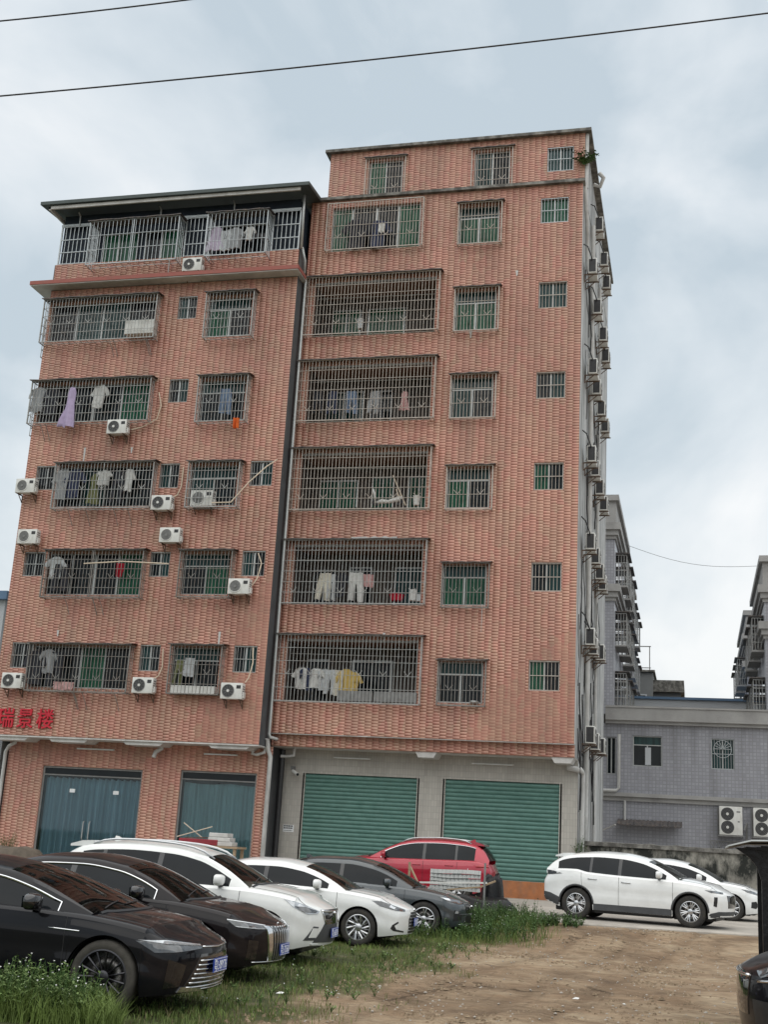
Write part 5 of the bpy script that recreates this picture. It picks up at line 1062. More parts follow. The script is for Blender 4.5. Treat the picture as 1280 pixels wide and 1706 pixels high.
# taller grass and weeds: bottom left clump, the mound before the lane
for _ in range(16000):
    x = rs.uniform(-9.0, -4.9); y = rs.uniform(11.0, 12.15)
    lim = at(185, 1690, y).x+.3*mn.noise(Vector((y*2, x*2, 3)))
    if x > lim: continue
    PG.append((x, y, 0, rs.uniform(.14, .40)*(1.15-.3*(x+9)/4)))
for _ in range(15000):
    x = rs.uniform(-6.3, -1.6); y = rs.uniform(24.5, 29.6)
    if y > road_front(x)+.15: continue
    d_ = .5+.5*mn.noise(Vector((x*1.2, y*1.2, 30)))
    if rs.random() > d_*sstep(-2.5, -3.5, x)*sstep(24.6, 26.2, y): continue
    PG.append((x, y, zg(x, y), rs.uniform(.09, .30)))
blades('grass', PG, 'grass_green', 'short green grass around the parked cars', 'grass'); blades('dry_grass', PD, 'grass_dry', 'dry straw-coloured grass at the edge of the dirt', 'grass')
def weed_mesh(pts, mt, name, label, nleaf=26, seed=2, ls=1.0):
    rr = random.Random(seed); m = MB(); fl = MB(); st = MB()
    for (x, y, z, h, sp_) in pts:
        stems = rr.randint(3, 5)
        for s_ in range(stems):
            a = rr.uniform(0, 6.28); tip = Vector((x+math.cos(a)*sp_*rr.uniform(.2, 1), y+math.sin(a)*sp_*rr.uniform(.2, 1), z+h*rr.uniform(.6, 1))); b0 = Vector((x, y, z))
            st.tube([b0, b0.lerp(tip, .5)+Vector((0, 0, h*.08)), tip], [.006, .004, .002], 3, False)
            for l in range(nleaf//stems):
                t = rr.uniform(.15, 1); c_ = b0.lerp(tip, t)+Vector((0, 0, h*.08*math.sin(math.pi*t))); a2 = rr.uniform(0, 6.28); L_ = ls*rr.uniform(.03, .075)*(1.3-.5*t); el = rr.uniform(-.3, .7)
                d_ = Vector((math.cos(a2)*math.cos(el), math.sin(a2)*math.cos(el), math.sin(el))); w_ = d_.cross(Vector((0, 0, 1))).normalized()*L_*.26; up = Vector((0, 0, L_*.08))
                m.add([c_, c_+d_*L_*.5+w_+up, c_+d_*L_, c_+d_*L_*.5-w_+up], [(0, 1, 2, 3)])
            if rr.random() < .10:
                c_ = tip+Vector((0, 0, .012)); r_ = .009
                fl.add([c_+Vector((r_*math.cos(k*1.256), r_*math.sin(k*1.256), .004*(k % 2))) for k in range(5)]+[c_+Vector((0, 0, -.012))], [(0, 1, 2, 3, 4), (0, 5, 1), (1, 5, 2), (2, 5, 3), (3, 5, 4), (4, 5, 0)])
    o = m.build(name, mt, None, False, 'stuff'); o['label'] = label; o['category'] = 'weeds'
    f_ = fl.build('flowers', 'flower_white', o, False, 'stuff'); st.build('stems', 'leaf_green', o, False, 'stuff')
WP = []
for _ in range(620):
    x = rs.uniform(-8.2, -4.95); y = rs.uniform(11.1, 12.1); lim = at(158, 1650, y).x
    if x > lim: continue
    WP.append((x, y, 0, rs.uniform(.28, .58)*(1.0 if x < -6.2 else .95), .17))
weed_mesh(WP, 'leaf_pale', 'weeds', 'leafy weeds with tiny white flowers beside the nearest black car', 30, 3)
WP = []
for _ in range(420):
    x = rs.uniform(-6.4, -3.0); y = rs.uniform(25.6, 29.4)
    if y > road_front(x)+.1 or rs.random() > sstep(-2.9, -3.9, x): continue
    WP.append((x, y, zg(x, y), rs.uniform(.2, .5), .2))
weed_mesh(WP, 'leaf_green', 'weeds', 'dense weeds with white flowers between the grey car and the lane', 26, 4)
WP = [(rs.uniform(-3.4, -2.4), rs.uniform(27.2, 28.0), .3, rs.uniform(.15, .35), .16) for _ in range(60)]
weed_mesh(WP, 'leaf_green', 'weeds', 'low weeds at the concrete edge beside the white sport utility', 26, 5)
# creeper at the foot of the drain pipe, plant on the roof corner, shrub at the left
WP = [(XR+rs.uniform(0, .3), 39.1+rs.uniform(-.2, .3), ROAD_Z+rs.uniform(0, 1.6), rs.uniform(.2, .5), .2) for _ in range(26)]
weed_mesh(WP, 'leaf_green', 'creeper', 'creeper climbing the drain pipe behind the white sport utility', 30, 6)
p_ = at(972, 262, 38.4); WP = [(XR-.02, 38.42, p_.z-.3, .55, .55) for _ in range(5)]; weed_mesh(WP, 'leaf_green', 'roof_plant', 'small plant sprouting from the upper roof corner', 44, 7, 2.6)
p_ = at(4, 1412, 34.5); WP = [(p_.x+rs.uniform(-.5, .35), 34.5+rs.uniform(-.2, .2), ROAD_Z, p_.z-ROAD_Z+.5, .4) for _ in range(22)]; weed_mesh(WP, 'leaf_green', 'shrub', 'dark shrub at the left edge below the drain pipe', 60, 8)
p_ = at(693, 836, YR+.1); WP = [(p_.x, YR+.1, p_.z+.05, .36, .16) for _ in range(3)]; weed_mesh(WP, 'leaf_pale', 'potted_plant', 'pale plant growing from the white bucket', 26, 9)
WP = []
for _ in range(420):
    y = rs.uniform(12.2, 27); x = rs.uniform(-8.5, dirt_edge(y)+.5)
    if mn.noise(Vector((x*.8, y*.8, 40))) < -.05: continue
    WP.append((x, y, zg(x, y)+hnoise(x, y)*.8, rs.uniform(.05, .17), .10))
weed_mesh(WP, 'leaf_pale', 'weeds', 'low broad-leaved weeds scattered through the grass', 14, 12, .9)
# clods of soil
mat('soil_clod', (.25, .19, .13), .95, var=.35, scale=12, spec=.1)
mc = MB()
for _ in range(5200):
    y = 11.5+16.5*rs.random()**1.4; x = rs.uniform(-4.8, 1.9)
    if x < dirt_edge(y)-.6 or y > road_front(x)-.05: continue
    nn = mn.noise(Vector((x*.8, y*.6, 50)))+.6*mn.noise(Vector((x*2.5, y*2.5, 51)))
    if nn < .0+.25*rs.random(): continue
    r_ = rs.uniform(.008, .03)*(1+1.6*max(0, nn)); z = zg(x, y)+hnoise(x, y); n = 5; ph = rs.uniform(0, 6)
    V = [(x+r_*math.cos(ph+k*1.257)*rs.uniform(.7, 1.3), y+r_*math.sin(ph+k*1.257)*rs.uniform(.7, 1.3), z-.004) for k in range(n)]+[(x+r_*.55*math.cos(ph+k*1.257+.4), y+r_*.55*math.sin(ph+k*1.257+.4), z+r_*rs.uniform(.3, .7)) for k in range(n)]
    mc.add(V, [(k, (k+1) % n, n+(k+1) % n, n+k) for k in range(n)]+[tuple(n+k for k in range(n))])
o = mc.build('soil_clods', 'soil_clod', None, False, 'stuff'); o['label'] = 'loose clods of soil churned up across the dirt lot'; o['category'] = 'soil'
# loose stones and litter on the dirt
ms = MB(); ml = MB()
for _ in range(900):
    x = rs.uniform(-4.5, 1.6); y = rs.uniform(12, 28)
    if x < dirt_edge(y)-.3 or y > road_front(x)-.05: continue
    r_ = rs.uniform(.006, .022)*(1.4 if rs.random() < .12 else 1); z = zg(x, y)+hnoise(x, y); n = 6
    V = [(x+r_*math.cos(k)*rs.uniform(.7, 1.2), y+r_*math.sin(k)*rs.uniform(.7, 1.2), z+r_*.15) for k in range(n)]+[(x+r_*.2, y, z+r_*.8), (x, y, z-.02)]
    ms.add(V, [(k, (k+1) % n, n) for k in range(n)]+[((k+1) % n, k, n+1) for k in range(n)])
o = ms.build('gravel', 'road_concrete', None, False, 'stuff'); o['label'] = 'scattered small stones on the dirt lot'; o['category'] = 'gravel'
for k_, (u, v, l) in enumerate(((466, 1658, 'scrap of white paper on the grass before the white cars'), (960, 1667, 'pale scrap of paper lying on the dirt'), (1040, 1674, 'tiny white scrap on the dirt'))):
    p_ = gr(u, v); s_ = .045 if k_ < 2 else .02; m = MB(); m.add([p_+Vector(q)*s_ for q in ((-1, -.5, .45), (.8, -.6, .5), (1, .6, .75), (-.7, .7, .6), (0, 0, .95))], [(0, 1, 4), (1, 2, 4), (2, 3, 4), (3, 0, 4)]); tag(m.build('paper_scrap', 'flower_white', None), l, 'litter')
# ------------------------------------------------------------------ cars
def paint(name, col, metal=0.0, rough=.28, flake=.06):
    dk = max(col) < .02
    m = mat(name, col, rough, metal, var=flake, scale=3, coat=.45 if dk else 1.0, spec=.05 if dk else .5, dirt=((.16, .13, .10), .015 if dk else .03, 2.0, (1, 1, 1)))
    return m
paint('paint_black', (.006, .006, .008)); paint('paint_black_warm', (.010, .008, .009)); paint('paint_white', (.74, .75, .74), rough=.35); paint('paint_pearl', (.72, .73, .71), rough=.35)
paint('paint_grey', (.045, .055, .062), .25, .3); paint('paint_red', (.36, .008, .028), .25, .3)
mat('car_glass', (.008, .010, .012), .03, var=.3, spec=.22, scale=1.2)
def screen_mat():
    m, nt, b = nodes('windscreen'); N = nt.nodes.new; L = nt.links.new; o = nt.nodes['Material Output']
    tr = N('ShaderNodeBsdfTransparent'); tr.inputs[0].default_value = (.34, .37, .35, 1); gl_ = N('ShaderNodeBsdfGlossy'); gl_.inputs['Roughness'].default_value = .015
    fz = N('ShaderNodeFresnel'); fz.inputs[0].default_value = 1.27; ms_ = N('ShaderNodeMixShader'); L(fz.outputs[0], ms_.inputs[0]); L(tr.outputs[0], ms_.inputs[1]); L(gl_.outputs[0], ms_.inputs[2]); L(ms_.outputs[0], o.inputs[0]); nt.nodes.remove(b)
screen_mat()
mat('cabin_trim', (.035, .034, .033), .8, var=.3); mat('seat_fabric', (.09, .082, .072), .85, var=.2)
mat('trim_black', (.014, .014, .015), .45, var=.2)
mat('gloss_black', (.006, .006, .007), .08, var=.2, coat=.6)
mat('chrome', (.72, .73, .74), .12, 1.0, var=.06)
mat('satin_silver', (.50, .51, .52), .28, .9, var=.08)
mat('dark_alloy', (.05, .05, .055), .3, .8, var=.1)
mat('tyre_rubber', (.022, .021, .020), .85, var=.25, scale=14, dirt=((.10, .085, .06), .35, 5, (1, 1, 1)))
mat('tyre_dusty', (.048, .044, .037), .9, var=.3, scale=14)
mat('brake_disc', (.22, .21, .2), .4, .9, var=.1)
mat('lamp_clear', (.42, .44, .46), .06, .35, var=.35, scale=9, coat=1.0)
mat('lamp_smoke', (.06, .065, .07), .05, .2, var=.6, scale=9, coat=1.0)
mat('lamp_white', (.85, .87, .9), .15, var=.05, coat=.5)
mat('lamp_red', (.42, .012, .02), .1, var=.25, scale=9, coat=1.0)
mat('plate_blue', (.012, .045, .30), .4, var=.05)
mat('plate_white', (.78, .8, .82), .4, var=.05)
mat('grey_plastic', (.05, .052, .055), .6, var=.15)
def pch(pts):
    """monotone cubic through (x, v) points"""
    pts = sorted(pts); X = [p[0] for p in pts]; V = [p[1] for p in pts]; n = len(X)
    h = [X[i+1]-X[i] for i in range(n-1)]; d = [(V[i+1]-V[i])/h[i] for i in range(n-1)]
    s = [d[0]]+[0 if d[i-1]*d[i] <= 0 else 2*d[i-1]*d[i]/(d[i-1]+d[i]) for i in range(1, n-1)]+[d[-1]]
    def f(x):
        if x <= X[0]: return V[0]
        if x >= X[-1]: return V[-1]
        i = 0
        while x > X[i+1]: i += 1
        t = (x-X[i])/h[i]; t2 = t*t; t3 = t2*t
        return (2*t3-3*t2+1)*V[i]+(t3-2*t2+t)*h[i]*s[i]+(-2*t3+3*t2)*V[i+1]+(t3-t2)*h[i]*s[i+1]
    return f
class Car:
    def __init__(s, sp): s.sp = sp; s.setup()
    def setup(s):
        p = s.sp; s.top = pch(p['top']); s.sh = pch(p['shoulder']); s.w = pch(p['width']); s.bot = pch(p['bottom']); s.xn = pch(p['nose']); s.xr = pch(p['tail'])
        s.fo = max(v for _, v in p['nose']); s.ro = min(v for _, v in p['tail']); s.ax = [0, -p['wb']]; s.ar = p['arch']
    def xf(s, y, z): W = s.sp['W']; t = min(1, abs(y)/W); return s.xn(z)-s.sp.get('bow', .26)*t**2.6-.05*t**2
    def xb(s, y, z): W = s.sp['W']; t = min(1, abs(y)/W); return s.xr(z)+s.sp.get('rbow', .22)*t**3
    def side_y(s, x, z):
        w = s.w(x); zb, zs = .18, s.sh(x); q = (z-zb)/(zs-zb)
        v = 1-.055*max(0, (q-.62)/.38)**2-.07*max(0, (.34-q)/.34)**1.6
        v -= .012*math.exp(-((q-.56)/.13)**2)+.010*math.exp(-((q-.30)/.09)**2)*sstep(-.3, -.8, x)*sstep(-s.sp['wb']+.3, -s.sp['wb']+.8, x)
        return w*v
    def zlow(s, x):
        zb = s.bot(x); r = s.ar; zc = s.sp['wr']+.005
        for a in s.ax:
            if abs(x-a) < r: zb = max(zb, zc+math.sqrt(max(0, r*r-(x-a)**2)))
            elif abs(x-a) < r+.02 and False: pass
        return zb
    def section(s, x, shrink=0.0):
        """half section, centre-top to sill, as (y, z)"""
        zt, zs, w = s.top(x), s.sh(x), s.w(x); zl = s.zlow(x); P = []
        ysh = s.side_y(x, zs-.06)*.93
        cz = s.sp.get('crease', .012)
        for t in (0, .2, .4, .58, .72, .84, .94, 1):
            y = ysh*t; z = zt-(zt-zs-.012)*t**2.6
            z += cz*math.exp(-((t-.72)/.07)**2)
            P.append((y, z))
        ys6 = s.side_y(x, zs-.06)
        P += [(ysh+(ys6-ysh)*.55, zs-.008), (ysh+(ys6-ysh)*.9, zs-.03)]
        za = zs-.06
        for t in (0, .09, .18, .27, .36, .45, .54, .63, .72, .81, .9, 1): z = za+(zl-za)*t; P.append((s.side_y(x, max(z, .1)), z))
        P.append((P[-1][0]-.035, zl+.006))
        if shrink:
            P = [(max(0, y-shrink*min(1, y/.3)), z-(shrink*.55 if z > (zt+zl)/2 else -shrink*.2)*abs((z-(zt+zl)/2)/((zt-zl)/2))) for y, z in P]
        return P
    def stations(s):
        xs = set()
        for a in s.ax:
            for k in range(21): xs.add(round(a+s.ar*math.cos(math.pi*k/20)*.99999, 4))
            xs.add(round(a+s.ar+.004, 4)); xs.add(round(a-s.ar-.004, 4))
        lo, hi = s.ax[1]-s.ar-.06, s.ar+.06
        x = lo
        while x < hi:
            if all(abs(x-q) > .035 for q in xs): xs.add(round(x, 4))
            x += .085
        return sorted(xs), lo, hi
    def build_body(s):
        xs, lo, hi = s.stations(); rings = []
        T = [0.12, .26, .4, .54, .66, .76, .84, .90, .945, .975, .993, 1.0]
        def endring(x0, t, xend, surf):
            k = max(0, (t-.62)/.38); sh = .075*(1-math.sqrt(max(0, 1-k*k)))
            xc = x0+(xend-x0)*min(t, .985); P = s.section(xc, sh); return [(x0+(surf(y, z)-x0)*t, y, z) for y, z in P]
        for t in reversed(T): rings.append(endring(xs[0], t, s.ro, s.xb))
        for x in xs: rings.append([(x, y, z) for y, z in s.section(x)])
        for t in T: rings.append(endring(xs[-1], t, s.fo, s.xf))
        n = len(rings[0]); m = MB(); V = []
        for r_ in rings: V += r_+[(x, -y, z) for x, y, z in r_[1:]]
        st = 2*n-1
        def L_(i, k): return i*st+k
        def R_(i, k): return i*st+(k if k == 0 else n-1+k)
        Fc = []
        for i in range(len(rings)-1):
            for k in range(n-1):
                Fc.append((L_(i, k), L_(i, k+1), L_(i+1, k+1), L_(i+1, k))); Fc.append((R_(i, k), R_(i+1, k), R_(i+1, k+1), R_(i, k+1)))
        m.add(V, Fc); K = 14
        for i, surf, flip in ((0, s.xb, 1), (len(rings)-1, s.xf, 0)):
            rows = []
            for k in range(n-1):
                x, y, z = rings[i][k]; row = []
                for j in range(K+1):
                    yy = y*(1-2*j/K)
                    if j == 0: row.append(('o', L_(i, k)))
                    elif j == K: row.append(('o', R_(i, k)))
                    else: row.append(('n', (surf(yy, z), yy, z)))
                rows.append(row)
            idx = []
            for row in rows:
                q = []
                for kind, v in row:
                    if kind == 'o': q.append(v)
                    else: m.v.append(v); q.append(len(m.v)-1)
                idx.append(q)
            for a, b in zip(idx[1:], idx[2:]):
                for j in range(K): f = (a[j], b[j], b[j+1], a[j+1]); m.f.append(f[::-1] if flip else f)
            a = idx[1]; m.f.append(tuple([idx[0][0]]+(a[::-1] if flip else a))) if False else None
            for j in range(K): f = (idx[0][0], a[j], a[j+1]); m.f.append(f[::-1] if flip else f)
        s.lower = m; return m
    def build_cabin(s):
        p = s.sp; roof = pch(p['roof']); xc, xd = p['roof'][0][0], p['roof'][-1][0]
        zbelt = lambda x: s.sh(x)-.035
        hm = max(roof(x)-zbelt(x) for x in np.linspace(xd, xc, 40)); tum = p.get('tumble', .20)
        keys = sorted({xc, xd, *[q for w in p['windows'] for q in w], p['wsx'], p['rwx'], *p.get('extra', [])})
        xs = []
        for a, b in zip(keys, keys[1:]):
            n = max(1, int(math.ceil((b-a)/.09))); xs += [a+(b-a)*k/n for k in range(n)]
        xs.append(keys[-1])
        def sec(x):
            zb = zbelt(x); zr = roof(x); h = max(.004, zr-zb); q = h/hm
            wb = s.side_y(x, s.sh(x)-.06)*.945; yr = wb-tum*q**.9; zrail = zr-.10*q
            bowc = p.get('wbow', .13)*sstep(p['wsx']-.5, xc, x)-p.get('rwbow', .10)*sstep(p['rwx']+.4, xd, x)
            P = [(wb, zb-.03)]
            mlo = min(.035, .22*h); mhi = min(.055, .24*h)
            for t in (0, .33, .66, 1):
                z = zb+mlo+(zrail-mhi-zb-mlo)*t; f = (z-zb)/max(.001, (zrail-zb)); P.append((wb-(wb-yr)*f**1.25, z))
            P.append((yr, zrail)); P.append((yr-.055*min(1, q*2), zrail+.035*q))
            yi = P[-1][0]; zi = P[-1][1]
            for t in (.2, .45, .7, 1): P.append((yi*(1-t), zi+(zr-zi)*(1-(1-t)**2)))
            return [(x+bowc*(1-(y/max(.01, wb))**2), y, z) for y, z in P]
        R0 = [sec(x) for x in xs]; n = len(R0[0]); body, gl, ws, pil = MB(), MB(), MB(), MB()
        tips = p.get('tips', {})
        for i in range(len(xs)-1):
            xm = (xs[i]+xs[i+1])/2
            for k in range(n-1):
                tgt = body
                if 1 <= k <= 3:
                    if any(a < xm < b for a, b in p['windows']): tgt = gl
                    elif p['windows'][0][0] < xm < p['windows'][-1][1]: tgt = pil
                elif k >= 6:
                    if xm > p['wsx']: tgt = ws
                    elif xm < p['rwx']: tgt = ws
                elif k == 5 and p.get('blackpillar') and xm > p['wsx']: tgt = body
                for sg in (1, -1):
                    q = [R0[i][k], R0[i][k+1], R0[i+1][k+1], R0[i+1][k]]; q = [(a, b*sg, c) for a, b, c in q]
                    tgt.add(q, [(0, 1, 2, 3)] if sg == 1 else [(3, 2, 1, 0)])
        s.R0, s.cx = R0, xs
        return body, gl, ws, pil
def weld(m, d=.0006):
    bm = bmesh.new(); vs = [bm.verts.new(v) for v in m.v]
    for f in m.f:
        try: bm.faces.new([vs[i] for i in f])
        except ValueError: pass
    bmesh.ops.remove_doubles(bm, verts=bm.verts, dist=d); bmesh.ops.dissolve_degenerate(bm, dist=1e-5, edges=bm.edges); bmesh.ops.recalc_face_normals(bm, faces=bm.faces)
    bm.verts.index_update(); r = MB(); r.v = [tuple(v.co) for v in bm.verts]; r.f = [tuple(v.index for v in f.verts) for f in bm.faces]; bm.free(); return r
def patch(bvh, pts, ang, off=.004, res=.035, skirt=.006, mirror=False):
    """a panel hugging the body: outline given as 3-D points on the car's right side, thrown onto the surface along a plan direction"""
    a = R(ang); d = Vector((-math.cos(a), math.sin(a), 0)); e_ = Vector((math.sin(a), math.cos(a), 0))
    P2 = [(Vector(q).dot(e_), q[2]) for q in pts]; base = -d*3
    dense = []
    for i in range(len(P2)):
        u, v = P2[i], P2[(i+1) % len(P2)]; n = max(1, int(math.hypot(u[0]-v[0], u[1]-v[1])/res))
        dense += [(u[0]+(v[0]-u[0])*k/n, u[1]+(v[1]-u[1])*k/n) for k in range(n)]
    nb = len(dense); x0, x1 = min(q[0] for q in dense), max(q[0] for q in dense); z0, z1 = min(q[1] for q in dense), max(q[1] for q in dense)
    inner = []
    def inside(x, z):
        c = False; j = nb-1
        for i in range(nb):
            xi, zi = dense[i]; xj, zj = dense[j]
            if (zi > z) != (zj > z) and x < (xj-xi)*(z-zi)/(zj-zi)+xi: c = not c
            j = i
        return c
    x = x0+res*.5
    while x < x1:
        z = z0+res*.5
        while z < z1:
            if inside(x, z) and min(math.hypot(x-q[0], z-q[1]) for q in dense) > res*.45: inner.append((x, z))
            z += res
        x += res
    vs = [Vector(q) for q in dense+inner]; r = geometry.delaunay_2d_cdt(vs, [(i, (i+1) % nb) for i in range(nb)], [list(range(nb))], 1, 1e-6)
    V2, _e, F2 = r[0], r[1], r[2]
    V3, NR, ok = [], [], []
    for q in V2:
        o_ = base+e_*q.x+Vector((0, 0, q.y)); hit, nrm, _i, _d = bvh.ray_cast(o_, d)
        if hit is None: ok.append(False); V3.append(None); NR.append(None); continue
        if nrm.dot(d) > 0: nrm = -nrm
        ok.append(True); V3.append(hit); NR.append(nrm)
    m = MB(); mp_ = {}
    for i, h in enumerate(V3):
        if ok[i]: mp_[i] = len(m.v); m.v.append(tuple(h-d*off+NR[i]*off*.3))
    for f in F2:
        if all(ok[i] for i in f): m.f.append(tuple(mp_[i] for i in f))
    if skirt:
        cnt = {}
        for f in m.f:
            for i in range(len(f)): k = tuple(sorted((f[i], f[(i+1) % len(f)]))); cnt[k] = cnt.get(k, 0)+1
        inv = {v: k for k, v in mp_.items()}; sk = {}
        for (i, j), c in cnt.items():
            if c == 1:
                for q in (i, j):
                    if q not in sk: sk[q] = len(m.v); m.v.append(tuple(Vector(m.v[q])+d*(off+skirt)))
                m.f.append((i, j, sk[j], sk[i]))
    if mirror: m.v = [(x, -y, z) for x, y, z in m.v]; m.f = [f[::-1] for f in m.f]
    return m
def proj(bvh, q, ang, off=.006):
    a = R(ang); d = Vector((-math.cos(a), math.sin(a), 0)); e_ = Vector((math.sin(a), math.cos(a), 0))
    o_ = -d*3+e_*Vector(q).dot(e_)+Vector((0, 0, q[2])); h = bvh.ray_cast(o_, d)[0]
    return (h-d*off) if h else Vector(q)
def strip(bvh, pts, ang, r=.006, off=.004, n=5, seg=.06, mirror=False):
    D = []
    for a, b in zip(pts, pts[1:]):
        a, b = Vector(a), Vector(b); k = max(1, int((b-a).length/seg)); D += [a+(b-a)*i/k for i in range(k)]
    D.append(Vector(pts[-1])); Q = [proj(bvh, q, ang, off) for q in D]
    if mirror: Q = [Vector((q.x, -q.y, q.z)) for q in Q]
    return MB().tube(Q, r, n)
def make_wheel(name, r, rim, width, style, rimmat, tyre, parent, loc, side):
    """wheel with its outer face towards -y when side = -1"""
    y = lambda v: v*(-side)*-1
    m = MB(); w = width; prof = [(rim, 0.0), (rim+.012, -.004), (r-.05, -.012), (r-.018, .0), (r-.004, .022), (r, .05), (r, w-.05), (r-.004, w-.022), (r-.018, w), (rim, w)]
    m.lathe(prof, 40, 'y', (0, 0, 0), True); t = m.build('wheel', tyre, parent, 50); t.location = loc
    m = MB(); m.lathe([(rim+.004, .0), (rim-.012, -.004), (rim-.022, .012), (rim-.03, .08), (rim-.03, w-.02), (rim+.004, w-.02)], 40, 'y', (0, 0, 0), True)
    rm = m.build('rim', rimmat, t, 50)
    MB().disc((0, .095, 0), rim-.02, n=32).build('wheel_back', 'black_plastic', t); m = MB(); m.lathe([(rim*.72, .085), (rim*.72, .09), (.08, .09), (.08, .085)], 32, 'y', (0, 0, 0), True); m.build('brake_disc', 'brake_disc', t, True)
    n, kind = style; m = MB(); ro = rim-.02
    def spoke(a0, a1, w0, w1, d0=.045, d1=.006, th=.03):
        c0, c1 = Vector((math.cos(a0), 0, math.sin(a0))), Vector((math.cos(a1), 0, math.sin(a1))); p0, p1 = c0*.055, c1*ro
        am = a0*.45+a1*.55+ (a1-a0)*.18; pm = Vector((math.cos(am), 0, math.sin(am)))*(ro*.55)
        pts = [(p0, w0, d0), (pm, (w0+w1)/2, d0*.45), (p1, w1, d1)]; V = []
        for i, (c, ww, dd) in enumerate(pts):
            t_ = (pts[min(i+1, 2)][0]-pts[max(i-1, 0)][0]).normalized(); pr = Vector((-t_.z, 0, t_.x))
            V += [c+pr*ww/2+Vector((0, dd+.004, 0)), c+Vector((0, dd-.004, 0)), c-pr*ww/2+Vector((0, dd+.004, 0)), c-pr*ww/2+Vector((0, dd+th, 0)), c+pr*ww/2+Vector((0, dd+th, 0))]
        m.add(V, [(i*5+k, i*5+(k+1) % 5, (i+1)*5+(k+1) % 5, (i+1)*5+k) for i in range(2) for k in range(5)])
    for k in range(n):
        a = 2*math.pi*k/n+.2
        if kind == 'turbine': spoke(a, a+.55, .03, .036); spoke(a+.12, a+.28, .014, .012)
        elif kind == 'multi': spoke(a, a+.03, .014, .022)
        elif kind == 'twin': spoke(a-.10, a-.16, .022, .026); spoke(a+.10, a+.16, .022, .026)
        elif kind == 'yspoke': spoke(a, a, .045, .03); spoke(a, a+.26, .03, .022); spoke(a, a-.26, .03, .022)
    m.build('spokes', rimmat, t); m = MB(); m.lathe([(.065, .05), (.062, .03), (.045, .022), (.0, .02)], 16, 'y'); m.build('hub_cap', rimmat, t, 40)
    if side > 0: t.rotation_euler = (0, 0, math.pi)
    return t
def plate_text(parent, plate, body, x, z, w, mat_='plate_white'):
    me = text_mesh(body, .125, mat_, 'plate_lettering', .001, .001, 'CENTER'); o = link('plate_lettering', me, plate)
    xs = [v.co.x for v in me.vertices]; k = (w*.9)/(max(xs)-min(xs)); o.scale = (k, 1, 1); o.rotation_euler = (R(90), 0, R(90)); o.location = (x, 0, z-.045); return o
CARS = {}
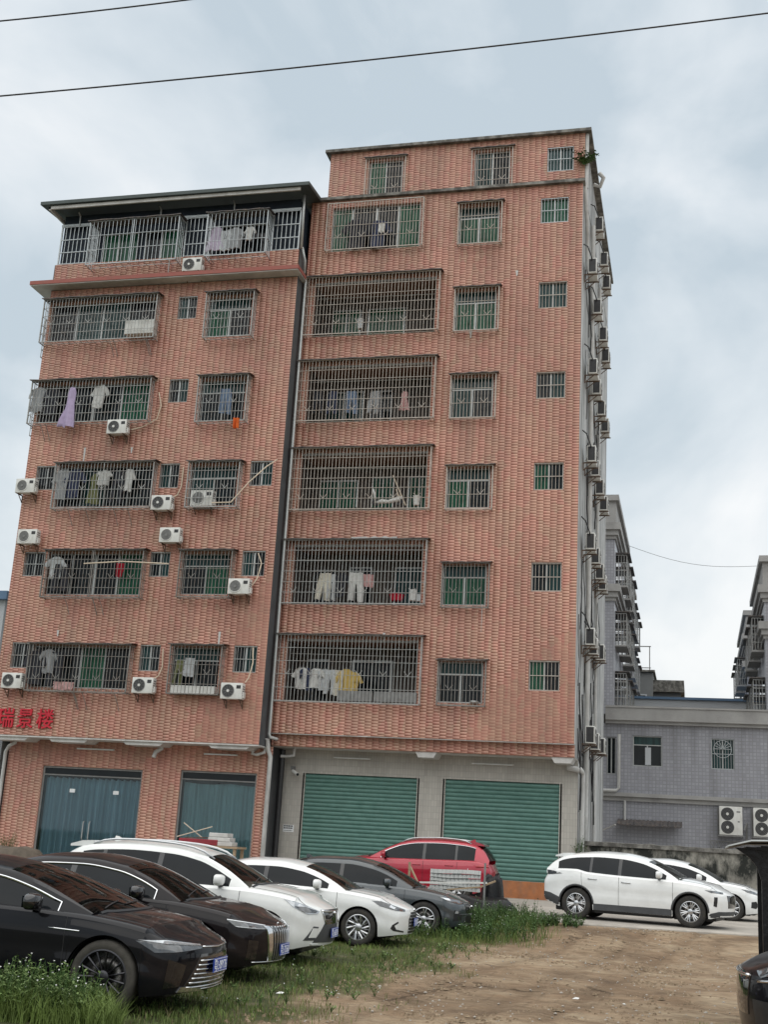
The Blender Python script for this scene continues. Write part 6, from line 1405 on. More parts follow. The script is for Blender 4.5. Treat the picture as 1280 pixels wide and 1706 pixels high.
def make_car(name, label, sp, loc, hdg):
    root = thing(name, label, 'car', loc, R(hdg)); c = Car(sp); c.setup(); pm = sp['paint']
    low = weld(c.build_body()); cb, gl, ws, pil = c.build_cabin(); cbw = weld(cb)
    full = MB(); full.add(low.v, low.f); full.add(cbw.v, cbw.f)
    body = full.build('body', pm, root, 32)
    tot = MB(); tot.add(full.v, full.f)
    for q in (gl, ws, pil): tot.add(q.v, q.f)
    bvh = BVHTree.FromPolygons([Vector(v) for v in tot.v], tot.f)
    weld(gl).build('side_windows', 'car_glass', root, 50) if False else None
    # each side window and each screen is a part of its own
    def split(mb, nm, mt):
        w_ = weld(mb); bm = bmesh.new(); vs = [bm.verts.new(v) for v in w_.v]; [bm.faces.new([vs[i] for i in f]) for f in w_.f]; bm.verts.index_update(); seen = set()
        for f0 in bm.faces:
            if f0 in seen: continue
            st = [f0]; comp = []; seen.add(f0)
            while st:
                f = st.pop(); comp.append(f)
                for e_ in f.edges:
                    for g in e_.link_faces:
                        if g not in seen: seen.add(g); st.append(g)
            q = MB(); ids = {}
            for f in comp:
                for v in f.verts:
                    if v not in ids: ids[v] = len(q.v); q.v.append(tuple(v.co))
                q.f.append(tuple(ids[v] for v in f.verts))
            q.build(nm, mt, root, 60)
        bm.free()
    split(gl, 'side_window', 'car_glass'); split(ws, 'windscreen', 'windscreen'); split(pil, 'door_pillar', 'gloss_black')
    wr, W_ = sp['wr'], sp['W']
    # cabin: dashboard, steering wheel, seats
    x_c = sp['roof'][0][0]; zb_ = c.sh(x_c); m = MB(); m.bev(x_c-.62, x_c-.02, -W_*.78, W_*.78, zb_-.32, zb_-.07, .06); m.bev(c.ro+.35, x_c-.3, -W_*.8, W_*.8, .40, .47, .02); m.bev(x_c-.60, x_c-.34, .22, .56, zb_-.12, zb_-.02, .04); build_each(m, 'dashboard', 'cabin_trim', root, 40)
    m = MB(); cs_ = Vector((x_c-.68, .38, zb_-.08)); m.tube([cs_+Vector((.06*math.sin(t*.5236)*1.6, .18*math.cos(t*.5236), .17*math.sin(t*.5236))) for t in range(13)], .016, 6, False); m.build('steering_wheel', 'cabin_trim', root, True)
    zr_ = max(q[1] for q in sp['roof'])
    for sx_, sy_, nm_ in ((x_c-1.12, -.38, 'seat'), (x_c-1.12, .38, 'seat'), (x_c-2.0, -.36, 'rear_seat'), (x_c-2.0, .36, 'rear_seat')):
        m = MB(); m.bev(sx_-.25, sx_+.28, sy_-.25, sy_+.25, .47, .62, .05); o_ = m.build(nm_, 'seat_fabric', root, 40)
        m = MB(); m.bev(sx_-.36, sx_-.22, sy_-.25, sy_+.25, .60, zr_-.38, .05); m.build('backrest', 'seat_fabric', o_, 40); m = MB(); m.bev(sx_-.38, sx_-.27, sy_-.14, sy_+.14, zr_-.355, zr_-.17, .04); m.build('headrest', 'seat_fabric', o_, 40)
    for k_ in range(2): MB().bev(x_c-.30+.0*k_, x_c-.16, -.34+.5*k_, -.16+.5*k_, zb_-.068, zb_-.045+.015*k_, .008).build('dash_tray' if k_ else 'dash_card', 'flower_white' if not k_ else 'cabin_trim', root)
    h_ = bvh.ray_cast(Vector((sp['wsx']+.16, 0, 3)), Vector((0, 0, -1)))[0]; MB().bev(h_.x-.05, h_.x-.02, -.12, .12, h_.z-.13, h_.z-.065, .01).build('rear_view_mirror', 'cabin_trim', root)
    # wheels and arch liners
    for a in c.ax:
        for sd_ in (-1, 1):
            make_wheel('wheel', wr, sp['rim'], .215, sp['style'], sp['rimmat'], sp.get('tyre', 'tyre_rubber'), root, (a, sd_*(c.w(a)-.03), wr), sd_)
            m = MB(); V = []
            for k in range(19):
                t = math.pi*(k/18)*1.16-.08*math.pi; V += [(a+(c.ar-.004)*math.cos(t), sd_*(c.w(a)-.045), wr+.005+(c.ar-.004)*math.sin(t)), (a+(c.ar-.004)*math.cos(t), sd_*.46, wr+.005+(c.ar-.004)*math.sin(t))]
            m.add(V, [(2*k, 2*k+1, 2*k+3, 2*k+2) for k in range(18)]); m.add([(a-.45, sd_*.46, .15), (a+.45, sd_*.46, .15), (a+.45, sd_*.46, .85), (a-.45, sd_*.46, .85)], [(0, 1, 2, 3)]); m.build('wheel_arch', 'black_plastic', root)
    m = MB(); m.bev(c.ro+.35, c.fo-.32, -.60, .60, .17, .42, .03); m.bev(-sp['wb']+c.ar+.02, -c.ar-.02, -W_+.12, W_-.12, .17, .40, .03); m.build('underbody', 'black_plastic', root)
    # mirrors
    mx_, mz_ = sp['mirror']
    for sd_ in (-1, 1):
        yb = c.side_y(mx_, c.sh(mx_)-.05); bm = bmesh.new(); bmesh.ops.create_uvsphere(bm, u_segments=16, v_segments=10, radius=1)
        for v in bm.verts:
            x, y, z = v.co; sx = .10 if x > 0 else .045
            v.co = Vector((mx_+math.copysign(abs(x)**.8, x)*sx, sd_*(yb+.125+math.copysign(abs(y)**.75, y)*.135-.02*(x > 0)*x), mz_+math.copysign(abs(z)**.6, z)*.082))
        q = MB(); bm.verts.index_update(); q.add([v.co for v in bm.verts], [[v.index for v in f.verts] for f in bm.faces]); bm.free()
        mi = q.build('mirror', sp.get('mirrormat', pm), root, True)
        q = MB(); q.bar((mx_+.0, sd_*(yb-.06), mz_-.085), (mx_-.01, sd_*(yb+.10), mz_-.06), .07, .035); q.build('mirror_arm', 'trim_black', mi)
        q = MB(); q.box(mx_-.052, mx_-.044, sd_*(yb+.03), sd_*(yb+.22), mz_-.055, mz_+.055); q.build('mirror_glass', 'dark_glass', mi)
    # door seams, handles, window line
    zs_ = lambda x: c.sh(x)-.03
    for xg, bend in sp['seams']:
        for mi_ in (False, True):
            pts = [(xg+bend*((k/8)**1.5), -1, zs_(xg)-(zs_(xg)-.27)*k/8) for k in range(9)]
            strip(bvh, pts, 90, .0042, .0012, 4, mirror=mi_).build('door_seam', 'trim_black', root)
    for xh in sp['handles']:
        for mi_ in (False, True):
            zz = c.sh(xh)-.13; strip(bvh, [(xh-.11, -1, zz), (xh+.11, -1, zz-.004)], 90, .013, .014, 6, mirror=mi_).build('door_handle', sp.get('handlemat', pm), root, True)
    if sp.get('dlo'):
        for sg in (1, -1):
            w0, w1 = sp['windows'][0][0], sp['windows'][-1][1]; lo_, up = [], []
            for i, x in enumerate(c.cx):
                if w0-.02 <= x <= w1+.02: lo_.append(Vector((c.R0[i][1][0], sg*(c.R0[i][1][1]+.004), c.R0[i][1][2]-.012))); up.append(Vector((c.R0[i][4][0], sg*(c.R0[i][4][1]+.004), c.R0[i][4][2]+.012)))
            pts = ([] if sp['dlo'] == 'upper' else lo_)+up[::-1] if sp['dlo'] != 'both' else lo_+up[::-1]
            if sp['dlo'] == 'lower': pts = lo_
            MB().tube(pts, .011, 5).build('window_trim', sp.get('dlomat', 'chrome'), root)
    # cowl and wipers
    xc = sp['roof'][0][0]; m = MB(); zc = c.sh(xc)
    for k in range(2):
        y0 = -.55+k*.55; q0 = Vector((xc+.06, y0, zc+.06)); 
        pts = []
        for j in range(5):
            yy = y0+.5*j/4; xx = xc+.02-.07*j/4; h = bvh.ray_cast(Vector((xx, yy, 3)), Vector((0, 0, -1)))[0]; pts.append((h+Vector((0, 0, .012))) if h else Vector((xx, yy, zc)))
        m.tube(pts, .008, 4)
    build_each(m, 'wiper', 'trim_black', root)
    pts = []
    for j in range(17):
        yy = -.72+1.44*j/16; xx = xc+sp.get('wbow', .13)*(1-(yy/.85)**2)+.012; h = bvh.ray_cast(Vector((xx, yy, 3)), Vector((0, 0, -1)))[0]
        if h: pts.append(h+Vector((0, 0, .002)))
    MB().tube(pts, .022, 5).build('cowl_trim', 'trim_black', root)
    # hood shut lines
    if sp.get('hood', True):
        for sg in (-1, 1):
            pts = []
            for j in range(20):
                xx = xc+.05+(c.fo-.28-xc-.05)*j/19; yy = sg*(c.side_y(min(xx, .35), c.sh(xx)-.06)*.93*(.90-.06*(j/19)**3)); h = bvh.ray_cast(Vector((xx, yy, 3)), Vector((0, 0, -1)))[0]
                if h: pts.append(h+Vector((0, 0, .0005)))
            MB().tube(pts, .004, 4).build('hood_seam', 'trim_black', root)
    # patches: (name, material, angle, points, offset, both sides)
    for nm, mt, ang, pts, off, both in sp.get('patches', []):
        q = patch(bvh, pts, ang, off); o_ = q.build(nm, mt, root, 50)
        if both: MB().add([(x, -y, z) for x, y, z in q.v], [f[::-1] for f in q.f]).build(nm, mt, root, 50)
    for nm, mt, ang, pts, r, off, both in sp.get('strips', []):
        strip(bvh, pts, ang, r, off).build(nm, mt, root, True)
        if both: strip(bvh, pts, ang, r, off, mirror=True).build(nm, mt, root, True)
    if sp.get('plate'):
        txt, z = sp['plate']; x = max(proj(bvh, (0, 0, z), 0, 0).x, proj(bvh, (0, .2, z), 0, 0).x, proj(bvh, (0, 0, z+.06), 0, 0).x, proj(bvh, (0, 0, z-.06), 0, 0).x)+.02+sp.get('plateoff', 0)
        pl = MB().bev(x, x+.012, -.22, .22, z-.07, z+.07, .004).build('number_plate', 'plate_blue', root)
        if txt: plate_text(root, pl, txt, x+.0125, z, .44)
        m = MB(); m.box(x+.0005, x+.0135, -.215, .215, z+.058, z+.063); m.box(x+.0005, x+.0135, -.215, .215, z-.063, z-.058); m.build('plate_border', 'plate_white', pl)
    if sp.get('rails'):
        a, b = sp['rails']
        for sg in (-1, 1):
            pts = []
            for j in range(13):
                xx = a+(b-a)*j/12; h = bvh.ray_cast(Vector((xx, sg*(W_*.60), 3)), Vector((0, 0, -1)))[0]; lift = .0 if j in (0, 12) else (.045 if j in (1, 11) else .06); pts.append(h+Vector((0, 0, lift)))
            MB().tube(pts, .02, 6).build('roof_rail', sp.get('railmat', 'satin_silver'), root, True)
    if sp.get('fin'):
        xx, mt = sp['fin']; h = bvh.ray_cast(Vector((xx, 0, 3)), Vector((0, 0, -1)))[0]; m = MB(); m.prism([(h.x+.10, h.z-.01), (h.x-.09, h.z-.01), (h.x-.08, h.z+.065), (h.x-.03, h.z+.06)], -.018, .018); m.build('antenna_fin', mt, root)
    if sp.get('spoiler'):
        x0, x1, z0 = sp['spoiler']; z0 = bvh.ray_cast(Vector((x0, 0, 3)), Vector((0, 0, -1)))[0].z+.004; m = MB(); m.prism([(x0, z0), (x0*.5+x1*.5, z0-.012), (x1, z0-.07), (x1-.005, z0-.105), (x0, z0-.09)], -W_*.60, W_*.60); m.build('spoiler', pm, root)
    for nm, mt, boxes in sp.get('boxes', []):
        m = MB()
        for b_ in boxes: m.bev(*b_, min(.008, .3*min(abs(b_[1]-b_[0]), abs(b_[3]-b_[2]), abs(b_[5]-b_[4]))))
        build_each(m, nm, mt, root)
    return root, c, bvh
def grille_slats(rows, y0f, xs_bvh, off, r):
    pass
def sedan(**k):
    d = dict(W=.93, wb=2.85, wr=.345, rim=.235, arch=.385, bow=.30, rbow=.24,
        top=[(-3.85, .98), (-3.3, 1.06), (-2.8, 1.04), (-1.5, .96), (-.45, .985), (0, .945), (.45, .86), (.75, .765), (.9, .70)],
        shoulder=[(-3.85, .93), (-3.2, .985), (-2.4, .99), (-1.0, .955), (-.4, .93), (.2, .865), (.6, .775), (.9, .66)],
        width=[(-3.85, .80), (-3.3, .88), (-2.6, .925), (-1.2, .925), (0, .925), (.45, .90), (.75, .85), (.9, .80)],
        bottom=[(-3.9, .32), (-3.4, .26), (-3.0, .20), (.35, .19), (.6, .20), (.9, .22)],
        nose=[(.15, .80), (.24, .86), (.40, .89), (.55, .90), (.66, .88), (.74, .83), (.84, .72)], tail=[(.2, -3.75), (.4, -3.88), (.7, -3.86), (.9, -3.80), (1.0, -3.72)],
        roof=[(-.28, .955), (-.55, 1.11), (-.9, 1.29), (-1.2, 1.395), (-1.7, 1.46), (-2.2, 1.445), (-2.7, 1.34), (-3.1, 1.16), (-3.35, 1.02)],
        wsx=-1.12, rwx=-2.62, windows=[(-2.85, -1.86), (-1.78, -.62)], mirror=(-.80, 1.03), seams=[(-.42, .0), (-1.82, .0), (-2.72, .12)], handles=[-1.62, -2.5],
        style=(10, 'turbine'), rimmat='satin_silver', dlo='both')
    d['windows'] = [(-2.85, -1.86), (-1.78, -.62)]; d.update(k); return d
def suv(**k):
    d = dict(W=.93, wb=2.70, wr=.355, rim=.225, arch=.405, bow=.26, rbow=.20,
        top=[(-3.65, 1.05), (-3.2, 1.12), (-2.7, 1.12), (-1.5, 1.08), (-.45, 1.12), (0, 1.08), (.4, 1.0), (.7, .91), (.88, .82)],
        shoulder=[(-3.65, 1.04), (-3.0, 1.09), (-2.2, 1.07), (-1.0, 1.04), (-.4, 1.03), (.2, .98), (.6, .89), (.88, .78)],
        width=[(-3.65, .80), (-3.2, .88), (-2.6, .925), (-1.2, .925), (0, .925), (.45, .90), (.72, .85), (.88, .80)],
        bottom=[(-3.7, .38), (-3.3, .30), (-2.9, .24), (.35, .23), (.6, .24), (.9, .27)],
        nose=[(.2, .76), (.30, .83), (.45, .86), (.60, .87), (.74, .86), (.84, .80), (.92, .70)], tail=[(.3, -3.55), (.5, -3.66), (.8, -3.66), (1.0, -3.58), (1.15, -3.50)],
        roof=[(-.30, 1.06), (-.6, 1.25), (-.9, 1.42), (-1.15, 1.53), (-1.6, 1.62), (-2.2, 1.645), (-2.8, 1.61), (-3.1, 1.55), (-3.3, 1.42), (-3.5, 1.13)],
        wsx=-1.05, rwx=-3.12, windows=[(-3.05, -2.72), (-2.66, -1.80), (-1.72, -.60)], mirror=(-.72, 1.14), seams=[(-.40, .0), (-1.76, .0), (-2.68, .14)], handles=[-1.58, -2.46],
        style=(5, 'yspoke'), rimmat='satin_silver', dlo=None, tumble=.22)
    d.update(k); return d
def mir(pts): return [(x, -y, z) for x, y, z in pts]
# --- 1: black saloon, nearest
def hslats(n, zlo, zhi, ylo, yhi, gap=0): 
    o = []
    for k in range(n):
        t = k/(n-1); z = zlo+(zhi-zlo)*t; y = ylo+(yhi-ylo)*t
        o.append(z); o.append(y)
    return o
P1 = [('headlamp', 'lamp_smoke', 40, [(.33, -.93, .725), (.50, -.86, .62), (.66, -.74, .625), (.86, -.40, .655), (.84, -.40, .685), (.62, -.72, .715)], .006, True),
      ('daylight_strip', 'lamp_clear', 40, [(.36, -.93, .735), (.60, -.76, .70), (.85, -.40, .675), (.855, -.40, .69), (.60, -.76, .735)], .010, True),
      ('grille', 'gloss_black', 0, [(.9, -.64, .25), (.9, .64, .25), (.9, .42, .60), (.9, -.42, .60)], .004, False),
      ('air_intake', 'gloss_black', 40, [(.6, -.80, .28), (.72, -.66, .30), (.74, -.60, .50), (.62, -.78, .56)], .004, True),
      ('chrome_lip', 'chrome', 10, [(.8, -.70, .245), (.86, -.28, .238), (.86, -.36, .268), (.8, -.66, .295)], .012, True)]
S1 = []
for k in range(7):
    z = .285+.042*k; yh = .585-.026*k; S1.append(('grille_slat', 'chrome', 0, [(.9, -yh, z), (.9, -.2, z-.004), (.9, .2, z-.004), (.9, yh, z)], .0085, .008, False))
S1 += [('nose_badge', 'chrome', 0, [(.9, -.36, .668), (.9, 0, .655), (.9, .36, .668)], .010, .004, False), ('front_lip', 'chrome', 0, [(.9, -.66, .262), (.9, 0, .252), (.9, .66, .262)], .008, .008, False), ('fender_trim', 'chrome', 90, [(-.62, -1, .79), (-.28, -1, .775)], .008, .006, True)]
black1 = sedan(W=.955, wb=2.98, paint='paint_black', style=(15, 'multi'), rimmat='dark_alloy', tyre='tyre_dusty', wr=.355, rim=.265, arch=.395, patches=P1, strips=S1, plate=('粤L·09Y76', .475), plateoff=.004,
    width=[(-3.95, .82), (-3.3, .90), (-2.6, .95), (-1.2, .95), (0, .95), (.45, .92), (.75, .86), (.9, .80)], tail=[(.2, -3.85), (.4, -3.98), (.7, -3.96), (.9, -3.90), (1.0, -3.82)],
    roof=[(-.22, .955), (-.6, 1.12), (-1.0, 1.285), (-1.35, 1.385), (-1.85, 1.445), (-2.4, 1.425), (-2.9, 1.32), (-3.3, 1.17), (-3.6, 1.01)], wsx=-1.28, rwx=-2.75, windows=[(-3.1, -1.95), (-1.89, -.58)], seams=[(-.44, .0), (-1.92, .0), (-2.85, .12)], mirrormat='gloss_black')
# --- 2: black saloon with upright chrome grille
P2 = [('headlamp', 'lamp_smoke', 40, [(.42, -.90, .765), (.52, -.86, .685), (.72, -.62, .66), (.80, -.50, .66), (.80, -.50, .70), (.66, -.70, .725)], .006, True),
      ('grille', 'gloss_black', 0, [(.9, -.34, .27), (.9, .34, .27), (.9, .46, .70), (.9, -.46, .70)], .006, False), ('grille_frame', 'chrome', 0, [(.9, -.40, .27), (.9, -.33, .27), (.9, -.42, .70), (.9, -.53, .70)], .014, True),
      ('air_intake', 'gloss_black', 35, [(.62, -.76, .30), (.72, -.64, .30), (.73, -.62, .52), (.62, -.74, .54)], .004, True)]
S2 = [('daylight_strip', 'lamp_white', 40, [(.42, -.90, .77), (.66, -.70, .735), (.81, -.50, .705)], .008, .008, True), ('lower_lamp', 'lamp_clear', 40, [(.52, -.86, .69), (.72, -.62, .668), (.80, -.5, .665)], .006, .008, True), ('chrome_lip', 'chrome', 0, [(.9, -.70, .268), (.9, 0, .258), (.9, .70, .268)], .008, .008, False), ('hood_spine', 'chrome', 0, [(.9, -.02, .715), (.9, .02, .715)], .012, .006, False)]
for k in range(9): y = -.30+.075*k; S2.append(('grille_slat', 'satin_silver', 0, [(.9, y*.92, .285), (.9, y*1.22, .69)], .009, .012, False))
black2 = sedan(W=.94, wb=2.87, paint='paint_black_warm', style=(10, 'twin'), rimmat='dark_alloy', patches=P2, strips=S2, plate=('粤L·7D560', .40), plateoff=.012,
    nose=[(.15, .80), (.24, .86), (.40, .895), (.55, .905), (.66, .90), (.74, .86), (.84, .74)], mirrormat='gloss_black', dlo='both')
# --- 3: white sport utility with dark lower bumper
P3 = [('headlamp', 'lamp_clear', 40, [(.34, -.92, .93), (.44, -.88, .82), (.62, -.76, .73), (.74, -.60, .735), (.76, -.55, .77), (.60, -.74, .86)], .008, True), ('headlamp_lens', 'lamp_smoke', 40, [(.46, -.88, .835), (.56, -.80, .76), (.70, -.62, .75), (.72, -.58, .775), (.60, -.76, .83)], .013, True),
      ('grille', 'gloss_black', 0, [(.9, -.40, .58), (.9, .40, .58), (.9, .50, .79), (.9, -.50, .79)], .006, False), ('lower_bumper', 'grey_plastic', 10, [(.8, -.66, .33), (.86, 0, .31), (.8, .66, .33), (.86, .42, .60), (.86, .28, .62), (.86, -.28, .62), (.86, -.42, .60)], .006, False),
      ('fog_recess', 'grey_plastic', 38, [(.60, -.80, .36), (.74, -.62, .36), (.76, -.56, .55), (.70, -.66, .56)], .004, True), ('fog_panel', 'paint_pearl', 36, [(.66, -.74, .40), (.75, -.60, .40), (.76, -.57, .53), (.70, -.68, .535)], .010, True), ('bumper_lip', 'paint_pearl', 10, [(.8, -.70, .24), (.86, -.3, .24), (.86, -.3, .30), (.8, -.70, .31)], .012, True), ('skid_plate', 'trim_black', 0, [(.9, -.34, .225), (.9, .34, .225), (.9, .30, .30), (.9, -.30, .30)], .010, False)]
S3 = [('grille_bar', 'chrome', 0, [(.9, -.50, .775), (.9, -.15, .76), (.9, .15, .76), (.9, .50, .775)], .016, .010, False), ('grille_edge', 'chrome', 0, [(.9, -.39, .585), (.9, -.49, .77)], .010, .010, True), ('badge', 'chrome', 0, [(.9, -.05, .735), (.9, .05, .735)], .03, .01, False)]
white3 = suv(W=.92, wb=2.65, paint='paint_pearl', patches=P3, strips=S3, plate=('粤L·6B318', .45), plateoff=.0, rails=(-.95, -2.95), fin=(-2.75, 'paint_pearl'), dlo='lower', dlomat='chrome', spoiler=(-2.95, -3.34, 1.565), mirrormat='paint_pearl')
# --- 4: white saloon with turbine wheels
P4 = [('headlamp', 'lamp_smoke', 40, [(.30, -.92, .80), (.42, -.90, .715), (.66, -.72, .645), (.78, -.52, .635), (.79, -.50, .665), (.62, -.74, .745), (.45, -.88, .80)], .006, True), ('headlamp_lens', 'lamp_clear', 40, [(.55, -.80, .70), (.62, -.74, .67), (.66, -.70, .70), (.60, -.76, .745)], .012, True),
      ('grille', 'trim_black', 0, [(.9, -.34, .25), (.9, .34, .25), (.9, .40, .50), (.9, .30, .62), (.9, -.30, .62), (.9, -.40, .50)], .006, False), ('fog_recess', 'trim_black', 38, [(.60, -.80, .34), (.64, -.76, .30), (.78, -.52, .27), (.77, -.52, .295), (.68, -.72, .325), (.65, -.75, .39), (.70, -.68, .44), (.69, -.70, .46), (.62, -.78, .40)], .005, True)]
S4 = [('grille_slat', 'satin_silver', 0, [(.9, -.37+.0*k, .30+.055*k), (.9, .37, .30+.055*k)], .006, .010, False) for k in range(6)]+[('badge', 'chrome', 0, [(.9, -.05, .655), (.9, .05, .655)], .022, .006, False)]
white4 = sedan(W=.90, wb=2.70, wr=.325, rim=.225, arch=.362, paint='paint_white', style=(10, 'turbine'), patches=P4, strips=S4, plate=('粤L·2H907', .44), width=[(-3.75, .78), (-3.3, .85), (-2.6, .895), (-1.2, .895), (0, .895), (.45, .87), (.72, .82), (.88, .77)], dlo=None, fin=(-2.75, 'paint_white'), mirrormat='paint_white', tail=[(.2, -3.45), (.4, -3.58), (.7, -3.56), (.9, -3.50), (1.0, -3.42)],
    roof=[(-.30, .955), (-.55, 1.10), (-.9, 1.28), (-1.2, 1.38), (-1.65, 1.44), (-2.1, 1.43), (-2.6, 1.34), (-3.0, 1.16), (-3.2, 1.03)])
# --- 5: dark grey crossover
P5 = [('headlamp', 'lamp_smoke', 40, [(.34, -.92, .80), (.48, -.86, .73), (.70, -.66, .675), (.80, -.46, .68), (.80, -.46, .72), (.60, -.76, .77)], .006, True), ('headlamp_lens', 'lamp_white', 40, [(.37, -.92, .80), (.48, -.87, .745), (.56, -.80, .735), (.56, -.80, .775)], .012, True),
      ('grille', 'gloss_black', 0, [(.9, -.46, .50), (.9, .46, .50), (.9, .50, .70), (.9, -.50, .70)], .006, False), ('lower_intake', 'trim_black', 0, [(.9, -.52, .28), (.9, .52, .28), (.9, .46, .44), (.9, -.46, .44)], .006, False), ('fog_recess', 'trim_black', 38, [(.60, -.80, .34), (.74, -.60, .36), (.74, -.60, .46), (.62, -.78, .56)], .004, True), ('fog_lamp', 'lamp_clear', 38, [(.63, -.78, .49), (.68, -.72, .49), (.68, -.72, .53), (.64, -.76, .54)], .010, True)]
S5 = [('chrome_lip', 'satin_silver', 0, [(.9, -.68, .27), (.9, 0, .262), (.9, .68, .27)], .008, .008, False), ('badge', 'chrome', 0, [(.9, -.05, .62), (.9, .05, .62)], .026, .01, False), ('bumper_line', 'grey_plastic', 0, [(.9, -.7, .47), (.9, .7, .47)], .008, .005, False)]
grey5 = sedan(W=.92, wb=2.72, paint='paint_grey', style=(5, 'twin'), patches=P5, strips=S5, dlo='lower', rails=None, wr=.345, rim=.235, fin=(-2.7, 'paint_grey'),
    roof=[(-.28, .965), (-.55, 1.12), (-.9, 1.31), (-1.2, 1.42), (-1.7, 1.50), (-2.3, 1.49), (-2.8, 1.40), (-3.2, 1.22), (-3.45, 1.04)], mirrormat='paint_grey')
# --- 6: red sport utility, side on, facing left
P6 = [('tail_lamp', 'lamp_red', 135, [(-3.25, .86, .93), (-3.60, .62, .92), (-3.62, .60, .985), (-3.15, .89, 1.0)], .008, True), ('rear_bumper', 'grey_plastic', 150, [(-3.30, .86, .30), (-3.6, 0, .28), (-3.60, 0, .58), (-3.35, .84, .56)], .006, True)]
for q in range(2): P6[q] = (P6[q][0], P6[q][1], 180-P6[q][2] if False else P6[q][2], P6[q][3], P6[q][4], P6[q][5])
red6 = suv(W=.93, wb=2.70, paint='paint_red', dlo='both', dlomat='chrome', rails=(-1.1, -3.0), railmat='satin_silver', fin=(-2.95, 'paint_red'), mirrormat='paint_red', spoiler=(-2.98, -3.34, 1.60), handlemat='paint_red',
    strips=[('tail_lamp', 'lamp_red', 90, [(-3.18, -1, .965), (-3.50, -1, .965)], .03, .006, True), ('fuel_badge', 'plate_white', 90, [(-2.97, -1, .86), (-2.96, -1, .86)], .06, -.045, True)], windows=[(-3.12, -2.66), (-2.60, -1.80), (-1.72, -.60)])
# --- 7: white sport utility on the lane
P7 = [('headlamp', 'lamp_smoke', 50, [(.36, -.92, .865), (.46, -.88, .815), (.72, -.62, .79), (.74, -.60, .83), (.58, -.78, .855)], .006, True), ('fog_recess', 'trim_black', 50, [(.52, -.85, .52), (.58, -.80, .50), (.60, -.78, .72), (.54, -.84, .72)], .005, True), ('lower_bumper', 'grey_plastic', 30, [(.42, -.9, .26), (.80, -.4, .26), (.83, 0, .26), (.83, 0, .40), (.62, -.78, .40), (.42, -.9, .34)], .006, True),
      ('grille', 'gloss_black', 0, [(.9, -.48, .48), (.9, .48, .48), (.9, .52, .76), (.9, -.52, .76)], .006, False), ('rear_lamp', 'gloss_black', 90, [(-3.08, -1, 1.035), (-3.48, -1, .985), (-3.49, -1, 1.10), (-3.30, -1, 1.08)], .008, True), ('rear_bumper', 'grey_plastic', 90, [(-2.98, -1, .27), (-3.50, -1, .34), (-3.62, -1, .60), (-3.38, -1, .57), (-2.98, -1, .42)], .007, True), ('fuel_door', 'paint_white', 90, [(-2.80, -1, .87), (-3.0, -1, .87), (-3.0, -1, .99), (-2.80, -1, .99)], .003, True)]
S7 = []
def arch_trim(ax_, r, wr_): return [(ax_+r*math.cos(math.pi*k/16), -1, wr_+r*math.sin(math.pi*k/16)) for k in range(17)]
white7 = suv(W=.93, wb=2.72, wr=.36, rim=.235, arch=.41, paint='paint_white', patches=P7, style=(6, 'yspoke'), fin=None, spoiler=(-2.95, -3.34, 1.615), mirrormat='paint_white', dlo=None, handlemat='satin_silver',
    strips=[('arch_trim', 'grey_plastic', 90, arch_trim(0, .425, .365), .028, -.012, True), ('arch_trim', 'grey_plastic', 90, arch_trim(-2.72, .425, .365), .028, -.012, True)],
    boxes=[('sill_trim', 'grey_plastic', [(-2.29, -.43, -.915, -.84, .235, .385), (-2.29, -.43, .84, .915, .235, .385)])],
    roof=[(-.30, 1.06), (-.6, 1.24), (-.9, 1.40), (-1.2, 1.52), (-1.65, 1.60), (-2.15, 1.615), (-2.7, 1.565), (-3.05, 1.49), (-3.28, 1.36), (-3.5, 1.14)], tumble=.25, shoulder=[(-3.65, 1.06), (-3.2, 1.13), (-2.75, 1.14), (-2.45, 1.085), (-1.0, 1.03), (-.4, 1.02), (.2, .97), (.6, .88), (.88, .78)], windows=[(-3.2, -2.42), (-2.36, -1.72), (-1.64, -.58)], seams=[(-.40, .0), (-1.68, .0), (-2.60, .10)], handles=[-1.50, -2.32])
# --- 8: white saloon behind it
P8 = [('headlamp', 'lamp_smoke', 45, [(.30, -.92, .80), (.44, -.90, .73), (.70, -.68, .66), (.78, -.52, .67), (.62, -.74, .76)], .006, True), ('headlamp_lens', 'lamp_clear', 45, [(.58, -.80, .70), (.70, -.66, .68), (.68, -.68, .725)], .012, True), ('fog_recess', 'trim_black', 50, [(.50, -.86, .36), (.62, -.78, .34), (.66, -.74, .42), (.62, -.78, .52), (.52, -.86, .50)], .005, True), ('grille', 'gloss_black', 0, [(.9, -.5, .34), (.9, .5, .34), (.9, .5, .66), (.9, -.5, .66)], .006, False)]
white8 = sedan(W=.90, wb=2.70, wr=.325, rim=.225, arch=.365, paint='paint_white', style=(10, 'turbine'), patches=P8, dlo=None, mirrormat='paint_white')
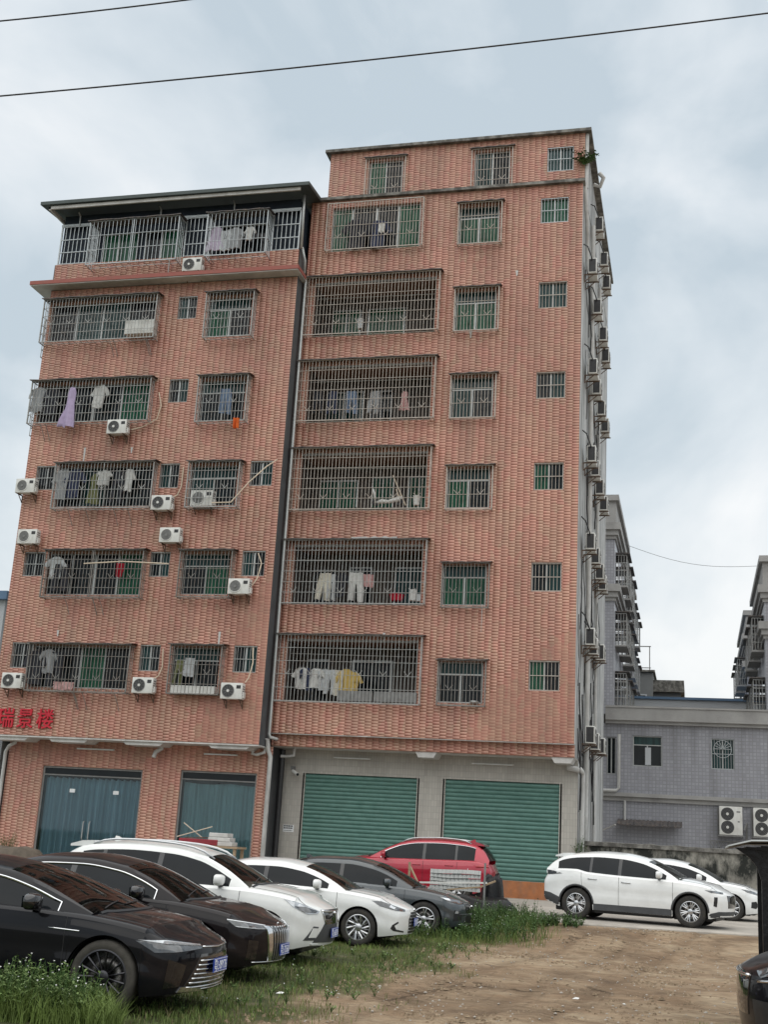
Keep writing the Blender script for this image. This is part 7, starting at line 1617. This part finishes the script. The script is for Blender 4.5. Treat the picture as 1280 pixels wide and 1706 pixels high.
# --- 9: dark car at the right edge
P9 = [('headlamp', 'lamp_smoke', 40, [(.36, -.92, .93), (.46, -.88, .84), (.70, -.66, .76), (.76, -.56, .80), (.60, -.74, .89)], .006, True), ('headlamp_lens', 'lamp_clear', 40, [(.52, -.86, .86), (.68, -.68, .80), (.70, -.66, .83), (.56, -.82, .90)], .012, True), ('grille', 'gloss_black', 0, [(.9, -.48, .48), (.9, .48, .48), (.9, .52, .78), (.9, -.52, .78)], .006, False), ('fog_recess', 'trim_black', 38, [(.56, -.82, .36), (.74, -.60, .34), (.76, -.56, .60), (.60, -.78, .60)], .004, True), ('bumper_lip', 'satin_silver', 20, [(.7, -.74, .27), (.86, 0, .25), (.86, 0, .32), (.7, -.74, .34)], .010, True)]
dark9 = suv(W=.93, wb=2.70, paint='paint_black', patches=P9, strips=[('grille_bar', 'chrome', 0, [(.9, -.5, .76), (.9, .5, .76)], .014, .01, False), ('headlamp_trim', 'chrome', 40, [(.38, -.91, .83), (.48, -.87, .76), (.72, -.64, .735)], .012, .008, True)])
def ground_at(x, y): return zg(x, y)
def place(name, label, sp, wheel_xy, hdg, z=None):
    """wheel_xy: outer face of the right front wheel on the ground"""
    h = R(hdg); W_ = sp['W']; x = wheel_xy[0]-math.sin(h)*W_*.98; y = wheel_xy[1]+math.cos(h)*W_*.98
    return make_car(name, label, sp, (x, y, z if z is not None else 0.0), hdg)
if __name__ == '__main__':
    p = gr(160, 1692); place('saloon_car', 'nearest black saloon with thin horizontal chrome grille bars', black1, (p.x, p.y), 3)
    p = gr(345, 1632); place('saloon_car', 'black saloon with tall vertical-slat chrome grille', black2, (-6.13, 15.15), 3)
    place('sport_utility', 'white sport utility with roof rails and dark lower bumper', white3, (-6.22, 18.0), 3)
    p = gr(594, 1577); place('saloon_car', 'white saloon with silver turbine wheels and grey plate', white4, (p.x, p.y), 4)
    p = gr(706, 1560); place('saloon_car', 'dark grey car parked last in the row before the weeds', grey5, (p.x, p.y-.1), 4)
    make_car('sport_utility', 'bright red sport utility parked in front of the green shutters', red6, (-8.85, 33.9, ROAD_Z), 180+2)
    p = gr(1150, 1548, .38); place('sport_utility', 'white sport utility parked side-on on the concrete lane', white7, (p.x, p.y), -10, ROAD_Z)[0].scale = (.95, .95, .95)
    p = gr(1219, 1535, .40); place('saloon_car', 'white saloon half hidden behind the white sport utility', white8, (p.x, p.y), -6, ROAD_Z)
    make_car('sport_utility', 'black vehicle cut off by the right edge of the picture', dark9, (1.36, 12.4, 0), 180)[0].scale = (1.15, 1.15, 1.15)
